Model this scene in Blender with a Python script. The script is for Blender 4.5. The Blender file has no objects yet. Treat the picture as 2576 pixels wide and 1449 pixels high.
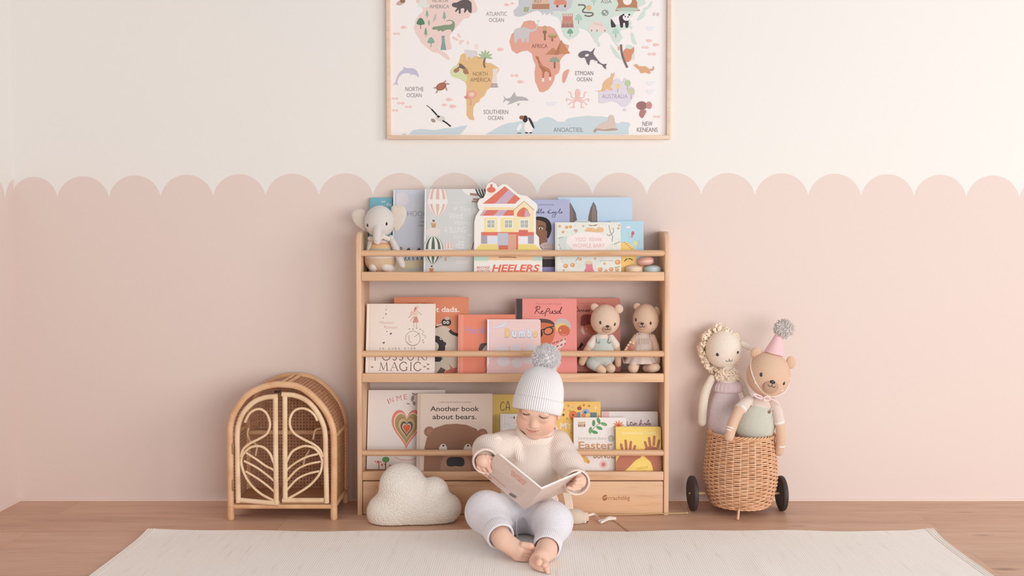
import bpy, bmesh, math, random
import numpy as np
from mathutils import Vector, Matrix, Euler

rnd = random.Random(7)
sc = bpy.context.scene
COL = sc.collection
PI = math.pi

# ------------------------------------------------------------------ camera, light, exposure
W, H = 2576.0, 1449.0
FPX, VPX, D, CH, PITCH = 2660.0, 1335.0, 3.505, 0.9025, math.radians(2.2)
PY0 = 580.0 + FPX*math.tan(PITCH)
cam_d = bpy.data.cameras.new('camera')
cam = bpy.data.objects.new('camera', cam_d); COL.objects.link(cam)
cam_d.sensor_width = 36.0
cam_d.lens = FPX/W*36.0
cam_d.shift_x = (W/2-VPX)/W
cam_d.shift_y = (PY0-H/2)/W
cam_d.clip_start = 0.05
cam.location = (0, -D, CH)
cam.rotation_euler = (PI/2-PITCH, 0, 0)
sc.camera = cam

world = bpy.data.worlds.new('world'); sc.world = world
world.use_nodes = True
bg = world.node_tree.nodes['Background']
bg.inputs[0].default_value = (1.0, 0.998, 0.995, 1)
bg.inputs[1].default_value = 0.40

def area(name, loc, target, sx, sy, power, col):
    l = bpy.data.lights.new(name, 'AREA'); l.shape = 'RECTANGLE'; l.size = sx; l.size_y = sy
    l.energy = power; l.color = col
    o = bpy.data.objects.new(name, l); COL.objects.link(o)
    o.location = loc
    o.rotation_euler = (Vector(target)-Vector(loc)).to_track_quat('-Z', 'Y').to_euler()
    return o
area('window_light', (4.3, -3.2, 1.7), (0.3, 0.0, 0.8), 2.0, 2.0, 80, (1.0, 0.995, 0.985))
area('room_light', (2.0, -4.7, 0.85), (0.1, 0.0, 0.65), 2.8, 1.6, 102, (1.0, 0.997, 0.99))

vs = sc.view_settings
vs.view_transform = 'Standard'; vs.look = 'None'; vs.gamma = 1.0; vs.use_curve_mapping = False
vs.exposure = -0.04

# ------------------------------------------------------------------ pixel to place
_cr = cam.rotation_euler.to_matrix()
def ray(px, py):
    return _cr @ Vector(((px-VPX)/FPX, -(py-PY0)/FPX, -1.0))
def P(px, py, y):
    d = ray(px, py); t = (y+D)/d.y
    return Vector((d.x*t, y, CH+d.z*t))
def F(px, py, z=0.0):
    d = ray(px, py); t = (z-CH)/d.z
    return Vector((d.x*t, -D+d.y*t, z))
def S(y):                      # metres per photo pixel at depth y
    return (D+y)/FPX
def proj(p):
    v = _cr.transposed() @ (Vector(p)-cam.location)
    return VPX+FPX*v.x/-v.z, PY0-FPX*v.y/-v.z

# ------------------------------------------------------------------ materials
def lin(c):
    c = c/255.0
    return c/12.92 if c <= 0.04045 else ((c+0.055)/1.055)**2.4
def rgb(c): return (lin(c[0]), lin(c[1]), lin(c[2]), 1.0)
_mats = {}
def mat(name, c=None, rough=0.7, spec=0.3, metal=0.0, sheen=0.0):
    if name in _mats: return _mats[name]
    m = bpy.data.materials.new(name); m.use_nodes = True
    b = m.node_tree.nodes['Principled BSDF']
    if c is not None: b.inputs['Base Color'].default_value = rgb(c)
    b.inputs['Roughness'].default_value = rough
    b.inputs['Specular IOR Level'].default_value = spec
    b.inputs['Metallic'].default_value = metal
    if sheen: b.inputs['Sheen Weight'].default_value = sheen
    _mats[name] = m
    return m
_ink = {}
def ink(c):                    # printed ink of one flat colour
    k = tuple(int(v) for v in c)
    if k not in _ink: _ink[k] = mat('ink_%d_%d_%d' % k, k, 0.55, 0.25)
    return _ink[k]
def N(m, t, **kw):
    n = m.node_tree.nodes.new(t)
    for k, v in kw.items(): setattr(n, k, v)
    return n
def L(m, a, b): m.node_tree.links.new(a, b)
def bsdf(m): return m.node_tree.nodes['Principled BSDF']
def coords(m, kind='Object', scale=(1, 1, 1), rot=(0, 0, 0)):
    t = N(m, 'ShaderNodeTexCoord'); mp = N(m, 'ShaderNodeMapping')
    mp.inputs['Scale'].default_value = scale; mp.inputs['Rotation'].default_value = rot
    L(m, t.outputs[kind], mp.inputs['Vector']); return mp.outputs[0]
def bump(m, height, dist, strength=1.0):
    b = N(m, 'ShaderNodeBump'); b.inputs['Distance'].default_value = dist; b.inputs['Strength'].default_value = strength
    L(m, height, b.inputs['Height']); L(m, b.outputs[0], bsdf(m).inputs['Normal']); return b
def ramp(m, fac, stops):
    r = N(m, 'ShaderNodeValToRGB'); e = r.color_ramp.elements
    while len(e) < len(stops): e.new(0.5)
    for i, (p, c) in enumerate(stops):
        e[i].position = p; e[i].color = rgb(c)
    L(m, fac, r.inputs[0]); return r.outputs[0]
def math_n(m, op, a, b=None):
    n = N(m, 'ShaderNodeMath', operation=op)
    for i, v in enumerate((a, b)):
        if v is None: continue
        if isinstance(v, (int, float)): n.inputs[i].default_value = v
        else: L(m, v, n.inputs[i])
    return n.outputs[0]
def noise(m, vec, scale, detail=3, rough=0.5):
    n = N(m, 'ShaderNodeTexNoise'); n.inputs['Scale'].default_value = scale
    n.inputs['Detail'].default_value = detail; n.inputs['Roughness'].default_value = rough
    L(m, vec, n.inputs['Vector']); return n.outputs[0]

def yarn(name, c, pitch=0.0045, axis='z', stitch=True, depth=0.0007, kind='Object', rough=0.9):
    """knitted / crocheted yarn: rows across one axis, broken into stitches along the rows"""
    if name in _mats: return _mats[name]
    m = mat(name, tuple(min(255, k+6) for k in c), rough, 0.15, sheen=0.15)
    v = coords(m, kind)
    sp = N(m, 'ShaderNodeSeparateXYZ'); L(m, v, sp.inputs[0])
    ax = {'x': 0, 'y': 1, 'z': 2}[axis]
    o1 = sp.outputs[ax]
    row = math_n(m, 'SINE', math_n(m, 'MULTIPLY', o1, 2*PI/pitch))
    h = row
    if stitch:
        o2 = sp.outputs[0 if ax != 0 else (1 if kind == 'UV' else 2)]
        st = math_n(m, 'SINE', math_n(m, 'ADD', math_n(m, 'MULTIPLY', o2, 2*PI/(pitch*1.1)), math_n(m, 'MULTIPLY', o1, PI/pitch)))
        h = math_n(m, 'ADD', row, math_n(m, 'MULTIPLY', st, 0.55))
    nz = noise(m, v, 900, 2)
    h = math_n(m, 'ADD', h, math_n(m, 'MULTIPLY', nz, 0.8))
    bump(m, h, depth, 0.8)
    return m

def wood(name, c1, c2, axis='x', scale=1.0, rough=0.5):
    if name in _mats: return _mats[name]
    m = mat(name, c1, rough, 0.3)
    s = {'x': (1.2, 14, 14), 'y': (14, 1.2, 14), 'z': (14, 14, 1.2)}[axis]
    v = coords(m, 'Object', tuple(k*scale for k in s))
    n1 = noise(m, v, 1.6, 4, 0.55)
    n2 = noise(m, v, 9.0, 3, 0.6)
    f = math_n(m, 'ADD', math_n(m, 'MULTIPLY', n1, 0.75), math_n(m, 'MULTIPLY', n2, 0.25))
    col = ramp(m, f, [(0.32, c2), (0.46, c1), (0.56, tuple(min(255, k*1.03) for k in c1)), (0.72, c2)])
    L(m, col, bsdf(m).inputs['Base Color'])
    bump(m, n2, 0.0004, 0.4)
    return m

# ------------------------------------------------------------------ object helpers
def link(o): COL.objects.link(o); return o
def thing(name, label, cat, loc=(0, 0, 0), rot=(0, 0, 0), group=None):
    o = bpy.data.objects.new(name, None); link(o)
    o.empty_display_size = 0.05
    o.location = loc; o.rotation_euler = rot
    o['label'] = label; o['category'] = cat
    if group: o['group'] = group
    return o
def tag(o, label=None, cat=None, group=None, kind=None):
    if label: o['label'] = label
    if cat: o['category'] = cat
    if group: o['group'] = group
    if kind: o['kind'] = kind
    return o
def root_of(o):
    while o.parent is not None: o = o.parent
    return o
def world_inv(o):
    """inverse of the top ancestor's placement (parts under it sit at the identity)"""
    r = root_of(o)
    return (Matrix.Translation(r.location) @ r.rotation_euler.to_matrix().to_4x4()).inverted()

class MB:
    """mesh collector: several shapes and materials, one object"""
    def __init__(s): s.v = []; s.f = []; s.m = []; s.uv = []; s.mats = []; s.n = 0
    def add(s, shape, mt, M=None):
        v, f = shape[0], shape[1]
        uv = shape[2] if len(shape) > 2 else None
        if mt not in s.mats: s.mats.append(mt)
        k = s.mats.index(mt)
        if M is not None: v = [M @ Vector(p) for p in v]
        b = s.n
        s.v.extend(tuple(p) for p in v); s.n += len(v)
        for i, q in enumerate(f):
            s.f.append(tuple(b+j for j in q)); s.m.append(k)
            if uv is None: s.uv.extend([(0.0, 0.0)]*len(q))
            elif isinstance(uv, dict): s.uv.extend(uv[i])
            else: s.uv.extend(uv[j] for j in q)
        return s
    def build(s, name, parent=None, smooth=True, angle=40, world=True):
        me = bpy.data.meshes.new(name)
        v = s.v
        if parent is not None and world:
            Mi = world_inv(parent)
            v = [tuple(Mi @ Vector(p)) for p in v]
        me.from_pydata(v, [], s.f)
        for mt in s.mats: me.materials.append(mt)
        me.polygons.foreach_set('material_index', s.m)
        uvl = me.uv_layers.new(name='UVMap')
        uvl.data.foreach_set('uv', np.array(s.uv, dtype=np.float32).ravel())
        if smooth:
            me.shade_smooth(); me.set_sharp_from_angle(angle=math.radians(angle))
        me.update()
        o = bpy.data.objects.new(name, me); link(o)
        if parent is not None: o.parent = parent
        return o

def bm_shape(bm):
    bm.verts.ensure_lookup_table(); bm.verts.index_update()
    v = [p.co.copy() for p in bm.verts]; f = [tuple(q.index for q in p.verts) for p in bm.faces]
    bm.free(); return v, f
def box(x0, x1, y0, y1, z0, z1, bev=0.0, seg=2):
    bm = bmesh.new(); bmesh.ops.create_cube(bm, size=1)
    for v in bm.verts:
        v.co = Vector((x0+(v.co.x+.5)*(x1-x0), y0+(v.co.y+.5)*(y1-y0), z0+(v.co.z+.5)*(z1-z0)))
    if bev: bmesh.ops.bevel(bm, geom=list(bm.edges), offset=bev, segments=seg, profile=0.5, affect='EDGES')
    return bm_shape(bm)
def prism(poly, t0, t1, plane='xz', bev=0.0, seg=2):
    """closed 2-D outline (counter-clockwise) swept between t0 and t1 on the third axis"""
    bm = bmesh.new()
    mk = {'xz': lambda a, b, t: (a, t, b), 'yz': lambda a, b, t: (t, a, b), 'xy': lambda a, b, t: (a, b, t)}[plane]
    A = [bm.verts.new(mk(a, b, t0)) for a, b in poly]
    fa = bm.faces.new(A)
    r = bmesh.ops.extrude_face_region(bm, geom=[fa])
    d = Vector(mk(0, 0, t1-t0))
    for g in r['geom']:
        if isinstance(g, bmesh.types.BMVert): g.co += d
    if bev:
        ed = [e for e in bm.edges if abs((e.verts[0].co-e.verts[1].co).dot(d.normalized())) < 1e-7]
        bmesh.ops.bevel(bm, geom=ed, offset=bev, segments=seg, profile=0.5, affect='EDGES')
    bmesh.ops.recalc_face_normals(bm, faces=list(bm.faces))
    return bm_shape(bm)
def crom(pts, n=8, closed=False):
    """smooth curve through points"""
    pts = [Vector(p) for p in pts]
    if len(pts) < 3 and not closed: return pts
    out = []; k = len(pts)
    for i in range(k if closed else k-1):
        p1, p2 = pts[i % k], pts[(i+1) % k]
        p0 = pts[(i-1) % k] if closed or i > 0 else p1+(p1-p2)
        p3 = pts[(i+2) % k] if closed or i+2 < k else p2+(p2-p1)
        for j in range(n):
            t = j/n
            out.append(0.5*((2*p1)+(p2-p0)*t+(2*p0-5*p1+4*p2-p3)*t*t+(3*p1-p0-3*p2+p3)*t**3))
    if not closed: out.append(pts[-1])
    return out
def tube(path, r, n=8, closed=False, cap='flat', twist=None):
    path = [Vector(p) for p in path]; k = len(path)
    R = r if isinstance(r, (list, tuple)) else [r]*k
    if cap == 'round' and not closed:
        def dome(p, q, rr):
            d = (p-q).normalized(); return [(p+d*rr*math.sin(a), rr*math.cos(a)) for a in (PI/8, PI/4, 3*PI/8, PI/2-0.08)]
        e = dome(path[-1], path[-2], R[-1]); s0 = dome(path[0], path[1], R[0])[::-1]
        R = [q for _, q in s0]+list(R)+[q for _, q in e]
        path = [p for p, _ in s0]+path+[p for p, _ in e]; k = len(path)
    T = []
    for i in range(k):
        a = path[(i-1) % k] if closed or i > 0 else path[0]
        b = path[(i+1) % k] if closed or i < k-1 else path[-1]
        d = b-a
        T.append(d.normalized() if d.length > 1e-12 else (T[-1] if T else Vector((0, 0, 1))))
    t = T[0]
    nrm = t.orthogonal().normalized()
    V, Fc, UV = [], [], []
    ln = 0.0
    for i in range(k):
        if i:
            ln += (path[i]-path[i-1]).length
            ax = T[i-1].cross(T[i])
            if ax.length > 1e-9:
                nrm = Matrix.Rotation(T[i-1].angle(T[i]), 3, ax.normalized()) @ nrm
        bn = T[i].cross(nrm).normalized()
        for j in range(n):
            a = 2*PI*j/n
            V.append(path[i]+(nrm*math.cos(a)+bn*math.sin(a))*R[i]); UV.append((R[i]*a, ln))
    for i in range(k if closed else k-1):
        for j in range(n):
            Fc.append((i*n+j, i*n+(j+1) % n, ((i+1) % k)*n+(j+1) % n, ((i+1) % k)*n+j))
    if not closed:
        Fc.append(tuple(range(n))[::-1]); Fc.append(tuple((k-1)*n+j for j in range(n)))
    return V, Fc, UV
def lathe(prof, n=32, M=None):
    """(r, z) profile about z"""
    V, Fc, UV = [], [], []
    ln = 0
    for i, (r, z) in enumerate(prof):
        if i: ln += math.hypot(r-prof[i-1][0], z-prof[i-1][1])
        for j in range(n):
            a = 2*PI*j/n; V.append(Vector((r*math.cos(a), r*math.sin(a), z))); UV.append((a*max(p[0] for p in prof), ln))
    k = len(prof)
    for i in range(k-1):
        for j in range(n):
            Fc.append((i*n+j, i*n+(j+1) % n, (i+1)*n+(j+1) % n, (i+1)*n+j))
    if prof[0][0] > 1e-6: Fc.append(tuple(range(n))[::-1])
    if prof[-1][0] > 1e-6: Fc.append(tuple((k-1)*n+j for j in range(n)))
    if M is not None: V = [M @ p for p in V]
    return V, Fc, UV
def ell(c, r, rot=None, nu=24, nv=16, shape=None):
    """ellipsoid; shape(v in [-1,1]) scales the horizontal radius along local z"""
    V, Fc = [], []
    Rm = Euler(rot).to_matrix() if rot is not None else Matrix.Identity(3)
    c = Vector(c)
    for i in range(nv+1):
        ph = PI*i/nv-PI/2; z = math.sin(ph); q = max(math.cos(ph), 0.004)
        g = shape(z) if shape else 1.0
        for j in range(nu):
            a = 2*PI*j/nu
            V.append(c+Rm @ Vector((r[0]*q*g*math.cos(a), r[1]*q*g*math.sin(a), r[2]*z)))
    for i in range(nv):
        for j in range(nu):
            Fc.append((i*nu+j, i*nu+(j+1) % nu, (i+1)*nu+(j+1) % nu, (i+1)*nu+j))
    Fc.append(tuple(range(nu))[::-1]); Fc.append(tuple(nv*nu+j for j in range(nu)))
    return V, Fc
def poly_face(pts, y=None):
    return [Vector(p) for p in pts], [tuple(range(len(pts)))]

# ------------------------------------------------------------------ implicit blends -> one continuous mesh
class SDF:
    def __init__(s): s.pr = []
    def cone(s, a, b, ra, rb, k=0.01, tag=0): s.pr.append(('c', Vector(a), Vector(b), ra, rb, k, tag)); return s
    def chain(s, pts, rad, k=0.01, tag=0):
        for i in range(len(pts)-1): s.cone(pts[i], pts[i+1], rad[i], rad[i+1], k, tag)
        return s
    def ball(s, c, r, rot=None, k=0.01, tag=0):
        if not isinstance(r, (tuple, list)): r = (r, r, r)
        Rm = rot if isinstance(rot, Matrix) else (Euler(rot).to_matrix() if rot is not None else Matrix.Identity(3))
        s.pr.append(('e', Vector(c), Rm, tuple(r), None, k, tag)); return s
    def cut(s, c, r, rot=None, k=0.005):
        if not isinstance(r, (tuple, list)): r = (r, r, r)
        Rm = rot if isinstance(rot, Matrix) else (Euler(rot).to_matrix() if rot is not None else Matrix.Identity(3))
        s.pr.append(('x', Vector(c), Rm, tuple(r), None, k, 0)); return s
    @staticmethod
    def ev(p, X, Y, Z):
        if p[0] == 'c':
            a, b, ra, rb = p[1], p[2], p[3], p[4]
            d = b-a; l2 = max(d.length_squared, 1e-12)
            px, py, pz = X-a.x, Y-a.y, Z-a.z
            h = np.clip((px*d.x+py*d.y+pz*d.z)/l2, 0, 1)
            return np.sqrt((px-h*d.x)**2+(py-h*d.y)**2+(pz-h*d.z)**2)-(ra+(rb-ra)*h)
        c, Rm, r = p[1], p[2], p[3]
        px, py, pz = X-c.x, Y-c.y, Z-c.z
        Q = Rm.transposed()
        u = (Q[0][0]*px+Q[0][1]*py+Q[0][2]*pz); v = (Q[1][0]*px+Q[1][1]*py+Q[1][2]*pz); w = (Q[2][0]*px+Q[2][1]*py+Q[2][2]*pz)
        k0 = np.sqrt((u/r[0])**2+(v/r[1])**2+(w/r[2])**2)
        k1 = np.sqrt((u/r[0]**2)**2+(v/r[1]**2)**2+(w/r[2]**2)**2)
        return k0*(k0-1.0)/np.maximum(k1, 1e-6)
    def bounds(s, p):
        if p[0] == 'c':
            a, b, ra, rb = p[1], p[2], p[3], p[4]
            lo = np.minimum(np.array(a)-ra, np.array(b)-rb); hi = np.maximum(np.array(a)+ra, np.array(b)+rb)
        else:
            m = max(p[3]); lo = np.array(p[1])-m; hi = np.array(p[1])+m
        return lo, hi
    @staticmethod
    def comb(g, d, k, sub=False):
        if sub:
            d = -d; h = np.maximum(k-np.abs(g-d), 0)/k
            return np.maximum(g, d)+h*h*k*0.25
        h = np.maximum(k-np.abs(g-d), 0)/k
        return np.minimum(g, d)-h*h*k*0.25
    def f(s, X, Y, Z):
        g = np.full(X.shape, 1.0)
        for p in s.pr: g = s.comb(g, s.ev(p, X, Y, Z), p[5], p[0] == 'x')
        return g
    def label(s, X, Y, Z):
        best = np.full(X.shape, 1e9); lab = np.zeros(X.shape, int)
        for i, p in enumerate(s.pr):
            if p[0] == 'x': continue
            d = s.ev(p, X, Y, Z); q = d < best
            best[q] = d[q]; lab[q] = i
        return lab
    def mesh(s, h=0.004, warp=None):
        los, his = zip(*[s.bounds(p) for p in s.pr if p[0] != 'x'])
        lo = np.min(los, axis=0)-4*h; hi = np.max(his, axis=0)+4*h
        n = np.ceil((hi-lo)/h).astype(int)+1
        xs, ys, zs = [lo[i]+h*np.arange(n[i]) for i in range(3)]
        G = np.full(n, 1.0, dtype=np.float32)
        for p in s.pr:
            a, b = s.bounds(p); mg = p[5]+3*h
            i0 = np.maximum(np.floor((a-mg-lo)/h).astype(int), 0); i1 = np.minimum(np.ceil((b+mg-lo)/h).astype(int)+1, n)
            sl = tuple(slice(i0[i], i1[i]) for i in range(3))
            X = xs[sl[0]][:, None, None]; Y = ys[sl[1]][None, :, None]; Z = zs[sl[2]][None, None, :]
            G[sl] = s.comb(G[sl], s.ev(p, X, Y, Z), p[5], p[0] == 'x')
        return surfnet(G, lo, h, s)

def surfnet(G, lo, h, sdf=None):
    ins = G < 0
    nx, ny, nz = G.shape
    cnt = np.zeros((nx-1, ny-1, nz-1), np.int8)
    for a in (0, 1):
        for b in (0, 1):
            for c in (0, 1):
                cnt += ins[a:nx-1+a, b:ny-1+b, c:nz-1+c]
    act = (cnt > 0) & (cnt < 8)
    idx = np.argwhere(act)
    vid = np.full(act.shape, -1, np.int64); vid[act] = np.arange(len(idx))
    acc = np.zeros((len(idx), 3)); num = np.zeros(len(idx))
    I, J, K = idx.T
    for ax in range(3):
        o1, o2 = [q for q in range(3) if q != ax]
        for u in (0, 1):
            for v in (0, 1):
                a = np.zeros((len(idx), 3), int); a[:, o1] = u; a[:, o2] = v
                b = a.copy(); b[:, ax] = 1
                ga = G[I+a[:, 0], J+a[:, 1], K+a[:, 2]]; gb = G[I+b[:, 0], J+b[:, 1], K+b[:, 2]]
                x = (ga < 0) != (gb < 0)
                t = np.zeros(len(idx)); t[x] = ga[x]/(ga[x]-gb[x])
                p = a.astype(float); p[:, ax] = t
                acc[x] += p[x]; num[x] += 1
    V = lo+(idx+acc/num[:, None])*h
    faces = []
    for ax in range(3):
        o1, o2 = (ax+1) % 3, (ax+2) % 3
        sa = [slice(1, -1)]*3; sb = [slice(1, -1)]*3
        sa[ax] = slice(0, G.shape[ax]-1); sb[ax] = slice(1, G.shape[ax])
        A, B = ins[tuple(sa)], ins[tuple(sb)]
        e = np.argwhere(A != B)
        pos = A[tuple(e.T)]
        base = e.copy(); base[:, o1] += 1; base[:, o2] += 1
        def cell(d1, d2):
            c = base.copy(); c[:, o1] -= d1; c[:, o2] -= d2
            return vid[c[:, 0], c[:, 1], c[:, 2]]
        q = np.stack([cell(1, 1), cell(0, 1), cell(0, 0), cell(1, 0)], 1)
        q[~pos] = q[~pos][:, ::-1]
        faces.append(q)
    Fq = np.concatenate(faces); Fq = Fq[(Fq >= 0).all(1)]
    if sdf is not None:
        e = h*0.35
        for _ in range(2):
            X, Y, Z = V.T
            g = sdf.f(X, Y, Z)
            gr = np.stack([sdf.f(X+e, Y, Z)-sdf.f(X-e, Y, Z), sdf.f(X, Y+e, Z)-sdf.f(X, Y-e, Z), sdf.f(X, Y, Z+e)-sdf.f(X, Y, Z-e)], 1)/(2*e)
            l2 = np.maximum((gr**2).sum(1), 0.05)
            st = np.clip(-g/l2, -h, h)
            V = V+gr*st[:, None]
    return V, Fq

def np_mesh(name, V, Fq, mats, parent=None, uv=None, midx=None, attr=None, smooth=True):
    me = bpy.data.meshes.new(name)
    if parent is not None:
        Mi = np.array(world_inv(parent)); V = V @ Mi[:3, :3].T+Mi[:3, 3]
    me.vertices.add(len(V)); me.vertices.foreach_set('co', V.astype(np.float32).ravel())
    me.loops.add(Fq.size); me.loops.foreach_set('vertex_index', Fq.astype(np.int32).ravel())
    me.polygons.add(len(Fq))
    me.polygons.foreach_set('loop_start', np.arange(0, Fq.size, Fq.shape[1], dtype=np.int32))
    for m in mats: me.materials.append(m)
    if midx is not None: me.polygons.foreach_set('material_index', midx.astype(np.int32))
    me.update(calc_edges=True)
    if uv is not None:
        l = me.uv_layers.new(name='UVMap'); l.data.foreach_set('uv', uv.astype(np.float32).ravel())
    if attr is not None:
        a = me.color_attributes.new(name='tint', type='FLOAT_COLOR', domain='POINT')
        a.data.foreach_set('color', attr.astype(np.float32).ravel())
    if smooth: me.shade_smooth()
    me.validate(); me.update()
    o = bpy.data.objects.new(name, me); link(o)
    if parent is not None: o.parent = parent
    return o

# ------------------------------------------------------------------ flat artwork printed on a surface
_tcache = {}
def text_mesh(s, weight=0.0, shear=0.0):
    k = (s, weight, shear)
    if k in _tcache: return _tcache[k]
    c = bpy.data.curves.new('t', 'FONT'); c.body = s; c.resolution_u = 3; c.offset = weight; c.shear = shear
    o = bpy.data.objects.new('t', c); link(o)
    bpy.context.view_layer.update()
    me = bpy.data.meshes.new_from_object(o.evaluated_get(bpy.context.evaluated_depsgraph_get()))
    v = [(p.co.x, p.co.y) for p in me.vertices]; f = [tuple(q.vertices) for q in me.polygons]
    bpy.data.objects.remove(o); bpy.data.curves.remove(c); bpy.data.meshes.remove(me)
    _tcache[k] = (v, f); return v, f
class Art:
    """shapes given in photo pixels, laid on a cover by the cover's own mapping px -> point"""
    def __init__(s, mb, mapf, clip=None, ox=0.0, oy=0.0, sc=1.0):
        s.mb, s.map, s.clip, s.lay = mb, mapf, clip, 0
        s.ox, s.oy, s.k = ox, oy, sc
        s.dz = 0.000004
    def _c(s, p):
        x, y = s.ox+p[0]/s.k, s.oy+p[1]/s.k
        if s.clip:
            x0, y0, x1, y1 = s.clip; x = min(max(x, x0), x1); y = min(max(y, y0), y1)
        return x, y
    def _put(s, pts, faces, c):
        d = 0.00004+s.dz*s.lay
        s.mb.add(([s.map(*s._c(p), d) for p in pts], faces), ink(c))
    def poly(s, pts, c, smooth=0):
        if smooth: pts = [(p.x, p.y) for p in crom([(a, b, 0) for a, b in pts], smooth, True)]
        s.lay += 1; s._put(pts, [tuple(range(len(pts)))], c)
    def ell(s, cx, cy, rx, ry, c, n=20, a0=0.0):
        ca, sa = math.cos(a0), math.sin(a0)
        pts = []
        for i in range(n):
            u, v = rx*math.cos(2*PI*i/n), ry*math.sin(2*PI*i/n)
            pts.append((cx+u*ca-v*sa, cy+u*sa+v*ca))
        s.poly(pts, c)
    def rect(s, x0, y0, x1, y1, c): s.poly([(x0, y0), (x1, y0), (x1, y1), (x0, y1)], c)
    def line(s, pts, w, c, smooth=0, closed=False):
        p = [Vector((a, b, 0)) for a, b in pts]
        if smooth: p = crom(p, smooth, closed)
        if closed: p = p+[p[0]]
        V = []; k = len(p)
        for i in range(k):
            a = p[max(i-1, 0)]; b = p[min(i+1, k-1)]
            if closed and i in (0, k-1): a, b = p[k-2], p[1]
            d = (b-a)
            d = d.normalized() if d.length > 1e-9 else Vector((1, 0, 0))
            n = Vector((-d.y, d.x, 0))*(w*0.5)
            V += [(p[i]+n)[:2], (p[i]-n)[:2]]
        s.lay += 1
        s._put(V, [(2*i, 2*i+1, 2*i+3, 2*i+2) for i in range(k-1)], c)
    def text(s, t, x0, y0, x1, y1, c, weight=0.0, rot=0.0, shear=0.0):
        """text fitted to the box x0..x1 (left, right), y0..y1 (cap top, baseline) then turned by rot degrees"""
        v, f = text_mesh(t, weight, shear)
        if not v: return
        ax0, ax1 = min(p[0] for p in v), max(p[0] for p in v)
        cap = text_mesh('H', weight)[0]; ch = max(p[1] for p in cap)
        kx = (x1-x0)/max(ax1-ax0, 1e-6); ky = (y1-y0)/ch
        cx, cy = (x0+x1)/2, (y0+y1)/2; ca, sa = math.cos(math.radians(rot)), math.sin(math.radians(rot))
        pts = []
        for a, b in v:
            x = x0+(a-ax0)*kx-cx; y = y1-b*ky-cy
            pts.append((cx+x*ca-y*sa, cy+x*sa+y*ca))
        s.lay += 1; s._put(pts, f, c)

# ------------------------------------------------------------------ the room
WHITE = (240, 236, 232)
PINK = (232, 214, 206)
def wall_paint(name, c):
    m = mat(name, c, 0.85, 0.12)
    v = coords(m)
    bump(m, noise(m, v, 260, 3), 0.0006, 0.35)
    return m
m_white = wall_paint('paint_white', WHITE)
m_pink = wall_paint('paint_blush', PINK)

def scallop(troughs, n=18):
    """points (x, z) of the scalloped paint line through troughs [(x, z, sag)] in order"""
    out = []
    for (xa, za, sg), (xb, zb, _) in zip(troughs[:-1], troughs[1:]):
        c = (xb-xa)/2; r = (c*c+sg*sg)/(2*sg)
        for i in range(n):
            a = (i/n)
            ang = math.asin(min(1, c/r)); 
            if sg > c: ang = PI-ang
            th = -ang+2*ang*a
            out.append(((xa+xb)/2+r*math.sin(th), za+(zb-za)*a+r*math.cos(th)-(r-sg)))
    out.append((troughs[-1][0], troughs[-1][1]))
    return out
XL = F(42, 1263).x
XR, ZT = 2.6, 2.6
tr_px = [17, 144, 274, 404, 536, 668, 802, 938, 1076, 1213, 1352, 1490, 1627, 1764, 1899, 2033, 2166, 2299, 2431, 2564]
tr = []
for px in tr_px:
    q = ((px-1400)/1400)**2
    a = P(px, 489+10*q, 0); b = P(px, 434+12*q, 0)
    tr.append([a.x, a.z, b.z-a.z])
while tr[-1][0] < XR: tr.append([tr[-1][0]+0.177, tr[-1][1], tr[-1][2]])
tr[0][0] = XL-0.010
line = scallop(tr)
line = [(max(x, XL), z) for x, z in line if x <= XR]
line.append((XR, line[-1][1]))
def strip_wall(name, pts, mk, z0, z1):
    mb = MB()
    V, Fp, Fw = [], [], []
    for a, z in pts: V += [mk(a, z0), mk(a, z), mk(a, z1)]
    for i in range(len(pts)-1):
        Fp.append((3*i, 3*i+3, 3*i+4, 3*i+1)); Fw.append((3*i+1, 3*i+4, 3*i+5, 3*i+2))
    mb.add((V, Fp), m_pink); mb.n -= len(V); mb.v = mb.v[:mb.n]
    mb.add((V, Fw), m_white)
    return mb
mb = strip_wall('wall_back', line, lambda x, z: Vector((x, 0, z)), 0.0, ZT)
mb.add(box(XL-0.10, XR, 0.001, 0.10, -0.0, ZT), m_white)
tag(mb.build('wall_back', smooth=False), kind='structure')
# left wall, the same scallops running on round the corner
zl = tr[0][1]; sg = tr[0][2]
ty = [0.0-0.060+0.175]
trl = []
y = 0.117
while y > -2.5: trl.append([y, zl, sg]); y -= 0.175
trl = [[-a, b, c] for a, b, c in trl]
linl = [(max(a, 0.0), z) for a, z in scallop(trl)]
mb = strip_wall('wall_left', linl, lambda a, z: Vector((XL, -a, z)), 0.0, ZT)
mb.add(box(XL-0.10, XL-0.001, -2.4, 0.0, 0.0, ZT), m_white)
tag(mb.build('wall_left', smooth=False), kind='structure')
# thin skirting bead
m_trim = mat('trim_blush', (236, 212, 200), 0.6, 0.25)
mb = MB(); mb.add(prism([(-0.006, 0), (0.0, 0), (0.0, 0.006), (-0.002, 0.006), (-0.005, 0.004)], XL, XR, 'yz'), m_trim)
tag(mb.build('baseboard_back', angle=20), kind='structure')
mb = MB(); mb.add(prism([(XL, 0), (XL+0.006, 0), (XL+0.005, 0.004), (XL+0.002, 0.006), (XL, 0.006)], -2.4, -0.006, 'xz'), m_trim)
tag(mb.build('baseboard_left', angle=20), kind='structure')

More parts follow.
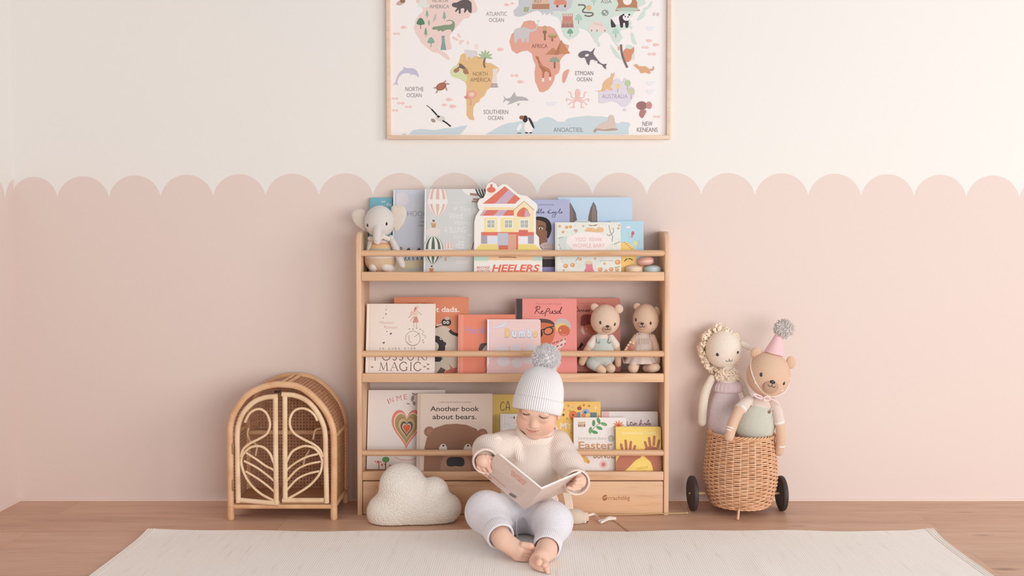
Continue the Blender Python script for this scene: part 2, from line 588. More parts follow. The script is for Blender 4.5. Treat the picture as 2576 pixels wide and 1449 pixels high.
# oak plank floor
m_floor = mat('oak_planks', (196, 152, 124), 0.42, 0.35)
def floor_nodes(m):
    v = coords(m)
    br = N(m, 'ShaderNodeTexBrick'); br.offset = 0.37; br.squash = 1.0
    br.inputs['Scale'].default_value = 1.0; br.inputs['Brick Width'].default_value = 2.0; br.inputs['Row Height'].default_value = 0.20
    br.inputs['Mortar Size'].default_value = 0.0006; br.inputs['Mortar Smooth'].default_value = 0.3; br.inputs['Bias'].default_value = 0.0
    br.inputs['Color1'].default_value = (0, 0, 0, 1); br.inputs['Color2'].default_value = (1, 1, 1, 1); br.inputs['Mortar'].default_value = (0.5, 0.5, 0.5, 1)
    mp = N(m, 'ShaderNodeMapping'); mp.inputs['Location'].default_value = (-F(2350, 1323).x, 0.171, 0)
    L(m, v, mp.inputs[0]); L(m, mp.outputs[0], br.inputs['Vector'])
    gs = N(m, 'ShaderNodeMapping'); gs.inputs['Scale'].default_value = (0.9, 9, 1)
    L(m, v, gs.inputs[0])
    off = N(m, 'ShaderNodeVectorMath', operation='ADD')
    sc3 = N(m, 'ShaderNodeVectorMath', operation='SCALE'); sc3.inputs['Scale'].default_value = 7.0
    L(m, br.outputs['Color'], sc3.inputs[0]); L(m, gs.outputs[0], off.inputs[0]); L(m, sc3.outputs[0], off.inputs[1])
    n1 = noise(m, off.outputs[0], 2.2, 5, 0.6); n2 = noise(m, off.outputs[0], 11, 4, 0.65)
    f = math_n(m, 'ADD', math_n(m, 'MULTIPLY', n1, 0.6), math_n(m, 'MULTIPLY', n2, 0.4))
    sepc = N(m, 'ShaderNodeSeparateColor'); L(m, br.outputs['Color'], sepc.inputs[0])
    f = math_n(m, 'ADD', f, math_n(m, 'MULTIPLY', math_n(m, 'SUBTRACT', sepc.outputs[0], 0.5), 0.10))
    c = ramp(m, f, [(0.30, (191, 150, 126)), (0.45, (210, 169, 144)), (0.60, (219, 181, 157)), (0.78, (226, 193, 171))])
    # knots
    ks = N(m, 'ShaderNodeMapping'); ks.inputs['Scale'].default_value = (2.3, 6.5, 1); L(m, v, ks.inputs[0])
    vo = N(m, 'ShaderNodeTexVoronoi'); vo.inputs['Scale'].default_value = 1.0; L(m, ks.outputs[0], vo.inputs['Vector'])
    kn = N(m, 'ShaderNodeMapRange'); kn.inputs['From Min'].default_value = 0.03; kn.inputs['From Max'].default_value = 0.11
    kn.inputs['To Min'].default_value = 0.75; kn.inputs['To Max'].default_value = 0.0
    L(m, vo.outputs['Distance'], kn.inputs['Value'])
    mx = N(m, 'ShaderNodeMix', data_type='RGBA'); L(m, kn.outputs[0], mx.inputs['Factor']); L(m, c, mx.inputs['A']); mx.inputs['B'].default_value = rgb((140, 106, 86))
    seam = N(m, 'ShaderNodeMix', data_type='RGBA'); L(m, br.outputs['Fac'], seam.inputs['Factor']); L(m, mx.outputs['Result'], seam.inputs['A'])
    seam.inputs['B'].default_value = rgb((168, 130, 107))
    L(m, seam.outputs['Result'], bsdf(m).inputs['Base Color'])
    bump(m, math_n(m, 'SUBTRACT', n2, br.outputs['Fac']), 0.0006, 0.5)
floor_nodes(m_floor)
mb = MB(); mb.add(box(XL-0.1, XR, -3.2, 0.1, -0.08, 0.0), m_floor)
tag(mb.build('floor', smooth=False), kind='structure')

# ------------------------------------------------------------------ rug
m_rug = mat('rug_wool', (244, 236, 226), 0.95, 0.1, sheen=0.1)
def rug_nodes(m):
    v = coords(m)
    sp = N(m, 'ShaderNodeSeparateXYZ'); L(m, v, sp.inputs[0])
    w = math_n(m, 'SINE', math_n(m, 'MULTIPLY', sp.outputs[0], 2*PI/0.0062))
    st = math_n(m, 'SINE', math_n(m, 'MULTIPLY', sp.outputs[1], 2*PI/0.009))
    h = math_n(m, 'ADD', w, math_n(m, 'MULTIPLY', math_n(m, 'MULTIPLY', st, w), 0.4))
    gs = N(m, 'ShaderNodeMapping'); gs.inputs['Scale'].default_value = (30, 2.5, 1); L(m, v, gs.inputs[0])
    n = noise(m, gs.outputs[0], 2.0, 4, 0.6)
    c = ramp(m, n, [(0.25, (243, 232, 223)), (0.42, (253, 246, 240)), (0.7, (254, 249, 244))])
    fl = N(m, 'ShaderNodeTexVoronoi'); fl.inputs['Scale'].default_value = 11; L(m, v, fl.inputs['Vector'])
    kn = N(m, 'ShaderNodeMapRange'); kn.inputs['From Min'].default_value = 0.02; kn.inputs['From Max'].default_value = 0.055
    kn.inputs['To Min'].default_value = 0.45; kn.inputs['To Max'].default_value = 0.0
    L(m, fl.outputs['Distance'], kn.inputs['Value'])
    mx = N(m, 'ShaderNodeMix', data_type='RGBA'); L(m, kn.outputs[0], mx.inputs['Factor']); L(m, c, mx.inputs['A']); mx.inputs['B'].default_value = rgb((190, 172, 160))
    L(m, mx.outputs['Result'], bsdf(m).inputs['Base Color'])
    bump(m, math_n(m, 'ADD', h, math_n(m, 'MULTIPLY', n, 0.5)), 0.0004, 0.4)
rug_nodes(m_rug)
def make_rug():
    a, b = F(370, 1341), F(2340, 1336)
    x0, x1, y1, y0 = a.x, b.x, a.y, -2.6
    NX, NY = 120, 90
    root = thing('rug', 'large cream ribbed flatweave rug spread over the wooden floor', 'rug', ((x0+x1)/2, (y0+y1)/2, 0))
    def pt(i, j, top):
        u, v = i/NX, j/NY
        # far rows close together
        v2 = v**1.7
        x = x0+(x1-x0)*u; y = y1+(y0-y1)*v2
        y += (0.006*math.sin(u*19)+0.004*math.sin(u*47+1))*(1-v2)
        e = min(u, 1-u)
        x += 0.002*math.sin(v2*23+u*3)*(1 if e < 0.02 else 0)
        lift = 0.0
        for cu, am in ((0.0, 0.004), (1.0, 0.007)):
            r = math.hypot((u-cu)*(x1-x0), (y-y1)); lift += am*math.exp(-(r/0.055)**2)
        far = y1+0.02-y
        lift += (0.0006*(math.sin(u*31)+math.sin(u*13+2))+0.001)*math.exp(-(far/0.03)**2)
        lift += 0.003*math.exp(-((u-0.74-0.06*v2)/0.010)**2)*math.exp(-((v2-0.16)/0.05)**2)
        return Vector((x, y, (0.007 if top else 0.0008)+lift))
    V, Fc = [], []
    for top in (1, 0):
        for j in range(NY+1):
            for i in range(NX+1): V.append(pt(i, j, top))
    k = (NX+1)*(NY+1)
    q = lambda i, j: j*(NX+1)+i
    for j in range(NY):
        for i in range(NX):
            Fc.append((q(i, j), q(i, j+1), q(i+1, j+1), q(i+1, j)))
            Fc.append((k+q(i, j), k+q(i+1, j), k+q(i+1, j+1), k+q(i, j+1)))
    for i in range(NX):
        Fc.append((q(i, 0), q(i+1, 0), k+q(i+1, 0), k+q(i, 0))); Fc.append((q(i, NY), k+q(i, NY), k+q(i+1, NY), q(i+1, NY)))
    for j in range(NY):
        Fc.append((q(0, j), k+q(0, j), k+q(0, j+1), q(0, j+1))); Fc.append((q(NX, j), q(NX, j+1), k+q(NX, j+1), k+q(NX, j)))
    mb = MB(); mb.add((V, Fc), m_rug); mb.build('woven_field', root, angle=50)
    m_b = mat('rug_binding', (246, 238, 229), 0.9, 0.1)
    for side in (0, 1):
        mb = MB()
        for k2, off in enumerate((0.004, 0.013, 0.021)):
            path = []
            for j in range(NY+1):
                p = pt(0 if side == 0 else NX, j, 1)
                path.append(p+Vector((off if side == 0 else -off, 0, -0.0028)))
            mb.add(tube(path, 0.0042, 8), m_b)
        mb.build('selvedge', root)
make_rug()

# ------------------------------------------------------------------ framed map on the wall
def make_map():
    yb = -0.0015                                   # back of the frame, hung on the wall
    fy = -0.024                                    # its front
    A = P(973, 350, fy); B = P(1687, 350, fy); Tz = A.z+0.64
    s = S(fy); fw = 0.0125
    root = thing('framed_map', 'framed illustrated animal world map hanging on the white wall above the bookshelf', 'picture', ((A.x+B.x)/2, 0, A.z))
    m_fr = wood('frame_oak', (232, 204, 180), (224, 192, 166), 'x', 1.0, 0.55)
    mb = MB()
    x0, x1, z0, z1 = A.x, B.x, A.z, Tz
    mb.add(box(x0, x1, fy, yb, z0, z0+fw, 0.001), m_fr); mb.add(box(x0, x1, fy, yb, z1-fw, z1, 0.001), m_fr)
    mb.add(box(x0, x0+fw, fy+0.0002, yb, z0+fw, z1-fw, 0.001), m_fr); mb.add(box(x1-fw, x1, fy+0.0002, yb, z0+fw, z1-fw, 0.001), m_fr)
    mb.build('frame', root)
    py = -0.010                                    # the print sits back inside the frame
    m_pp = mat('map_paper', (247, 241, 239), 0.8, 0.15)
    pb = MB(); pb.add(box(x0+fw, x1-fw, py, yb-0.001, z0+fw, z1-fw), m_pp)
    lo = P(982, 341, py); hx = P(1678, 341, py)
    def mp(px, pyx, d):
        q = P(px, pyx, py-d); return q
    ptop = proj((0, py, z1-fw))[1]
    clip = (981.5, ptop+1, 1678.5, 340.5)
    a1 = Art(pb, mp, clip, 960, 0, 4.024)          # left half traced at this scale
    a2 = Art(pb, mp, clip, 1320, 0, 4.026)         # right half
    a2.lay = 0
    INK = (150, 140, 138)
    def sync(a, b): b.lay = max(a.lay, b.lay)
    # --- the part above the photo's edge, simple land
    PK, GR, CO, OR, MN, LV = (240, 213, 206), (203, 205, 208), (230, 170, 152), (232, 192, 142), (214, 227, 218), (226, 217, 230)
    a1.poly([(350, 0), (345, 20), (370, 45), (420, 95), (415, 120), (370, 155), (340, 210), (325, 290), (350, 350), (385, 400), (395, 430), (440, 470), (510, 525), (580, 540), (620, 575), (670, 607), (694, 600), (680, 570), (640, 525), (600, 515), (560, 470), (600, 500), (650, 512), (712, 495), (705, 460), (695, 420), (690, 360), (720, 320), (790, 240), (830, 190), (885, 182), (905, 140), (960, 125), (972, 90), (955, 40), (935, 0), (1000, -160), (900, -320), (600, -400), (300, -380), (150, -260), (180, -120)], PK, 0)
    for x, y, rx, ry, r in [(782, 360, 14, 26, -0.5), (745, 392, 36, 15, 0.45), (808, 418, 28, 14, -0.25), (800, 443, 18, 8, 0.2), (873, 433, 16, 17, 0)]:
        a1.ell(x, y, rx, ry, PK, 14, r)
    # pale mountain
    a1.poly([(365, 70), (385, 20), (400, -20), (440, -20), (455, 20), (480, 60), (450, 75), (405, 72)], (229, 234, 226), 3)
    # cedar
    def fir(x, y, h, w, c):
        a1.rect(x-3, y+h*0.8, x+3, y+h, (140, 128, 105))
        for k in range(4):
            t = k/4
            a1.poly([(x, y+h*t*0.72), (x+w*(0.45+0.55*t), y+h*(0.32+t*0.62)), (x-w*(0.45+0.55*t), y+h*(0.32+t*0.62))], c)
    fir(460, 100, 78, 24, (150, 178, 158)); fir(634, 112, 92, 28, (150, 178, 158)); fir(479, 196, 64, 20, (160, 183, 162)); fir(447, 276, 92, 27, (136, 168, 146))
    def roundtree(x, y, r, c, tr=(130, 118, 100), a=a1):
        a.rect(x-r*0.08, y, x+r*0.08, y+r*1.55, tr)
        a.poly([(x, y-r*1.15), (x+r*0.6, y-r*0.7), (x+r, y+r*0.25), (x+r*0.6, y+r*0.5), (x, y+r*0.62), (x-r*0.6, y+r*0.5), (x-r, y+r*0.25), (x-r*0.6, y-r*0.7)], c, 4)
    roundtree(395, 228, 42, (92, 138, 106)); roundtree(500, 418, 37, (140, 178, 156))
    for k in range(5): a1.line([(520+k*7, 222-k*6), (540+k*3, 150-k*3)], 4, (196, 190, 180))
    # statue-like lighthouse
    a1.poly([(605, 362), (640, 362), (636, 385), (640, 420), (655, 505), (595, 508), (610, 420), (608, 385)], (141, 168, 160))
    # crocodile
    a1.poly([(512, 285), (530, 270), (575, 265), (640, 252), (690, 250), (715, 235), (712, 215), (680, 210), (650, 218), (665, 205), (700, 202), (735, 220), (742, 255), (735, 290), (712, 325), (700, 300), (650, 302), (615, 322), (600, 305), (575, 318), (560, 300), (520, 300)], (141, 158, 131), 2)
    # black bear
    a1.poly([(712, 60), (720, 30), (760, 25), (800, 5), (860, -5), (905, 20), (912, 60), (910, 130), (880, 120), (870, 95), (850, 122), (832, 128), (838, 85), (800, 90), (802, 132), (780, 135), (782, 95), (755, 120), (742, 112), (765, 80), (740, 75)], (104, 95, 96), 2)
    a1.text('NORTH', 515, -10, 668, 22, INK); a1.text('AMERICA', 485, 48, 685, 84, INK)
    a1.text('ATLANTIC', 1058, 120, 1268, 160, INK); a1.text('OCEAN', 1087, 182, 1238, 222, INK)
    # turtle top left
    a1.ell(195, 25, 50, 24, (206, 178, 160), 14, -0.4); a1.ell(212, 10, 26, 20, (150, 120, 98), 12)
    # fish
    def fish(a, x, y, s=1.0, c=(241, 203, 198)):
        a.ell(x, y, 26*s, 17*s, c, 14); a.poly([(x+20*s, y), (x+40*s, y-14*s), (x+34*s, y), (x+40*s, y+14*s)], c)
    def candy(a, x, y, s=1.0, c=(241, 208, 203)):
        a.ell(x-20*s, y, 16*s, 12*s, c, 10); a.ell(x+18*s, y, 17*s, 14*s, c, 10); a.rect(x-12*s, y-6*s, x+12*s, y+6*s, c)
    for q in [(220, 277, 1), (1262, 48, .9), (1322, 35, .6), (1196, 500, 1.05), (1400, 828, 1.1), (678, 1008, 1.05), (630, 1062, .85), (713, 1077, 1.15)]: fish(a1, *q)
    for q in [(152, 342, 1), (1345, 765, 1.15), (136, 997, .9), (195, 1045, 1.1), (272, 1082, 1), (137, 1118, .9)]: candy(a1, *q)
    # dolphin
    a1.poly([(110, 868), (140, 830), (155, 780), (185, 730), (225, 698), (215, 675), (255, 690), (310, 690), (350, 710), (370, 745), (376, 782), (345, 760), (305, 755), (285, 770), (300, 750), (250, 740), (200, 755), (170, 795), (158, 832), (168, 868), (140, 852)], (201, 197, 216), 2)
    a1.text('NORTHE', 240, 880, 425, 922, INK); a1.text('OCEAN', 253, 944, 405, 984, INK)
    # sea turtle
    for x, y, r in [(640, 828, -0.9), (668, 848, 0.2), (655, 900, 1.2), (560, 928, 2.2), (545, 888, 3.0)]: a1.ell(x, y, 22, 9, (190, 165, 160), 10, r)
    a1.ell(603, 876, 56, 37, (165, 105, 84), 18, -0.45); a1.ell(603, 874, 44, 27, (178, 118, 94), 16, -0.45)
    # gull
    a1.line([(455, 1065), (510, 1110), (565, 1170), (600, 1190)], 9, (120, 112, 110), 3); a1.line([(505, 1105), (560, 1165)], 15, (52, 48, 50))
    a1.poly([(545, 1195), (580, 1170), (630, 1180), (645, 1215), (610, 1228), (570, 1220)], (222, 214, 211), 3)
    a1.line([(615, 1220), (650, 1240), (700, 1280)], 15, (52, 48, 50), 3); a1.ell(523, 1220, 26, 18, (172, 156, 150), 12, 0.6); a1.ell(575, 1180, 15, 12, (50, 46, 48), 10)
    # south america
    a1.poly([(825, 540), (860, 540), (960, 560), (1030, 600), (1060, 635), (1100, 637), (1150, 665), (1190, 690), (1185, 720), (1160, 760), (1140, 830), (1110, 880), (1070, 910), (1040, 970), (1000, 1000), (990, 1030), (950, 1050), (930, 1090), (925, 1160), (940, 1205), (930, 1218), (890, 1210), (860, 1170), (862, 1080), (855, 980), (862, 870), (845, 830), (790, 800), (720, 775), (697, 740), (705, 700), (760, 660), (785, 620), (800, 560)], OR)
    a1.poly([(697, 740), (705, 700), (760, 660), (800, 690), (850, 740), (865, 790), (850, 825), (790, 800), (720, 775)], (218, 222, 176), 3)
    a1.poly([(790, 640), (830, 665), (875, 715), (876, 752), (830, 705), (800, 690), (760, 690), (785, 670)], (122, 108, 98), 2)
    a1.ell(758, 712, 32, 22, (176, 130, 98), 14, -0.5); a1.ell(850, 722, 26, 32, (176, 130, 98), 14, -0.4)
    a1.poly([(838, 505), (900, 508), (950, 512), (970, 530), (965, 570), (935, 570), (910, 602), (895, 575), (870, 580), (862, 625), (855, 570)], (224, 216, 216), 2); a1.ell(962, 470, 20, 30, (245, 225, 218), 12)
    # palm
    a1.line([(1048, 580), (1036, 640), (1045, 685)], 20, (142, 118, 100), 4)
    for k in range(7):
        t = -PI*0.05+k*PI*1.1/6; a1.ell(1050-38*math.cos(t), 565-38*math.sin(t)+14, 38, 11, (176, 196, 152), 10, t)
    # christ-like column left as plain tower with stripes at its foot
    a1.poly([(1125, 700), (1185, 690), (1165, 760), (1168, 840), (1115, 840), (1128, 760)], (236, 222, 218)); 
    for k in range(3): a1.rect(1110-k*3, 845+k*15, 1170+k*5, 855+k*15, (168, 150, 146))
    a1.ell(912, 955, 55, 42, (232, 172, 152), 18); a1.ell(912, 955, 28, 22, (240, 208, 190), 14); a1.poly([(832, 980), (870, 960), (885, 1000), (850, 1002)], (222, 150, 136)); a1.line([(890, 990), (905, 1020), (898, 1065)], 20, (230, 165, 148), 3)
    a1.text('NORTH', 925, 728, 1073, 768, (140, 118, 92)); a1.text('AMERICA', 898, 786, 1103, 828, (140, 118, 92))
    a1.text('SOUTHERN', 1032, 1112, 1282, 1155, INK); a1.text('OCEAN', 1077, 1174, 1230, 1214, INK)
    # shark
    a1.poly([(1228, 1040), (1245, 1000), (1232, 968), (1262, 1000), (1310, 985), (1345, 930), (1362, 975), (1420, 978), (1470, 992), (1490, 1020), (1440, 1018), (1390, 1020), (1310, 1050), (1270, 1062), (1300, 1030), (1260, 1015)], (186, 183, 184))
    a1.poly([(1370, 1050), (1402, 1045), (1385, 1075)], (190, 186, 186))
    # ice
    IC = (206, 218, 224)
    a1.poly([(275, 1362), (320, 1318), (400, 1305), (540, 1318), (640, 1298), (720, 1296), (800, 1278), (868, 1268), (850, 1300), (790, 1362)], IC); a1.ell(228, 1358, 22, 10, IC, 10)
    sync(a1, a2)
    a2.poly([(-395, 1362), (-330, 1325), (-250, 1278), (-170, 1248), (-90, 1238), (-40, 1225), (70, 1230), (120, 1238), (155, 1205), (220, 1185), (280, 1195), (330, 1232), (400, 1235), (440, 1200), (520, 1185), (640, 1172), (700, 1178), (790, 1180), (850, 1190), (900, 1240), (950, 1252), (985, 1232), (1050, 1240), (1072, 1262), (1050, 1300), (1055, 1362)], IC)
    # ---- right half
    a2.poly([(-50, 300), (-10, 220), (50, 205), (100, 215), (120, 262), (190, 270), (250, 265), (300, 290), (335, 350), (370, 430), (450, 460), (440, 500), (420, 545), (380, 580), (355, 620), (360, 680), (345, 740), (310, 760), (300, 810), (275, 860), (240, 905), (190, 935), (150, 930), (130, 880), (105, 820), (100, 730), (110, 660), (85, 600), (75, 545), (30, 512), (-30, 520), (-80, 545), (-130, 510), (-155, 420), (-130, 340)], CO)
    a2.poly([(385, 750), (410, 715), (450, 702), (440, 750), (405, 835), (380, 825)], CO, 3)
    # europe, asia
    a2.poly([(-70, 170), (-25, 165), (30, 140), (80, 120), (130, 105), (175, 130), (180, 160), (200, 125), (225, 155), (265, 125), (270, 160), (300, 110), (420, 115), (470, 70), (490, 0), (420, -200), (250, -330), (60, -260), (20, -60), (-60, -20), (-60, 60), (-115, 110), (-100, 160)], GR)
    a2.poly([(280, 112), (350, 110), (430, 120), (470, 70), (490, 0), (520, -200), (700, -420), (1000, -450), (1250, -350), (1300, -160), (1220, 0), (1225, 40), (1160, 70), (1110, 130), (1065, 190), (1085, 240), (1050, 290), (990, 300), (960, 320), (995, 380), (950, 435), (905, 410), (960, 470), (945, 480), (885, 400), (870, 365), (838, 330), (800, 328), (745, 380), (738, 430), (715, 435), (690, 390), (660, 340), (615, 300), (540, 280), (558, 320), (530, 365), (450, 405), (400, 365), (375, 300), (360, 200), (330, 175), (285, 160)], MN)
    for pts in [[(865, 455), (900, 480), (970, 570), (980, 605), (930, 580), (890, 520)], [(1075, 335), (1100, 340), (1118, 400), (1140, 440), (1115, 452), (1085, 420)], [(1050, 450), (1100, 480), (1112, 590), (1090, 600), (1030, 540), (1020, 480)], [(1195, 90), (1250, 60), (1270, 25), (1295, 15), (1280, 60), (1225, 105)], [(1140, 195), (1190, 120), (1220, 110), (1215, 165), (1160, 205)], [(735, 430), (760, 430), (760, 470), (742, 472)], [(1070, 270), (1092, 268), (1080, 302)]]:
        a2.poly(pts, MN, 3)
    # castle and red animal in europe
    a2.rect(75, 35, 250, 92, (186, 138, 112)); a2.rect(78, -30, 240, 40, (222, 190, 166)); a2.text('RST', 100, -6, 176, 28, (150, 120, 100))
    a2.poly([(292, 40), (310, 0), (380, -10), (425, 20), (415, 75), (402, 75), (395, 48), (350, 50), (345, 75), (330, 75), (322, 45)], (221, 146, 124), 2)
    for x in (328, 408): a2.rect(x-8, 50, x+8, 74, (112, 92, 86))
    for x in (-5, 12, 30): a2.line([(x, 120), (x+6, 70)], 12, (160, 170, 110))
    # mosque, snake, trees
    a2.poly([(370, 280), (378, 205), (490, 205), (497, 280)], (204, 152, 134)); a2.rect(384, 165, 486, 208, (214, 140, 126))
    for k in range(6): a2.line([(388+k*19, 170), (388+k*19, 135)], 7, (212, 128, 118))
    for k in range(3): a2.poly([(378+k*40, 280), (378+k*40, 250), (394+k*40, 232), (410+k*40, 250), (410+k*40, 280)], (176, 130, 122))
    a2.line([(540, 50), (600, 52), (612, 75), (588, 105), (600, 125), (680, 130), (690, 150), (650, 165), (605, 155)], 15, (124, 116, 112), 4); a2.ell(650, 80, 28, 28, (230, 190, 140), 16)
    roundtree(545, 185, 38, (174, 208, 192), a=a2); roundtree(460, 325, 30, (128, 172, 150), a=a2); roundtree(922, 325, 36, (184, 213, 198), a=a2); roundtree(700, 10, 26, (184, 213, 198), a=a2)
    a2.ell(813, 130, 36, 32, (150, 160, 156), 16); a2.ell(808, 122, 12, 9, (214, 227, 218), 10); a2.ell(825, 140, 10, 9, (214, 227, 218), 10)
    # great wall / garden
    a2.poly([(920, 105), (950, 40), (940, -20), (1120, -20), (1140, 80), (1165, 100), (1150, 112), (940, 112)], (190, 136, 104), 2); a2.ell(1040, 5, 46, 46, (246, 240, 238), 18); a2.ell(1045, 95, 118, 20, (186, 206, 190), 18)
    a2.text('ASIA', 768, -4, 880, 34, INK)
    # tiger-like sleeping cat
    a2.poly([(650, 300), (690, 225), (740, 210), (790, 240), (830, 300), (800, 325), (700, 318)], (236, 218, 212), 3)
    for k in range(5): a2.line([(700+k*20, 222+k*4), (706+k*20, 250+k*4)], 5, (218, 176, 168))
    for x in (678, 732, 812): a2.ell(x, 310, 6, 11, (170, 120, 120), 8)
    # panda
    a2.poly([(870, 190), (920, 165), (980, 160), (1030, 190), (1020, 250), (900, 240)], (242, 236, 236), 3)
    a2.poly([(872, 190), (895, 215), (925, 265), (900, 278), (876, 272)], (72, 68, 72), 2); a2.poly([(955, 170), (1000, 150), (1050, 200), (1048, 275), (1022, 278), (1015, 235), (998, 235), (995, 276), (970, 276), (960, 220)], (72, 68, 72), 2)
    a2.ell(1030, 175, 38, 36, (245, 240, 240), 18); a2.ell(1000, 150, 11, 11, (72, 68, 72), 10); a2.ell(1058, 150, 11, 11, (72, 68, 72), 10); a2.ell(1018, 168, 7, 9, (72, 68, 72), 8); a2.ell(1046, 172, 7, 9, (72, 68, 72), 8)
    # elephant on africa, trees, pyramids, giraffe, palm
    a2.poly([(-108, 350), (-100, 300), (-60, 285), (10, 275), (40, 290), (80, 300), (110, 285), (125, 240), (134, 245), (125, 295), (95, 320), (50, 330), (40, 425), (15, 428), (10, 380), (-5, 425), (-30, 428), (-40, 395), (-70, 395), (-80, 432), (-105, 430)], (208, 203, 203), 2); a2.ell(138, 216, 12, 11, (225, 215, 215), 10)
    a2.rect(196, 320, 212, 408, (140, 108, 88)); a2.rect(184, 310, 222, 340, (150, 120, 92)); a2.ell(205, 285, 22, 26, (198, 172, 126), 12); a2.rect(270, 370, 288, 420, (160, 112, 88)); a2.poly([(238, 362), (260, 345), (310, 342), (325, 358), (310, 385), (255, 382)], (184, 138, 100), 2); a2.ell(282, 352, 44, 12, (186, 180, 128), 14)
    a2.poly([(208, 553), (285, 482), (310, 500), (340, 556)], (196, 138, 108)); a2.poly([(300, 553), (370, 404), (460, 543)], (204, 142, 108)); a2.poly([(300, 553), (370, 404), (345, 553)], (182, 124, 96))
    a2.text('AFRICA', 70, 446, 232, 486, (150, 98, 88))
    a2.rect(294, 620, 312, 692, (150, 112, 92))
    for k in range(6):
        t = k*PI/5; a2.ell(302-26*math.cos(t), 618-18*math.sin(t), 30, 10, (150, 170, 142), 10, t)
    a2.poly([(108, 572), (140, 575), (150, 615), (185, 665), (235, 690), (262, 720), (268, 800), (250, 805), (245, 735), (200, 728), (192, 815), (176, 815), (180, 730), (150, 680), (130, 610)], (186, 120, 90), 2)
    for k in range(9): a2.ell(150+k*13, 648+k*9, 5, 6, (220, 170, 136), 6)
    a2.rect(174, 790, 196, 828, (245, 230, 224)); a2.rect(246, 780, 268, 815, (245, 230, 224))
    # orca
    OG = (122, 114, 119)
    a2.poly([(545, 570), (548, 540), (590, 515), (640, 515), (672, 525), (705, 488), (710, 495), (695, 540), (725, 585), (760, 630), (795, 650), (832, 645), (820, 670), (826, 702), (795, 680), (785, 660), (740, 640), (700, 605), (665, 610), (655, 650), (650, 660), (630, 640), (610, 585), (575, 588)], OG, 2); a2.ell(630, 560, 20, 12, (245, 240, 240), 12, -0.3); a2.poly([(700, 610), (735, 620), (730, 638), (705, 622)], (240, 236, 236), 2)
    a2.text('ETMOAN', 513, 720, 695, 762, INK); a2.text('OCEAN', 528, 784, 680, 824, INK)
    # octopus
    OC = (243, 196, 186)
    for s0 in (-1, 1):
        for pts in [[(537, 1000), (537+s0*60, 985), (537+s0*70, 940), (537+s0*95, 930)], [(537, 1010), (537+s0*70, 1015), (537+s0*110, 1000), (537+s0*110, 1030)], [(537, 1015), (537+s0*40, 1045), (537+s0*35, 1090), (537+s0*65, 1085)], [(537, 1015), (537+s0*70, 1040), (537+s0*95, 1065)]]:
            a2.line(pts, 9, OC, 4)
    a2.ell(537, 945, 27, 46, OC, 16); a2.ell(537, 1000, 30, 26, OC, 14)
    # orangutan and branch, squirrel
    a2.poly([(1000, 520), (1030, 490), (1070, 500), (1100, 480), (1105, 470), (1108, 520), (1085, 560), (1080, 600), (1050, 628), (1015, 620), (1000, 575)], (223, 148, 118), 2); a2.line([(975, 450), (985, 540), (1010, 620), (1040, 685)], 22, (128, 114, 112), 4); a2.ell(955, 490, 12, 22, (228, 178, 158), 10)
    a2.poly([(1105, 655), (1140, 650), (1160, 672), (1220, 670), (1260, 700), (1275, 740), (1255, 748), (1225, 735), (1175, 742), (1165, 715), (1135, 690), (1110, 668)], (226, 172, 132), 2); a2.poly([(1262, 700), (1295, 695), (1300, 668), (1312, 685), (1300, 715), (1275, 715)], (218, 160, 128), 2)
    # australia with kangaroo
    a2.poly([(748, 930), (800, 900), (870, 850), (930, 790), (960, 800), (990, 835), (1012, 785), (1030, 800), (1050, 850), (1110, 900), (1118, 940), (1090, 1000), (1060, 1050), (1020, 1082), (980, 1080), (940, 1040), (880, 1022), (800, 1045), (752, 1045)], LV)
    a2.text('AUSTRALIA', 782, 954, 1042, 996, (172, 158, 178)); a2.ell(1013, 1112, 18, 16, LV, 12)
    a2.poly([(710, 920), (780, 912), (790, 850), (830, 800), (870, 780), (878, 735), (888, 752), (912, 732), (905, 775), (895, 800), (890, 850), (868, 880), (900, 912), (860, 915), (830, 898), (815, 920), (760, 928)], (232, 190, 148), 2)
    for x, y, r, c in [(944, 872, 27, (236, 214, 150)), (1042, 842, 32, (190, 206, 168)), (1078, 925, 36, (208, 206, 178))]:
        a2.line([(x, y), (x-2, y+r*2.2)], 6, (170, 140, 108)); a2.ell(x, y, r, r*1.05, c, 16)
    # seal
    a2.poly([(697, 1335), (705, 1310), (740, 1275), (790, 1240), (845, 1220), (848, 1185), (870, 1165), (900, 1172), (912, 1220), (925, 1290), (950, 1308), (920, 1318), (880, 1300), (800, 1320), (740, 1310), (722, 1338), (708, 1342)], (219, 200, 188), 2); a2.poly([(697, 1335), (720, 1300), (800, 1312), (880, 1300), (945, 1308), (920, 1320), (800, 1325), (735, 1318), (715, 1342)], (180, 160, 146), 2)
    a2.text('ANOACTIEIL', 292, 1292, 592, 1336, (150, 156, 160))
    # penguins
    a2.ell(40, 1285, 46, 68, (246, 240, 238), 20); a2.ell(5, 1205, 26, 36, (60, 54, 56), 14); a2.ell(-30, 1190, 24, 20, (148, 104, 74), 14); a2.poly([(35, 1190), (58, 1200), (85, 1250), (100, 1300), (80, 1290), (52, 1240)], (72, 68, 72), 2); a2.ell(20, 1345, 18, 7, (64, 60, 62), 8); a2.ell(60, 1345, 16, 7, (64, 60, 62), 8)
    a2.ell(-55, 1290, 20, 42, (244, 240, 240), 14, 0.5); a2.ell(-55, 1348, 24, 6, (130, 130, 134), 8)
    # berry-like island, new
    a2.ell(1185, 1070, 55, 44, (160, 118, 116), 18); a2.poly([(1230, 1050), (1262, 1028), (1290, 1060), (1275, 1100), (1240, 1095)], (200, 148, 142), 3); a2.poly([(1175, 1115), (1232, 1120), (1215, 1165), (1190, 1198), (1160, 1165)], (186, 130, 124), 3)
    a2.text('NEW', 1193, 1230, 1295, 1276, INK); a2.text('KENEANS', 1138, 1292, 1348, 1336, INK)
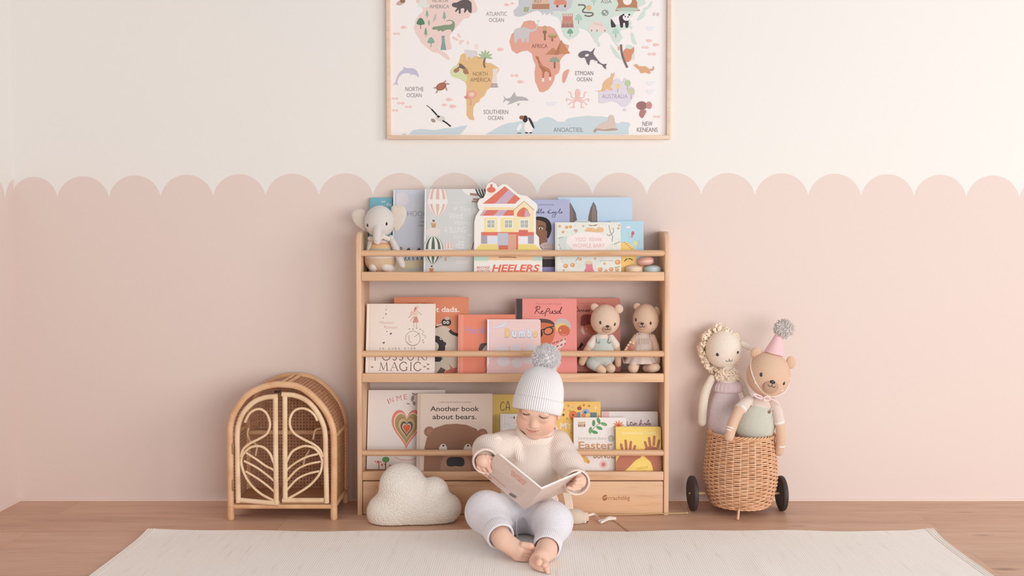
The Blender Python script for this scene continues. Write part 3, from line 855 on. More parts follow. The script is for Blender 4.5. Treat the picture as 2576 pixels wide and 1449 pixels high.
    for q in [(1255, 412, .9), (1326, 453, 1)]: fish(a2, *q)
    for q in [(1222, 480, 1), (1290, 547, 1.2), (1340, 1182, 1)]: candy(a2, *q)
    a2.ell(1312, 142, 14, 20, (222, 205, 203), 10); a2.ell(1350, 145, 14, 20, (222, 205, 203), 10)
    for x, y, w2 in [(1275, 292, 50), (1275, 850, 46), (1275, 935, 44), (275, 1055, 60)]:
        for k in range(4): a2.line([(x-w2+k*8, y-18+k*11), (x+w2-k*10, y-20+k*11)], 6, (232, 236, 244))
    pb.build('print', root, smooth=False)
make_map()

# ------------------------------------------------------------------ bookshelf
FY, BY = -0.180, -0.004
SX0 = (P(890, 590, FY).x+P(903, 1300, FY).x)/2
SX1 = (P(1684, 590, FY).x+P(1684, 1300, FY).x)/2
TH = 0.0165
m_pine = wood('pine', (224, 182, 146), (200, 150, 110), 'x', 1.0)
m_pine_v = wood('pine_upright', (227, 189, 155), (208, 161, 124), 'z', 1.0)
shelf = thing('bookshelf', 'pine front-facing bookshelf with three railed tiers standing against the blush wall', 'bookshelf', ((SX0+SX1)/2, (FY+BY)/2, 0))
ztop = P(890, 582, FY).z
def side(x0, x1):
    r = 0.045
    pts = [(BY, 0), (BY, ztop)]
    for i in range(9):
        a = i/8*PI/2; pts.append((FY+r-r*math.sin(a), ztop-r+r*math.cos(a)))
    pts.append((FY, 0))
    mb = MB(); mb.add(prism(pts, x0, x1, 'yz', 0.004, 3), m_pine_v); return mb.build('side_panel', shelf)
side(SX0, SX0+TH); side(SX1-TH, SX1)
IX0, IX1 = SX0+TH, SX1-TH
LIP = []                                     # (lip top, tray floor)
for pt, pb_ in ((684, 707), (940, 962), (1187, 1209)):
    zt, zb = P(1300, pt, FY).z, P(1300, pb_, FY).z
    LIP.append((zt, zt-0.010))
    mb = MB()
    mb.add(box(IX0+0.0003, IX1-0.0003, FY+0.001, FY+0.016, zb, zt, 0.0025), m_pine)
    mb.add(box(IX0+0.0003, IX1-0.0003, FY+0.016, BY, zb+0.002, zt-0.010, 0.001), m_pine)
    mb.build('shelf_board', shelf)
for pr in (637, 890, 1139):
    z = P(1300, pr, FY+0.012).z
    mb = MB(); mb.add(tube([(IX0-0.002, FY+0.012, z), (IX1+0.002, FY+0.012, z)], 0.0098, 20), m_pine)
    mb.build('front_rail', shelf)
zdt = P(1300, 1211.5, FY).z
mb = MB(); mb.add(box(IX0+0.0015, IX1-0.0015, FY+0.002, FY+0.020, 0.0015, zdt, 0.002), m_pine)
dp = mb
m_burn = (178, 122, 84)
def dmap(px, py, d): return P(px, py, FY+0.002-d)
ad = Art(dp, dmap, None, 1390, 990, 4.024)
ad.poly([(505, 1045), (520, 1030), (535, 1022), (552, 1032), (545, 1042), (520, 1052), (552, 1048), (556, 1066), (540, 1082), (518, 1086), (505, 1070)], m_burn, 3)
ad.line([(518, 1056), (546, 1048)], 5, (226, 188, 154))
ad.text('rrachtlég', 565, 1036, 782, 1076, m_burn, 0.012)
dp.build('drawer_front', shelf)

# ------------------------------------------------------------------ books
TILT = math.radians(11)
CT, ST = math.cos(TILT), math.sin(TILT)
LY = (-0.158, -0.136, -0.114, -0.080, -0.063)   # front faces, front layer first
class Book:
    def __init__(s, label, tier, layer, px0, px1, ptop, cover, page=(246, 238, 228), th=0.012, hard=True, spine=None, round_=0.0, outline=None, roll=0.0, cat='book'):
        s.label = label
        zt, zf = LIP[tier]
        s.th = th
        y0 = LY[layer]
        z0 = zf+th*ST+0.0004
        s.px0, s.px1, s.ptop = px0, px1, ptop
        # height along the leaning cover that reaches the wanted photo row
        pm = (px0+px1)/2
        lo, hi = 0.02, 0.5
        for _ in range(40):
            h = (lo+hi)/2
            q = proj((0, y0+h*ST, z0+h*CT))
            lo, hi = (h, hi) if q[1] > ptop else (lo, h)
        s.h = h
        ym = y0+h*0.5*ST
        s.x0, s.x1 = P(px0, 900, ym).x, P(px1, 900, ym).x
        s.w = s.x1-s.x0
        s.pbot = proj((0, y0, z0))[1]
        s.y0, s.z0 = y0, z0
        s.root = thing('picture_book', label, cat, ((s.x0+s.x1)/2, y0, z0), group='picture books on the %s tier' % ('top', 'middle', 'bottom')[tier])
        s.M = Matrix.Translation(((s.x0+s.x1)/2, y0, z0)) @ Matrix.Rotation(-TILT, 4, 'X') @ Matrix.Rotation(math.radians(-roll), 4, 'Y') @ Matrix.Translation((-s.w/2, 0, 0))
        s.cb = MB()
        cm = mat('cover_%d_%d_%d' % tuple(cover), cover, 0.45, 0.35)
        pm_ = mat('page_edges', page, 0.8, 0.1)
        ct = 0.0022
        w, h = s.w, s.h
        if outline:                          # die-cut board book: outline in photo pixels
            pts = [s.uv(*p) for p in outline]
            s.cb.add(prism(pts, 0.0, ct, 'xz'), cm, s.M)
            s.cb.add(prism(pts, th-ct, th, 'xz'), cm, s.M)
            pg = MB(); pg.add(prism(pts, ct, th-ct, 'xz'), pm_, s.M)
        else:
            r = round_
            def rr(x0, x1, z0, z1):
                p = [(x0, z0), (x1, z0)]
                if r:
                    p = [(x0, z0)]
                    for i in range(6): a = i/5*PI/2; p.append((x1-r+r*math.sin(a), z0+r-r*math.cos(a)))
                    for i in range(6): a = i/5*PI/2; p.append((x1-r+r*math.cos(a), z1-r+r*math.sin(a)))
                else: p.append((x1, z1))
                p.append((x0, z1)); return p
            s.cb.add(prism(rr(0, w, 0, h), 0.0, ct, 'xz', 0.0006, 1), cm, s.M)
            s.cb.add(prism(rr(0, w, 0, h), th-ct, th, 'xz', 0.0006, 1), cm, s.M)
            s.cb.add(box(0, ct, ct, th-ct, 0, h), cm, s.M)
            ins = 0.003 if hard else 0.0003
            pg = MB(); pg.add(prism(rr(ct, w-ins, ins, h-ins), ct+0.0001, th-ct-0.0001, 'xz'), pm_, s.M)
            if spine:                        # spine strip of another colour
                s.art().rect(px0, ptop, px0+spine[0], s.pbot, spine[1])
        s.pages = pg
    def uv(s, px, py):
        return (px-s.px0)/(s.px1-s.px0)*s.w, (s.pbot-py)/(s.pbot-s.ptop)*s.h
    def pt(s, px, py, d):
        u, v = s.uv(px, py); return s.M @ Vector((u, -d, v))
    def art(s, ox=0.0, oy=0.0, k=1.0, clip=None):
        c = clip or (s.px0+0.6, s.ptop+0.6, s.px1-0.6, s.pbot-0.3)
        a = Art(s.cb, s.pt, c, ox, oy, k)
        a.lay = getattr(s, 'lay', 0)
        s._a = getattr(s, '_a', []); s._a.append(a)
        return a
    def layer(s):
        s.lay = max([a.lay for a in getattr(s, '_a', [])]+[0])
    def done(s):
        s.cb.build('cover', s.root, angle=30); s.pages.build('pages', s.root, smooth=False)

# --- top tier
b = Book('teal book half hidden behind the grey elephant toy', 0, 4, 930, 987, 497, (122, 182, 197))
a = b.art(870, 440, 5.174)
a.text('IM', 468, 340, 510, 362, (240, 246, 248)); a.text('tHard', 528, 365, 612, 408, (240, 246, 248)); a.text('L', 468, 392, 490, 408, (240, 246, 248))
b.done()
b = Book('tall pale lavender book with a white spine edge beside the elephant toy', 0, 3, 989, 1075, 477, (214, 216, 226), th=0.013)
a = b.art(870, 440, 5.174)
a.poly([(660, 250), (760, 245), (815, 290), (825, 340), (800, 380), (740, 400), (660, 395)], (228, 221, 226), 4)
a.rect(620, 190, 633, 1270, (240, 240, 242)); a.rect(648, 190, 656, 1270, (190, 196, 206))
a.text('HOOt', 806, 474, 1035, 540, (110, 100, 112), -0.02); a.text('EX', 975, 550, 1006, 572, (150, 142, 156)); a.text('CHIL', 958, 600, 1040, 622, (150, 142, 156)); a.text('HAND', 950, 648, 1045, 676, (150, 142, 156))
for x in (825, 958): a.ell(x, 985, 24, 36, (138, 120, 112), 12, 0.4); a.ell(x+4, 975, 14, 16, (92, 82, 80), 10)
a.ell(730, 960, 20, 24, (166, 150, 140), 12)
for x in (790, 835, 890, 945, 1000): a.line([(x-12, 1120), (x-2, 1070), (x+14, 1120)], 8, (96, 88, 86), 3)
a.poly([(660, 1130), (1060, 1105), (1060, 1270), (660, 1270)], (226, 214, 182)); a.poly([(700, 1240), (1040, 1190), (1060, 1270), (700, 1270)], (214, 214, 206))
b.done()
b = Book('tall grey book with hot air balloons printed on its cover', 0, 1, 1068, 1226, 475, (214, 214, 213), th=0.014)
a = b.art(870, 440, 5.174)
a.rect(1028, 170, 1046, 1280, (238, 236, 234)); a.rect(1054, 170, 1060, 1280, (196, 198, 200))
def balloon(a, cx, top, rx, h, band, c1, c2, n=7, basket=None):
    """striped balloon: dome over a tapering skirt"""
    hb = h*0.46
    for k in range(n):
        u0, u1 = -1+2*k/n, -1+2*(k+1)/n
        c = c1 if k % 2 == 0 else c2
        f0, f1 = math.sin(u0*PI/2), math.sin(u1*PI/2)
        dome = lambda f: [(cx+f*rx*math.sin(t), top+hb*(1-math.cos(t))) for t in [i/6*PI/2 for i in range(7)]]
        sk = lambda f: [(cx+f*rx*(1-(i/5)**1.6*0.86), top+hb+band+(h-hb-band)*(i/5)) for i in range(6)]
        a.poly(dome(f0)+dome(f1)[::-1], c); a.poly(sk(f0)+sk(f1)[::-1], c)
    if band: a.rect(cx-rx, top+hb, cx+rx, top+hb+band, c2)
balloon(a, 1195, 130, 130, 415, 60, (224, 190, 178), (240, 233, 228), 9)
a.ell(1146, 600, 18, 14, (120, 100, 92), 10); a.rect(1112, 628, 1182, 648, (214, 172, 128)); a.poly([(1118, 648), (1178, 648), (1170, 692), (1126, 692)], (204, 156, 110))
a.ell(1140, 745, 100, 55, (228, 220, 216), 16)
balloon(a, 1145, 805, 128, 360, 40, (96, 114, 98), (236, 234, 228), 9)
a.ell(1130, 1190, 14, 12, (110, 92, 84), 10); a.poly([(1098, 1215), (1156, 1215), (1150, 1262), (1106, 1262)], (204, 138, 104))
balloon(a, 1340, 872, 62, 190, 18, (222, 188, 174), (238, 230, 226), 9); a.rect(1298, 1075, 1322, 1122, (206, 168, 148))
a.poly([(1510, 180), (1660, 180), (1690, 240), (1640, 275), (1560, 250)], (238, 234, 230), 3)
for t, x0, y0, x1, y1 in [('tim', 1470, 318, 1530, 332), ('rekkenfors', 1382, 352, 1618, 368), ('iF Tiny', 1402, 420, 1625, 470), ('Wind', 1342, 495, 1520, 572), ('Where o', 1415, 595, 1640, 650), ('A BLUNG', 1285, 680, 1560, 755), ('Wur on', 1402, 790, 1560, 832), ('ne', 1602, 760, 1655, 795), ('rEE', 1440, 870, 1550, 960)]:
    a.text(t, x0, y0, x1, y1, (244, 242, 240), -0.008)
a.ell(1470, 1070, 100, 18, (228, 224, 220), 14); a.rect(1440, 1120, 1602, 1160, (228, 224, 222)); a.text('RANDOMHS', 1455, 1130, 1590, 1150, (204, 204, 204))
for k, (x, y) in enumerate([(1675, 255), (1715, 320), (1700, 350)]): a.line([(x-60, y-4), (x+50, y+6)], 30-k*4, (160, 132, 118))
for k in range(4): a.line([(1690+k*38, 180), (1720+k*34, 250), (1765+k*22, 300)], 17, (84, 76, 74), 3)
a.poly([(1610, 975), (1640, 870), (1668, 870), (1650, 975)], (224, 212, 204)); a.line([(1645, 975), (1668, 880)], 8, (90, 80, 80))
b.done()
HO = [(123, 985), (123, 1262), (1003, 1262), (1003, 1100), (1000, 975), (965, 930), (962, 820), (922, 770), (922, 480), (945, 430), (930, 375), (800, 275), (745, 268), (690, 250), (545, 128), (490, 120), (425, 165), (400, 115), (345, 92), (295, 115), (270, 170), (265, 250), (240, 300), (185, 320), (160, 370), (170, 425), (190, 460), (140, 540), (123, 620)]
k5 = 5.174
house = [(1170+x/k5, 440+y/k5) for x, y in HO][::-1]
house = house[::-1]
b = Book('house-shaped board book with a striped red and lilac roof', 0, 0, 1194, 1364, 458, (246, 240, 234), th=0.016, outline=house)
a = b.art(1170, 440, 5.174)
RD, LL, CR, YL = (226, 124, 106), (205, 178, 196), (246, 228, 188), (240, 220, 140)
a.ell(340, 195, 58, 38, RD, 18); a.rect(325, 122, 356, 165, RD); a.rect(285, 235, 400, 262, (242, 226, 204))
a.poly([(230, 378), (515, 148), (718, 310), (650, 378)], RD); a.poly([(385, 378), (570, 190), (648, 255), (535, 378)], LL)
a.rect(250, 425, 635, 455, (246, 220, 168)); a.poly([(190, 535), (245, 460), (635, 460), (635, 535)], RD)
a.poly([(190, 535), (245, 460), (290, 460), (225, 535)], LL); a.poly([(370, 535), (440, 460), (550, 460), (490, 535)], LL)
a.rect(250, 562, 895, 750, CR); a.rect(250, 562, 415, 750, (247, 228, 160)); a.rect(465, 562, 635, 750, (247, 228, 160)); a.rect(420, 560, 460, 760, (246, 240, 230))
a.poly([(635, 750), (635, 462), (768, 350), (895, 462), (895, 750)], CR); a.line([(632, 462), (768, 345), (900, 462)], 13, (204, 178, 140))
a.poly([(680, 545), (690, 480), (720, 450), (765, 425), (810, 455), (835, 500), (838, 545)], RD, 2); a.poly([(770, 545), (790, 450), (830, 490), (838, 545)], LL)
for x0, x1 in ((292, 385), (518, 612), (722, 822)):
    a.rect(x0-10, 582, x1+10, 700, (248, 244, 236)); a.rect(x0, 594, x1, 690, (186, 190, 178)); a.line([((x0+x1)/2, 594), ((x0+x1)/2, 690)], 6, (232, 232, 224)); a.line([(x0, 640), (x1, 640)], 6, (232, 232, 224))
a.rect(212, 748, 895, 792, RD); a.rect(212, 792, 290, 900, (176, 166, 178)); a.rect(820, 792, 895, 900, (176, 166, 178)); a.rect(290, 792, 820, 900, (228, 216, 214)); a.rect(700, 720, 818, 800, (218, 120, 106))
a.rect(300, 808, 420, 900, (226, 228, 240)); a.rect(692, 808, 815, 900, (240, 236, 240))
a.poly([(130, 985), (210, 905), (900, 905), (995, 985)], YL); a.rect(130, 985, 998, 1060, (214, 228, 214))
a.rect(428, 760, 560, 960, (196, 198, 210)); a.rect(560, 780, 664, 975, (222, 170, 150)); a.rect(440, 920, 560, 975, (214, 120, 104)); a.rect(664, 760, 692, 975, RD)
a.rect(125, 1050, 310, 1120, (196, 222, 208)); a.rect(880, 1050, 1000, 1120, (196, 222, 208)); a.rect(310, 1050, 880, 1112, (240, 208, 170)); a.line([(440, 1075), (560, 1072), (670, 1078)], 10, (150, 106, 84)); a.rect(125, 1122, 1000, 1262, (240, 238, 230))
a.text('HEELERS', 352, 1168, 970, 1258, (232, 122, 104), 0.03, shear=0.2); a.text('BECHISE', 158, 1192, 330, 1222, (206, 112, 104), 0.02, shear=0.2); a.text('ADNYTN', 155, 1234, 332, 1262, (206, 112, 104), 0.02, shear=0.2)
b.done()
b = Book('periwinkle biography book with a printed face, right of the house book', 0, 1, 1340, 1433, 502, (180, 183, 214))
a = b.art(1170, 440, 5.174)
a.text('KAMI·DOWLISE', 962, 380, 1155, 400, (108, 106, 140))
def script(a, pts, w, c): a.line(pts, w, c, 5)
DK = (66, 66, 92)
for pts in [[(915, 500), (940, 480), (935, 500), (950, 490), (965, 440), (955, 500), (970, 495)], [(970, 495), (995, 440), (985, 500), (1005, 490), (1025, 478), (1010, 500), (1040, 492)], [(1065, 495), (1095, 470), (1080, 500), (1110, 495)], [(1118, 450), (1090, 470), (1095, 500), (1130, 495), (1150, 478), (1140, 500), (1165, 490), (1165, 478)], [(1168, 480), (1160, 500), (1185, 480), (1170, 540), (1140, 552), (1135, 530), (1195, 500)], [(1200, 498), (1215, 480), (1240, 440), (1225, 500), (1250, 495), (1262, 478), (1245, 500), (1268, 490)]]:
    script(a, pts, 6, DK)
SKN, HAIR = (144, 104, 84), (52, 46, 46)
a.poly([(915, 600), (980, 590), (1060, 620), (1080, 700), (1090, 760), (1070, 820), (1070, 870), (1040, 900), (975, 915), (915, 880)], SKN, 3)
a.poly([(915, 550), (985, 545), (1060, 565), (1110, 620), (1125, 700), (1110, 770), (1080, 830), (1065, 810), (1068, 740), (1050, 720), (1055, 660), (1040, 620), (960, 590), (915, 588)], HAIR, 2)
a.ell(985, 700, 26, 15, (238, 232, 228), 14); a.ell(985, 702, 13, 14, (60, 44, 40), 12); a.line([(955, 672), (990, 662), (1030, 680)], 9, (84, 60, 50), 4)
a.poly([(975, 915), (1060, 880), (1130, 900), (1165, 950), (1165, 1070), (975, 1070)], (196, 176, 172), 2); a.poly([(975, 930), (1000, 960), (1000, 1070), (975, 1070)], (60, 56, 60))
for k in range(8): a.ell(1040+(k % 4)*32, 920+(k//4)*40, 8, 8, (160, 140, 140), 8)
a.rect(960, 1095, 1180, 1200, (62, 54, 56)); a.rect(960, 1065, 1180, 1098, (150, 130, 118)); a.rect(960, 1200, 1180, 1262, (152, 148, 192))
b.done()
b = Book('wide light blue book with two tall grey donkey ears on its cover', 0, 2, 1404, 1590, 496, (196, 217, 236), th=0.013)
a = b.art(1380, 470, 5.797)
a.rect(140, 150, 152, 1200, (224, 232, 240))
for pts, inn in [([(312, 225), (350, 290), (395, 380), (415, 500), (415, 560), (290, 560), (290, 380), (295, 290)], [(316, 250), (345, 320), (358, 420), (352, 540), (296, 540), (298, 330)]), ([(655, 215), (690, 280), (708, 370), (708, 560), (565, 560), (580, 430), (610, 310)], [(650, 250), (680, 300), (694, 400), (694, 540), (625, 540), (630, 380)])]:
    a.poly(pts, (118, 110, 108)); a.poly(inn, (146, 128, 118))
a.ell(490, 560, 150, 80, (220, 228, 232), 20)
b.done()
b = Book('floral board book of little foods with an oval title panel, on the top tier', 0, 0, 1396, 1561, 559, (232, 233, 224), th=0.015, hard=False, round_=0.006)
a = b.art(1380, 470, 5.797)
a.rect(95, 520, 125, 1240, (216, 218, 208)); a.ell(480, 1000, 330, 190, (222, 228, 222), 24)
rr = random.Random(3)
def food(x, y, r, c, c2): a.ell(x, y, r, r*0.9, c, 12); a.ell(x-r*0.15, y-r*0.15, r*0.5, r*0.45, c2, 8)
for x, y, r in [(160, 575, 22), (262, 590, 26), (318, 583, 24), (210, 658, 22), (505, 572, 16), (1028, 562, 16), (1015, 605, 18), (245, 1155, 36), (345, 1140, 34), (455, 1055, 26), (215, 1218, 16), (1000, 1100, 42), (808, 1120, 18), (672, 1045, 20), (745, 1205, 34), (905, 1205, 34), (990, 1210, 30), (830, 1225, 24)]:
    food(x, y, r, (222, 160, 112), (238, 196, 150))
a.poly([(525, 650), (560, 600), (640, 595), (690, 620), (720, 590), (790, 600), (798, 655), (700, 665), (600, 655)], (232, 190, 146), 2); a.poly([(570, 550), (640, 562), (720, 545), (690, 570), (610, 572)], (176, 126, 96)); a.poly([(370, 620), (395, 618), (424, 622), (420, 655), (395, 668), (372, 650)], (206, 180, 172), 2)
for _ in range(60):
    x, y = rr.uniform(110, 1040), rr.uniform(530, 1235); a.ell(x, y, 7, 5, rr.choice([(206, 204, 192), (200, 186, 170), (190, 206, 200), (226, 190, 160)]), 7)
for pts in [[(880, 560), (900, 660), (930, 720), (925, 800)], [(940, 600), (945, 660), (880, 710), (850, 690)], [(140, 760), (180, 740), (260, 735)], [(140, 840), (165, 870), (170, 910)], [(950, 840), (1040, 800)], [(435, 1025), (390, 1085)], [(950, 1180), (1030, 1165)]]: a.line(pts, 9, (158, 156, 148), 3)
a.poly([(145, 790), (200, 740), (262, 742), (250, 910), (180, 910)], (214, 222, 218), 2)
a.poly([(535, 1100), (580, 1085), (625, 1105), (640, 1190), (655, 1240), (515, 1240), (540, 1180)], (224, 140, 148), 2); a.ell(580, 1105, 55, 28, (226, 206, 180), 14)
a.text('BITTOO RAKIS', 738, 1066, 940, 1090, (196, 196, 196))
a.ell(580, 800, 322, 140, (246, 234, 232), 30); a.rect(340, 830, 820, 938, (246, 234, 232))
a.text('YIOƆ  YEIWK', 385, 742, 780, 796, (226, 176, 176)); a.text('WOWLE BARY', 345, 830, 815, 886, (226, 176, 176))
b.done()
b = Book('light blue book with a yellow chick at its foot, right end of the top tier', 0, 1, 1535, 1618, 556, (184, 217, 232))
a = b.art(1380, 470, 5.797)
a.rect(1372, 500, 1384, 1240, (206, 230, 240))
a.ell(1160, 590, 32, 18, (240, 226, 236), 12)
a.ell(1225, 680, 22, 34, (196, 110, 120), 14, 0.3); a.ell(1212, 725, 16, 24, (206, 150, 160), 12, 0.3); a.line([(1150, 660), (1180, 740)], 10, (200, 206, 160)); a.ell(1258, 828, 30, 38, (230, 222, 158), 14); a.line([(1290, 800), (1325, 800), (1290, 880)], 9, (206, 190, 150), 3)
a.ell(1100, 1040, 175, 235, (244, 208, 128), 30); 
for k in range(6): a.line([(1085+k*26, 820+k*22), (1120+k*26, 806+k*24)], 6, (130, 110, 110))
a.line([(1100, 1090), (1120, 1060), (1145, 1052)], 13, (84, 70, 60), 3); a.line([(1155, 1058), (1180, 1050), (1218, 1070)], 13, (84, 70, 60), 3)
a.poly([(1040, 1180), (1200, 1120), (1385, 1150), (1385, 1240), (1040, 1240)], (228, 186, 110))
b.done()
# --- wooden macarons
m_cream = mat('macaron_cream', (238, 214, 186), 0.5); m_blue = mat('macaron_blue', (196, 212, 212), 0.5); m_rose = mat('macaron_rose', (228, 172, 160), 0.5)
m_fill = mat('macaron_filling', (246, 230, 218), 0.6)
def macaron(m, label, cx, cy, r, y, tilt=0.0, fill=None):
    s_ = S(y); c = P(cx, cy, y); R_ = r*s_
    root = thing('toy_macaron', label, 'toy', c, (0, tilt, 0), 'wooden macarons on the top tier')
    hh = R_*0.54
    def shell(sg):
        pr = [(0.0004, sg*hh)]+[(R_*math.sin(a), sg*(R_*0.09+(hh-R_*0.09)*math.cos(a)**0.8)) for a in [i/10*PI/2 for i in range(1, 10)]]+[(R_, sg*R_*0.10), (R_*0.99, sg*R_*0.045), (R_*0.9, sg*R_*0.03)]
        if sg > 0: pr = pr[::-1]
        mb = MB(); mb.add(lathe(pr, 36), m); return mb
    shell(1).build('shell', root, world=False); shell(-1).build('shell', root, world=False)
    mb = MB(); mb.add(lathe([(R_*0.5, -R_*0.05), (R_*0.955, -R_*0.045), (R_*0.965, 0), (R_*0.955, R_*0.045), (R_*0.5, R_*0.05)], 36), fill or m); mb.build('filling', root, world=False)
    return root
zf = LIP[0][1]
for m, lb, cx, cy, r, y, t, fl in [(m_cream, 'cream wooden toy macaron lying flat beside the floral board book', 1594.5, 672, 22, -0.135, 0, None), (m_blue, 'pale blue wooden toy macaron by the right end panel of the top tier', 1641, 673, 22, -0.135, 0, None)]:
    o = macaron(m, lb, cx, cy, r, y, t, fl); o.location.z = zf+r*S(y)*0.54+0.0003
o = macaron(m_rose, 'pink wooden toy macaron balanced on top of the cream and blue ones', 1624, 656, 21, -0.135, math.radians(-5), m_fill); o.location.z = zf+0.0425

# --- middle tier
b = Book('cream book reading MAGIC at the left end of the middle tier', 1, 0, 921, 1094, 764, (240, 226, 216), th=0.013)
a = b.art(880, 720, 5.572)
a.rect(245, 235, 262, 1230, (246, 236, 228)); a.rect(278, 235, 284, 1230, (224, 206, 198))
GY, RO = (128, 110, 108), (218, 170, 152)
def serif(a, ch, x0, y0, x1, y1, w, c):
    """roman capitals drawn with thick and thin strokes"""
    X = lambda u: x0+(x1-x0)*u
    Y = lambda v: y0+(y1-y0)*v
    t = w*0.42
    def ln(*p, ww=w): a.line([(X(u), Y(v)) for u, v in p], ww, c, 0 if len(p) == 2 else 6)
    def sf(u, v, q=0.14): a.line([(X(u-q), Y(v)), (X(u+q), Y(v))], t, c)
    if ch == 'M': ln((.12, 1), (.2, 0), ww=t); ln((.2, 0), (.5, .92)); ln((.5, .92), (.82, 0), ww=t); ln((.82, 0), (.9, 1)); sf(.12, 1); sf(.9, 1)
    elif ch == 'A': ln((.08, 1), (.5, 0), ww=t); ln((.5, 0), (.92, 1)); ln((.24, .63), (.76, .63), ww=t); sf(.08, 1); sf(.92, 1)
    elif ch == 'G': ln((.9, .2), (.7, .02), (.4, 0), (.1, .3), (.1, .68), (.4, 1), (.75, .96), (.88, .85)); ln((.88, .58), (.88, .98)); sf(.86, .58)
    elif ch == 'I': ln((.5, 0), (.5, 1)); sf(.5, 0, .4); sf(.5, 1, .4)
    elif ch == 'C': ln((.92, .2), (.7, .02), (.42, 0), (.1, .3), (.1, .7), (.42, 1), (.75, .97), (.95, .78))
    elif ch == 'O': ln((.5, 0), (.12, .2), (.05, .5), (.12, .8), (.5, 1), (.88, .8), (.95, .5), (.88, .2), (.5, 0))
    elif ch == 'P': ln((.2, 0), (.2, 1)); ln((.2, 0), (.7, .05), (.8, .28), (.65, .5), (.2, .55)); sf(.2, 1)
    elif ch == 'S': ln((.85, .15), (.5, 0), (.15, .2), (.35, .45), (.7, .6), (.85, .8), (.5, 1), (.12, .85))
    elif ch == 'U': ln((.15, 0), (.15, .7), (.5, 1), (.82, .7), (.82, 0)); sf(.15, 0); sf(.82, 0)
    elif ch == 'R': ln((.2, 0), (.2, 1)); ln((.2, 0), (.7, .05), (.78, .25), (.6, .48), (.2, .52)); ln((.45, .52), (.95, 1)); sf(.2, 1)
for ch, x0, x1 in (('M', 415, 548), ('A', 575, 690), ('G', 700, 820), ('I', 848, 880), ('C', 900, 1010)): serif(a, ch, x0, 1068, x1, 1184, 13, GY)
for ch, x0, x1 in (('P', 345, 430), ('O', 460, 575), ('S', 600, 670), ('S', 690, 760), ('U', 800, 920), ('R', 945, 1060)): serif(a, ch, x0, 925, x1, 1040, 12, GY)
a.line([(1075, 990), (1085, 1010), (1070, 1040)], 9, GY, 3)
for i, ch in enumerate('AS LUES KINE'):
    if ch != ' ': a.text(ch, 418+i*44+(9 if ch == 'I' else 0), 860, 440+i*44-(9 if ch == 'I' else 0), 888, (140, 122, 118))
a.text('Maeetan', 412, 490, 612, 530, RO, -0.01, shear=0.3); a.text('Ranezet', 472, 556, 672, 596, RO, -0.01, shear=0.3)
for x, y, r in [(502, 280, 5), (502, 328, 8), (500, 392, 12), (465, 448, 8), (520, 636, 9), (575, 668, 18), (516, 692, 5), (478, 795, 18)]: a.ell(x, y, r, r*0.7, (120, 108, 108), 8, -0.6)
a.ell(885, 735, 106, 108, (196, 172, 164), 30); a.ell(885, 735, 96, 98, (240, 226, 216), 30)
a.line([(830, 690), (835, 770), (870, 790)], 7, (160, 132, 126), 4); a.line([(905, 715), (980, 655)], 6, (140, 116, 112)); a.line([(800, 780), (870, 832), (950, 815)], 6, (176, 146, 140), 4); a.line([(1000, 620), (1040, 640), (1010, 670), (1070, 710), (1040, 730)], 5, (176, 150, 140), 4)
a.ell(940, 295, 26, 24, (232, 206, 192), 12); a.poly([(905, 300), (930, 300), (920, 355), (895, 350)], (196, 130, 110), 2); a.ell(875, 380, 34, 30, (230, 196, 180), 14); a.poly([(910, 330), (955, 330), (945, 430), (910, 430)], (236, 206, 192)); a.poly([(900, 430), (940, 430), (962, 508), (878, 514)], (204, 150, 132)); a.line([(960, 365), (1003, 402)], 6, (170, 130, 118))
for x in (898, 935): a.line([(x, 512), (x-3, 575), (x+14, 580)], 5, (178, 142, 130))
a.line([(815, 445), (860, 405)], 6, (178, 142, 130)); a.line([(840, 495), (895, 420)], 6, (178, 142, 130))
for x, y in [(835, 600), (885, 602), (935, 592), (985, 606), (1025, 760), (1035, 792)]: a.ell(x, y, 11, 7, (150, 124, 118), 8, -0.5)
for x, y in [(325, 1135), (1055, 1130), (1105, 1098), (1105, 1160)]: a.ell(x, y, 20, 9, (150, 124, 116), 9, -0.3); a.line([(x-30, y-25), (x-8, y-10)], 4, (170, 146, 138))
b.done()
b = Book('orange book reading dads with a panda on its cover', 1, 2, 990, 1178, 747, (226, 146, 112), th=0.014)
a = b.art(880, 720, 5.572)
a.rect(608, 150, 625, 1230, (236, 164, 132))
a.text('WHAT ABOUT', 806, 232, 1168, 250, (150, 92, 72)); a.text('not dads.', 1080, 290, 1530, 362, (250, 240, 232), 0.02)
WB, BK = (214, 200, 184), (66, 60, 58)
a.poly([(1150, 1240), (1150, 640), (1230, 590), (1320, 555), (1400, 600), (1500, 690), (1560, 800), (1600, 1240)], WB, 2)
for x in (1330, 1372): a.ell(x, 510, 48, 50, BK, 18)
for x in (1325, 1372): a.ell(x, 512, 22, 22, (226, 218, 206), 12); a.ell(x+2, 514, 9, 9, BK, 8)
a.ell(1362, 455, 34, 26, (206, 190, 176), 12); a.line([(1190, 580), (1240, 550), (1310, 520)], 34, BK, 4); a.line([(1210, 555), (1290, 530)], 22, (226, 212, 196)); a.line([(1400, 620), (1440, 660), (1520, 690)], 42, BK, 4)
a.ell(1200, 870, 140, 175, BK, 24); a.ell(1190, 850, 60, 66, (214, 206, 194), 16); a.ell(1330, 810, 24, 26, BK, 12); a.ell(1282, 738, 20, 20, (226, 218, 206), 10); a.ell(1282, 738, 9, 9, BK, 8)
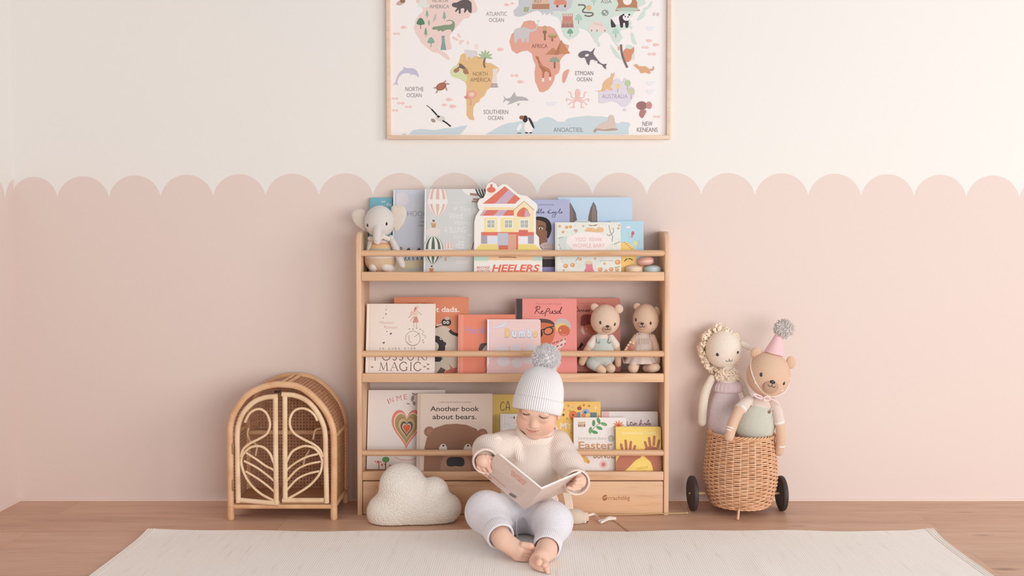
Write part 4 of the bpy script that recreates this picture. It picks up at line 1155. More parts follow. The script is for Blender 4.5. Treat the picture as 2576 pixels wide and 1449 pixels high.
a.poly([(1190, 1010), (1310, 1010), (1270, 1060), (1190, 1060)], (60, 56, 54)); a.poly([(1230, 1225), (1280, 1135), (1350, 1170), (1330, 1225)], (112, 90, 84)); a.poly([(1340, 1225), (1420, 1150), (1395, 1090), (1450, 1150), (1510, 1140), (1500, 1225)], (196, 116, 98)); a.ell(1380, 1205, 36, 26, (222, 120, 92), 12)
b.done()
b = Book('coral book with lilac lettering between the panda book and the pale pink board book', 1, 1, 1152, 1303, 791, (236, 142, 116), th=0.013, round_=0.006)
a = b.art(1140, 730, 6.3)
a.rect(75, 385, 160, 1320, (240, 160, 138)); a.rect(102, 385, 110, 1320, (222, 134, 110))
a.text('Hanky', 188, 580, 600, 690, (190, 152, 190), 0.01)
a.poly([(405, 955), (412, 900), (440, 850), (500, 840), (570, 850), (520, 890), (465, 950)], (96, 84, 82), 2); a.poly([(465, 950), (510, 880), (600, 850), (600, 1000), (450, 1000)], (208, 196, 190)); a.line([(485, 1270), (530, 1225)], 10, (224, 196, 184))
a.poly([(975, 470), (1000, 430), (1026, 425), (1026, 470)], (206, 214, 222), 0)
b.done()
b = Book('pale pink board book with fat yellow and blue bubble letters', 1, 0, 1225, 1360, 803, (240, 208, 206), th=0.016, hard=False, round_=0.007)
a = b.art(1140, 730, 6.3)
a.rect(538, 468, 570, 1320, (246, 240, 242)); a.rect(570, 468, 582, 1320, (222, 196, 198))
a.poly([(638, 580), (700, 555), (760, 548), (800, 515), (850, 500), (890, 486), (896, 500), (850, 545), (790, 590), (700, 605), (642, 606)], (226, 226, 232), 0); a.line([(640, 582), (760, 548), (892, 488)], 5, (190, 188, 196)); a.line([(642, 606), (780, 592), (895, 500)], 5, (190, 188, 196))
for ch, x0, x1, c in (('D', 820, 905, (246, 206, 136)), ('u', 928, 1010, (222, 230, 242)), ('m', 1036, 1142, (222, 230, 242)), ('b', 1172, 1246, (222, 230, 242)), ('o', 1262, 1335, (246, 206, 136))):
    a.text(ch, x0-3, 602, x1+3, 741, (180, 168, 180), 0.085); a.text(ch, x0+2, 606, x1-2, 736, c, 0.055)
a.poly([(590, 1330), (590, 1120), (760, 960), (960, 880), (1150, 960), (1390, 1090), (1390, 1330)], (232, 196, 194), 4)
for cx, cy, rx, ry, r in [(760, 950, 120, 62, -0.2), (990, 930, 90, 70, 0), (1240, 930, 95, 80, 0.2), (800, 1130, 105, 80, 0), (1010, 1150, 90, 80, 0), (1180, 1110, 100, 60, 0.2)]: a.ell(cx, cy, rx, ry, (222, 214, 218), 24, r)
b.done()
b = Book('salmon pink biography book with black spine and handwritten title above two faces', 1, 1, 1296, 1451, 751, (238, 150, 142), th=0.014)
a = b.art(1140, 730, 6.3)
a.rect(983, 130, 1096, 1310, (72, 66, 68)); a.rect(990, 130, 1003, 1310, (120, 112, 114))
a.text('Monstrous Half·s Kamada', 1312, 208, 1712, 226, (150, 84, 80))
DR = (104, 50, 50)
for pts in [[(1290, 380), (1315, 320), (1335, 265)], [(1300, 290), (1330, 258), (1375, 265), (1365, 300), (1320, 320), (1350, 350), (1385, 378)], [(1395, 355), (1425, 330), (1400, 340), (1395, 370), (1430, 372), (1460, 350)], [(1450, 415), (1470, 360), (1485, 310), (1515, 290), (1530, 310), (1505, 335), (1480, 340)], [(1540, 330), (1530, 365), (1560, 365), (1580, 325), (1575, 368), (1595, 365)], [(1630, 325), (1605, 335), (1635, 355), (1615, 375), (1595, 368)], [(1680, 335), (1650, 340), (1645, 370), (1675, 360), (1725, 262), (1700, 330), (1690, 372), (1720, 365)]]: script(a, pts, 11, DR)
SK2 = (206, 120, 84)
a.poly([(1330, 520), (1400, 490), (1500, 480), (1580, 530), (1615, 620), (1600, 740), (1560, 830), (1500, 870), (1400, 890), (1330, 860)], SK2, 3)
a.poly([(1330, 470), (1400, 455), (1500, 465), (1580, 500), (1612, 560), (1560, 540), (1480, 520), (1390, 520), (1330, 560)], (98, 72, 64), 2)
a.line([(1350, 640), (1400, 635), (1520, 590), (1620, 570)], 16, (66, 54, 52)); a.ell(1510, 650, 82, 66, (66, 54, 52), 24, -0.3); a.ell(1508, 650, 64, 48, (216, 132, 96), 22, -0.3); a.ell(1380, 690, 40, 60, (66, 54, 52), 16)
a.ell(1735, 560, 130, 110, (198, 190, 186), 28, 0.3); a.ell(1730, 610, 110, 80, (240, 200, 120), 24, 0.3); a.ell(1755, 645, 98, 88, (206, 112, 80), 24, 0.3); a.ell(1745, 715, 60, 18, (220, 130, 112), 14); a.ell(1700, 640, 10, 12, (240, 214, 190), 8)
a.poly([(1560, 900), (1640, 870), (1720, 800), (1770, 770), (1785, 820), (1730, 900), (1650, 940)], (232, 208, 196), 2)
for k in range(16): a.ell(1540+(k % 8)*32+8*math.sin(k*3), 860-(k % 8)*11+(k//8)*70, 14, 10, (136, 88, 84), 8, k)
b.done()
b = Book('rust red biography book behind the mint overalls bear', 1, 3, 1436, 1561, 750, (216, 138, 124), th=0.013, round_=0.006)
a = b.art(1430, 730, 6.037)
a.text('Susamola ILLUSTRATION', 168, 192, 570, 208, (150, 84, 78))
for pts in [[(122, 245), (155, 285), (145, 320), (122, 332)], [(150, 315), (175, 300), (160, 325), (195, 318)], [(190, 320), (205, 298), (215, 325), (235, 295), (235, 325), (255, 315)], [(275, 300), (255, 315), (270, 325), (285, 298), (280, 325), (300, 315)], [(315, 298), (295, 315), (310, 325), (325, 300), (322, 325)]]: script(a, pts, 8, (96, 48, 46))
a.poly([(180, 540), (195, 420), (190, 410), (240, 370), (330, 375), (400, 400), (400, 560), (300, 600), (220, 540)], (150, 72, 62), 2); a.poly([(250, 540), (340, 520), (400, 560), (400, 700), (300, 660), (240, 600)], (206, 122, 92), 2); a.ell(275, 588, 11, 14, (232, 176, 150), 8)
a.poly([(175, 560), (200, 610), (215, 550), (235, 620), (250, 690), (200, 650)], (226, 210, 200)); a.poly([(130, 900), (200, 790), (225, 830), (160, 915)], (78, 46, 44)); a.ell(175, 1000, 50, 120, (186, 132, 100), 18)
b.done()

# --- bottom tier
b = Book('white book reading IN ME with a nested rainbow heart', 2, 2, 923, 1118, 981, (240, 232, 228), th=0.012)
a = b.art(880, 950, 3.624)
for ch, x, y, r in (('I', 342, 218, -22), ('N', 372, 205, -18), ('M', 440, 188, -10), ('E', 500, 176, -4)):
    w = {'I': 4, 'N': 16, 'M': 22, 'E': 16}[ch]; a.text(ch, x-w, y-24, x+w, y+24, (206, 128, 122), -0.01, r)
def heart(cx, cy, s0, c, sy=1.5):
    pts = []
    for i in range(40):
        t = 2*PI*i/40; x = 16*math.sin(t)**3; y = 13*math.cos(t)-5*math.cos(2*t)-2*math.cos(3*t)-math.cos(4*t)
        pts.append((cx+x*s0, cy-y*s0*sy))
    a.poly(pts, c)
HX = 515
for s0, c in [(8.7, (232, 140, 124)), (7.4, (244, 222, 206)), (6.9, (178, 156, 104)), (5.2, (146, 130, 92)), (4.9, (206, 180, 138)), (3.5, (100, 98, 84)), (2.5, (238, 214, 190)), (2.1, (220, 108, 76))]:
    heart(HX, 445+((8.7-s0)*3), s0, c, 1.45)
a.line([(410, 725), (470, 750), (560, 750), (605, 735)], 5, (222, 150, 140), 4)
a.ell(330, 748, 34, 26, (98, 162, 98), 18); a.line([(330, 770), (330, 860)], 9, (120, 100, 80)); a.line([(330, 800), (312, 780)], 6, (120, 100, 80)); a.line([(268, 780), (268, 860)], 9, (190, 130, 108))
for x, y, r in [(262, 770, 13), (297, 796, 10), (238, 765, 6), (370, 800, 9), (285, 770, 6)]: a.ell(x, y, r, r, (204, 118, 100), 10)
for x, y, rx, ry, r in [(565, 190, 14, 30, 0.2), (575, 150, 20, 8, 0.5), (525, 240, 16, 6, 0.1), (580, 235, 14, 20, -0.4), (600, 150, 10, 6, -0.5)]: a.ell(x, y, rx, ry, (156, 148, 146), 12, r)
b.done()
b = Book('taupe book titled Another book about bears with a brown bear face', 2, 0, 1048, 1238, 990, (226, 206, 192), th=0.013)
a = b.art(880, 950, 3.624)
a.rect(614, 150, 634, 860, (214, 192, 178)); a.rect(634, 150, 638, 860, (196, 172, 158))
a.text('CARN·SOB·DEEUE·DOON', 800, 218, 1100, 232, (150, 130, 120)); a.text('Another book', 728, 262, 1176, 306, (82, 72, 70), 0.012); a.text('about bears.', 750, 336, 1152, 380, (82, 72, 70), 0.012)
BR = (156, 116, 94)
a.ell(722, 495, 48, 48, BR, 20); a.ell(728, 500, 30, 32, (172, 128, 104), 16); a.ell(1208, 515, 48, 48, BR, 20); a.ell(1212, 520, 30, 32, (172, 128, 104), 16)
a.poly([(675, 870), (680, 640), (700, 550), (770, 460), (870, 428), (965, 422), (1060, 432), (1150, 468), (1215, 540), (1245, 640), (1250, 870)], BR, 0)
a.poly([(825, 870), (835, 760), (880, 700), (965, 690), (1050, 700), (1095, 760), (1105, 870)], (176, 136, 114), 0)
for x in (850, 1075): a.poly([(x-38, 690), (x-36, 640), (x-20, 612), (x, 605), (x+20, 612), (x+36, 640), (x+38, 690)], (238, 228, 218)); a.ell(x+2, 622, 9, 9, (50, 44, 44), 10)
a.poly([(882, 770), (895, 735), (930, 725), (1000, 725), (1035, 735), (1047, 770), (1040, 800), (1010, 812), (965, 806), (920, 812), (890, 800)], (62, 60, 62), 2)
b.done()
b = Book('mustard yellow book behind the beanie reading CA', 2, 1, 1226, 1345, 992, (226, 198, 112), th=0.012)
a = b.art(1160, 860, 4.829)
for pts in [[(525, 745), (500, 732), (478, 770), (482, 825), (505, 835), (525, 815)], [(540, 835), (560, 735), (575, 735), (590, 835)], [(540, 800), (592, 798)]]: a.line(pts, 9, (112, 98, 80), 4 if len(pts) > 2 else 0)
a.rect(390, 650, 400, 1100, (236, 212, 136))
b.done()
b = Book('small white board book just left of the toddler\'s cheek', 2, 0, 1258, 1345, 1041, (240, 238, 238), th=0.011, hard=False)
a = b.art(1160, 860, 4.829)
a.line([(525, 900), (525, 1040)], 3, (200, 190, 180)); a.ell(643, 920, 9, 18, (110, 96, 100), 10); a.line([(595, 920), (630, 920)], 5, (170, 160, 160)); a.line([(520, 990), (600, 1010)], 5, (220, 206, 180)); a.rect(475, 878, 503, 1300, (226, 226, 228))
b.done()
b = Book('bright yellow book with letters and fruit behind the white Easter book', 2, 2, 1390, 1512, 1010, (244, 202, 112), th=0.013)
a = b.art(1390, 990, 4.024)
a.ell(210, 222, 42, 48, (228, 128, 86), 20); a.ell(210, 218, 9, 10, (90, 60, 50), 8); a.rect(250, 190, 285, 250, (120, 150, 168)); a.ell(340, 195, 40, 42, (156, 186, 214), 18); a.ell(334, 192, 16, 16, (96, 110, 160), 12); a.ell(320, 222, 28, 20, (222, 140, 130), 12); a.rect(384, 192, 452, 246, (110, 140, 150)); a.ell(360, 220, 24, 20, (246, 214, 120), 10)
a.ell(275, 150, 24, 20, (170, 90, 66), 12); a.line([(275, 132), (290, 118)], 5, (120, 90, 60))
for x, y, c in [(163, 125, (226, 160, 92)), (205, 138, (220, 190, 170)), (180, 180, (200, 170, 80)), (320, 118, (206, 130, 80)), (374, 126, (190, 140, 70)), (118, 165, (236, 150, 110)), (440, 145, (250, 232, 170)), (150, 255, (196, 176, 90)), (112, 218, (120, 90, 60)), (190, 400, (226, 170, 110)), (470, 230, (226, 160, 80))]: a.ell(x, y, 12, 13, c, 10)
a.text('MY', 80, 298, 205, 360, (250, 240, 226), 0.01); a.text('FIRST', 215, 298, 420, 360, (250, 240, 226), 0.01)
b.done()
b = Book('white book with a pink spine and purple handwriting, right end bottom tier', 2, 2, 1514, 1657, 1035, (240, 230, 228), th=0.012, round_=0.006)
a = b.art(1390, 990, 4.024)
a.rect(495, 183, 578, 800, (236, 190, 190)); a.rect(515, 183, 520, 800, (222, 170, 172))
PU = (140, 72, 104)
for pts in [[(760, 280), (765, 325), (790, 315)], [(790, 305), (810, 290), (795, 295), (795, 322), (815, 315)], [(815, 295), (825, 325), (840, 290)], [(850, 300), (835, 320), (855, 300), (858, 325)], [(880, 325), (900, 270), (905, 280), (890, 325), (905, 300), (918, 325)], [(940, 300), (925, 320), (945, 300), (948, 325)], [(975, 305), (955, 320), (970, 280), (980, 272), (975, 325)], [(985, 325), (992, 300), (1000, 322)]]: script(a, pts, 6, PU)
b.done()
b = Book('white board book reading Easter in tan letters with a flower', 2, 1, 1443, 1577, 1050, (242, 236, 232), th=0.014, hard=False, round_=0.007)
b2 = b
a = b.art(1390, 990, 4.024)
a.rect(258, 285, 338, 340, (226, 206, 190))
for k in range(4): a.rect(262+k*19, 312, 276+k*19, 338, [(180, 110, 100), (150, 140, 120), (200, 150, 120), (170, 110, 110)][k]); a.ell(270+k*19, 296, 9, 9, (200, 190, 140), 8)
a.line([(380, 415), (430, 340), (510, 290)], 7, (140, 170, 130), 4)   # plain leafy sprig
for x, y, r in [(385, 370, -1.3), (420, 300, -1.5), (470, 275, -1.9), (430, 392, 0.3), (478, 350, 0.4), (525, 310, 0.3)]: a.ell(x, y, 34, 17, [(104, 158, 108), (124, 172, 118)][int(x) % 2], 14, r)
for k in range(9): t = k*2*PI/9; a.ell(672+32*math.cos(t), 320+24*math.sin(t), 24, 8, (232, 146, 110), 10, t)
a.ell(672, 320, 18, 16, (214, 104, 80), 12)
for k in range(8): t = k*PI/4; a.ell(596+22*math.cos(t), 455+22*math.sin(t), 13, 13, (190, 196, 206), 10)
a.ell(596, 455, 14, 14, (226, 206, 140), 12)
for t, x0, x1 in (('DHHHAN', 262, 442), ('BAS', 462, 548)): a.text(t, x0, 444, x1, 468, (196, 184, 182))
a.text('Easter', 264, 486, 610, 562, (214, 160, 116), 0.02); a.text('BUNUZ', 415, 592, 632, 655, (190, 142, 104), 0.02)
a.ell(336, 668, 26, 30, (240, 190, 110), 14); a.ell(360, 690, 20, 20, (230, 172, 98), 12); a.ell(310, 640, 26, 14, (238, 180, 100), 10)
a.ell(515, 718, 42, 42, (240, 206, 204), 20); a.ell(515, 718, 24, 24, (232, 150, 150), 16); a.ell(515, 718, 12, 12, (222, 120, 124), 12)
b.done()
b = Book('golden yellow board book with two open hands, right end of bottom tier', 2, 0, 1550, 1665, 1073, (246, 212, 112), th=0.014, hard=False, round_=0.007)
a = b.art(1390, 990, 4.024)
a.text('Sammeliidd Teetis', 705, 382, 1055, 414, (246, 232, 180), 0.01)
HC = (188, 120, 96)
def hand(cx, cy, mir, arm):
    for (dx, dy, ln, r) in [(-62, 30, 72, -0.22), (-24, 10, 92, -0.08), (12, 16, 84, 0.12), (44, 40, 66, 0.3)]:
        x, y = cx+mir*dx, cy+dy; rr_ = mir*r
        a.line([(x, y), (x+math.sin(rr_)*ln*0.55, y-ln*0.55), (x+math.sin(rr_)*ln, y-ln)], 26, HC); a.ell(x+math.sin(rr_)*ln, y-ln, 13, 13, HC, 12)
    a.ell(cx, cy+72, 82, 58, HC, 22); a.poly(arm, HC, 3)
hand(775, 560, 1, [(700, 620), (850, 600), (900, 640), (840, 680), (760, 760), (700, 800), (640, 800), (645, 700)])
hand(1005, 520, -1, [(935, 590), (1080, 570), (1110, 640), (1118, 800), (1015, 800), (1000, 700), (930, 640)])
a.poly([(790, 800), (810, 745), (850, 690), (920, 625), (990, 690), (1012, 740), (1018, 800)], (248, 216, 120), 0)
a.text('CAINCNE', 848, 742, 968, 766, (196, 150, 70), 0, -10); a.text('comano', 882, 770, 955, 784, (206, 166, 90), 0, -6)
b.done()

# ------------------------------------------------------------------ stuffed toys
EYE = mat('toy_eye', (48, 40, 40), 0.35, 0.5)
THREAD = mat('dark_thread', (70, 56, 54), 0.8)
def px_ell(px, py, y, rx, rz, ry=None, rot=None, shape=None, nu=32, nv=22):
    s_ = S(y); ry = ry if ry is not None else rx
    return ell(P(px, py, y), (rx*s_, ry*s_, rz*s_), rot, nu, nv, shape)
def px_tube(pts, rad, n=16, cap='round', sm=8):
    """limb through (px, py, y) points with radii in photo pixels"""
    p3 = [P(*p) for p in pts]; r3 = [r*S(p[2]) for r, p in zip(rad, pts)]
    path = crom(p3, sm)
    k = len(p3)-1; R_ = []
    for i in range(len(path)):
        u = i/(len(path)-1)*k; a = min(int(u), k-1); t = u-a
        R_.append(r3[a]*(1-t)+r3[a+1]*t)
    return tube(path, R_, n, cap=cap)
def one(name, shape, m, parent, label=None, angle=70):
    mb = MB(); mb.add(shape, m); o = mb.build(name, parent, angle=angle)
    if label: o['label'] = label
    return o
def on_ball(c, r, px, py, lift=0.0):
    """point of an axis-aligned ellipsoid's near side seen at photo pixel px, py"""
    o = cam.location; d = ray(px, py).normalized()
    q = Vector(((o.x-c.x)/r[0], (o.y-c.y)/r[1], (o.z-c.z)/r[2])); e = Vector((d.x/r[0], d.y/r[1], d.z/r[2]))
    A, B, C_ = e.dot(e), q.dot(e), q.dot(q)-1
    disc = B*B-A*C_
    t = (-B-math.sqrt(max(disc, 0)))/A
    return o+d*(t-lift)
def face_ell(c, r, px, py, rp, m, name, parent, ratio=1.3, lift=0.0, flat=0.5):
    p = on_ball(c, r, px, py, lift); s_ = S(p.y)
    return one(name, ell(p, (rp*s_, rp*s_*flat, rp*ratio*s_), None, 16, 10), m, parent)
def face_line(c, r, pts, w, m, name, parent, sm=5, lift=0.0):
    q = [on_ball(c, r, a, b, lift) for a, b in pts]
    return one(name, tube(crom(q, sm), w*S(q[0].y), 8), m, parent)

# --- elephant
Y = -0.118
yn_g = yarn('yarn_grey', (228, 219, 213), 0.0042); yn_ear = yarn('yarn_ear', (236, 222, 208), 0.0035); yn_tan = yarn('yarn_tan', (222, 192, 162), 0.0042)
yn_cream = yarn('yarn_cream', (240, 228, 216), 0.0042); yn_or = yarn('yarn_orange', (228, 168, 126), 0.0042); yn_ye = yarn('yarn_honey', (236, 196, 146), 0.0042); yn_sg = yarn('yarn_sage', (190, 190, 178), 0.0042)
el = thing('stuffed_elephant', 'grey knitted elephant toy in striped sweater sitting at the left end of top tier', 'toy', (P(957, 684, Y).x, Y, LIP[0][1]))
hc, hr = P(955, 557, Y-0.006), (38*S(Y), 36*S(Y), 40*S(Y))
one('head', ell(hc, hr, None, 40, 28, lambda z: 1.0+0.06*(-z)), yn_g, el)
def bodyshell(name, c, r, mats, parent, shape=None, nu=40, nv=40, rot=None):
    """ellipsoid whose rows change yarn: mats = [(upper limit of v in -1..1, material)]"""
    V, Fc = ell(c, r, rot, nu, nv, shape)
    mb = MB()
    for lim0, (lim1, m) in zip([-2]+[q[0] for q in mats[:-1]], mats):
        fs = [f for i, f in enumerate(Fc) if lim0 < (-1 if i == len(Fc)-2 else 1 if i == len(Fc)-1 else -math.cos(PI*(i//nu+0.5)/nv)) <= lim1]
        if fs: mb.add((V, fs), m)
    return mb.build(name, parent, angle=80)
bodyshell('body', P(957, 642, Y), (37*S(Y), 30*S(Y), 45*S(Y)), [(-0.18, yn_tan), (0.22, yn_cream), (0.40, yn_sg), (0.56, yn_ye), (0.72, yn_or), (2, yn_cream)], el, lambda z: 1.06-0.22*z)
one('trunk', px_tube([(951, 566, Y-0.032), (950, 580, Y-0.047), (949, 597, Y-0.050), (949, 606, Y-0.049)], [12, 11.5, 10.5, 9.5]), yn_g, el)
for pts, y0, m in (([(884, 540), (896, 528), (916, 529), (924, 548), (922, 572), (919, 583), (909, 575), (893, 563)], Y+0.008, yn_ear), ([(984, 522), (1002, 517), (1018, 522), (1022, 540), (1016, 560), (1003, 578), (992, 582), (988, 560)], Y+0.006, yn_ear)):
    out = crom([(p[0], p[1], 0) for p in pts], 6, True)
    cx = sum(p.x for p in out)/len(out); cy = sum(p.y for p in out)/len(out)
    V, Fc = [], []
    n = len(out)
    for sd in (-1, 1):
        for k, f in enumerate((1.0, 0.93, 0.75, 0.45)):
            th_ = (0.0, 2.6, 3.8, 4.2)[k]*S(Y)*sd
            for p in out: V.append(P(cx+(p.x-cx)*f, cy+(p.y-cy)*f, y0+th_))
        V.append(P(cx, cy, y0+4.2*S(Y)*sd))
    blk = 4*n+1
    for sdi in (0, 1):
        for k in range(3):
            for i in range(n):
                q = (sdi*blk+k*n+i, sdi*blk+k*n+(i+1) % n, sdi*blk+(k+1)*n+(i+1) % n, sdi*blk+(k+1)*n+i)
                Fc.append(q if sdi else q[::-1])
        for i in range(n):
            q = (sdi*blk+3*n+i, sdi*blk+3*n+(i+1) % n, sdi*blk+4*n); Fc.append(q if sdi else q[::-1])
    one('ear', (V, Fc), m, el)
for ex, ey in ((925.5, 566.5), (972, 563)): face_ell(hc, hr, ex, ey, 3.2, EYE, 'eye', el, 1.35)
one('arm', px_tube([(983, 598, Y-0.012), (996, 626, Y-0.024), (1006, 652, Y-0.026), (1012, 668, Y-0.024)], [7, 9, 9.5, 8]), yn_g, el)
one('arm', px_tube([(934, 600, Y-0.005), (930, 625, Y-0.014), (928.5, 650, Y-0.016)], [7, 8, 7.5]), yn_g, el)
wh = yarn('yarn_white', (240, 228, 220), 0.0038)
one('leg', px_tube([(940, 676, Y), (939.5, 671, Y-0.022)], [12, 12.5]), wh, el)
one('leg', px_tube([(985, 675, Y+0.005), (978, 674, Y-0.014), (969, 671, Y-0.022)], [11, 12, 12.5]), wh, el)
mb = MB()
for k in range(9):
    t = -1+2*k/8; mb.add(px_ell(957+t*26, 600-4*(1-abs(t))+2*math.sin(k*2.1), Y-0.032+0.018*abs(t), 6.5, 6, 5, None, None, 14, 10), yn_cream)
mb.build('ruffle_collar', el)

# --- two bears on the middle tier
yn_b1 = yarn('yarn_bear_light', (238, 206, 182), 0.0036); yn_b2 = yarn('yarn_bear_mid', (230, 194, 166), 0.0036); yn_mz = yarn('yarn_muzzle', (206, 166, 140), 0.003)
yn_mint = yarn('yarn_mint', (206, 212, 204), 0.0042, 'x'); yn_minth = yarn('yarn_mint_rows', (206, 212, 204), 0.0040); yn_rose = yarn('yarn_rose', (234, 214, 202), 0.003)
button = mat('wood_button', (150, 112, 92), 0.5); button2 = mat('grey_button', (128, 122, 116), 0.5)
def bear_head(root, cx, cy, rx, rz, Y, eyes, muz, nose, m, ears, rmz=(12.5, 11), mouth=6.5, tilt=0.0, erot=None, eye_r=3.0):
    c = P(cx, cy, Y); r = (rx*S(Y), rx*0.92*S(Y), rz*S(Y))
    one('head', ell(c, r, None, 44, 30, lambda z: 1.0-0.05*z), m, root)
    for ex, ey, ea, eb, er in ears:
        s_ = S(Y)
        e = ell(P(ex, ey, Y+0.006), (ea*s_, ea*0.5*s_, eb*s_), (0.15, er, 0), 24, 16); one('ear', e, m, root)
    mc = on_ball(c, r, muz[0], muz[1]); s_ = S(mc.y)
    mr = (rmz[0]*s_, 6.0*s_*rmz[0]/12.5, rmz[1]*s_)
    one('muzzle', ell(mc, mr, None, 28, 18), yn_mz, root)
    np_ = on_ball(mc, mr, nose[0], nose[1])
    one('nose', ell(np_, (4.4*s_*rmz[0]/12.5, 2.4*s_, 3.0*s_*rmz[0]/12.5), (0, tilt, 0), 16, 10), EYE, root)
    f = mouth; nx, ny = nose; ct, st = math.cos(tilt), math.sin(tilt)
    R2 = lambda dx, dy: (nx+dx*ct-dy*st, ny+dx*st+dy*ct)
    face_line(mc, mr, [R2(-f*1.1, f*0.9), R2(-f*0.6, f*1.35), R2(0, f*1.0), R2(0, f*0.2)], 0.75, THREAD, 'mouth', root)
    face_line(mc, mr, [R2(0, f*1.0), R2(f*0.6, f*1.35), R2(f*1.1, f*0.95)], 0.75, THREAD, 'mouth', root)
    for ex, ey in eyes: face_ell(c, r, ex, ey, eye_r, EYE, 'eye', root, 1.45)
    return c, r
Y = -0.114; zf = LIP[1][1]
A = thing('stuffed_bear', 'tan crochet bear toy in mint overalls and cream tee on the middle tier', 'toy', (P(1515, 930, Y).x, Y, zf), group='crochet bears on the middle tier')
bear_head(A, 1522.5, 804, 37, 38.5, Y-0.004, [(1510.7, 811.5), (1546, 815.5)], (1527, 827), (1528.5, 821), yn_b1, [(1497, 773.5, 12.5, 10, 0.6), (1557, 777, 11, 12, -0.5)])
bodyshell('torso', P(1514, 878, Y+0.004), (34*S(Y), 27*S(Y), 44*S(Y)), [(0.62, yn_mint), (2, yn_cream)], A, lambda z: 1.04-0.26*z)
for pts, rd in ((([(1497, 852, Y-0.006), (1486, 868, Y-0.012)]), [10, 11]), ([(1537, 850, Y-0.004), (1549, 868, Y-0.01)], [9.5, 10.5])):
    one('sleeve', px_tube(pts, rd), yn_cream, A)
one('arm', px_tube([(1487, 865, Y-0.011), (1474, 888, Y-0.013), (1464, 911, Y-0.011)], [9.5, 9.5, 9]), yn_b2, A)
one('arm', px_tube([(1549, 866, Y-0.009), (1554, 890, Y-0.008), (1555, 916, Y-0.006)], [9, 9, 8]), yn_b2, A)
lg = one('leg', px_tube([(1500, 921, Y-0.012), (1508, 927, Y-0.028), (1515, 932, Y-0.034)], [11.5, 11.5, 10.5]), yn_b1, A)
one('trouser_leg', px_tube([(1490, 906, Y+0.006), (1490, 914, Y-0.012), (1499, 921, Y-0.020)], [15, 15.5, 13.5]), yn_minth, A)
one('leg', px_tube([(1528, 922, Y-0.004), (1536, 927, Y-0.028)], [12, 12.5]), yn_b1, A)
one('trouser_leg', px_tube([(1520, 908, Y+0.004), (1528, 916, Y-0.012)], [15, 13]), yn_minth, A)
tc, tr_ = P(1514, 878, Y+0.004), (34*S(Y), 27*S(Y), 44*S(Y))
def strap(pts, c, r, w, m, root, name='strap'):
    q = [on_ball(c, r, a, b, 0.0015) for a, b in pts]; one(name, tube(crom(q, 6), w*S(q[0].y), 8), m, root)
strap([(1501, 846), (1503, 856), (1506, 862)], tc, tr_, 2.6, yn_minth, A); strap([(1534, 846), (1533, 856), (1531, 862)], tc, tr_, 2.6, yn_minth, A)
o = face_ell(tc, tr_, 1532.5, 861, 3.4, button2, 'button', A, 1.0, 0.002, 0.4)
o = face_ell(tc, tr_, 1506, 861, 3.0, button2, 'button', A, 1.0, 0.002, 0.4)

B = thing('stuffed_bear', 'tan crochet bear toy in a pale pink dress beside the right panel', 'toy', (P(1615, 930, Y).x, Y, zf), group='crochet bears on the middle tier')
bear_head(B, 1624.5, 801.5, 33, 38, Y-0.004, [(1600.5, 804.5), (1636.5, 812.5)], (1616.5, 819.5), (1615.5, 814.5), yn_b2, [(1603, 771, 10, 9.5, 0.5), (1652.5, 784, 8, 13.5, -0.2)])
bodyshell('torso', P(1618, 868, Y+0.004), (25*S(Y), 22*S(Y), 40*S(Y)), [(2, yn_rose)], B, lambda z: 1.0-0.15*z)
# flared dress
prof = [(0.021, 0), (0.0235, -0.012), (0.026, -0.028), (0.032, -0.05), (0.040, -0.068), (0.0515, -0.083), (0.0545, -0.0885), (0.053, -0.090), (0.03, -0.086)]
V, Fc, UVs = lathe(prof, 64)
c0 = P(1615, 842, Y); V2 = []
for p in V:
    a = math.atan2(p.y, p.x); rr_ = math.hypot(p.x, p.y); w = max(0, (-p.z-0.01)/0.08)
    rr_ *= 1+0.05*w*math.sin(a*11); V2.append(c0+Vector((rr_*math.cos(a)-0.006*w, rr_*math.sin(a)*0.75-0.004*w, p.z)))
one('dress', (V2, Fc, UVs), yn_rose, B)
one('arm', px_tube([(1641, 848, Y-0.002), (1649, 874, Y-0.008), (1652, 903, Y-0.006), (1651, 915, Y-0.004)], [8.5, 9.5, 9.5, 8.5]), yn_b2, B)
one('arm', px_tube([(1600, 848, Y), (1588, 868, Y-0.004), (1580, 892, Y-0.012)], [8, 8.5, 8.5]), yn_b2, B)
one('leg', px_tube([(1597, 919, Y-0.004), (1593, 926, Y-0.032)], [12, 13.5]), yn_b1, B)
one('leg', px_tube([(1626, 926, Y-0.010), (1640, 926, Y-0.030), (1650, 924, Y-0.032)], [10, 11.5, 11]), yn_b1, B)
strap([(1603, 838), (1601, 850), (1597, 858)], P(1618, 868, Y+0.004), (25*S(Y), 22*S(Y), 40*S(Y)), 2.0, yn_rose, B)
strap([(1636, 838), (1637, 850), (1638, 858)], P(1618, 868, Y+0.004), (25*S(Y), 22*S(Y), 40*S(Y)), 2.0, yn_rose, B)
mb = MB()
for k in range(5):
    x = 1611+k*5.5; mb.add(tube([P(x, 851, Y-0.0225), P(x-0.5, 858, Y-0.0262), P(x+0.3, 866, Y-0.0268)], 0.7*S(Y), 6), mat('rose_pleat', (220, 196, 182), 0.9))
mb.build('pleats', B)
tt = thing('teething_toy', 'small round wooden teether with pink beads leaning on the pink dress bear', 'toy', P(1588, 879, -0.165))
Yt = -0.150
one('disc', px_ell(1588.5, 874, Yt, 8.5, 9, 3.5), mat('teether_wood', (186, 124, 98), 0.5), tt)
bd = mat('pink_bead', (240, 196, 178), 0.4)
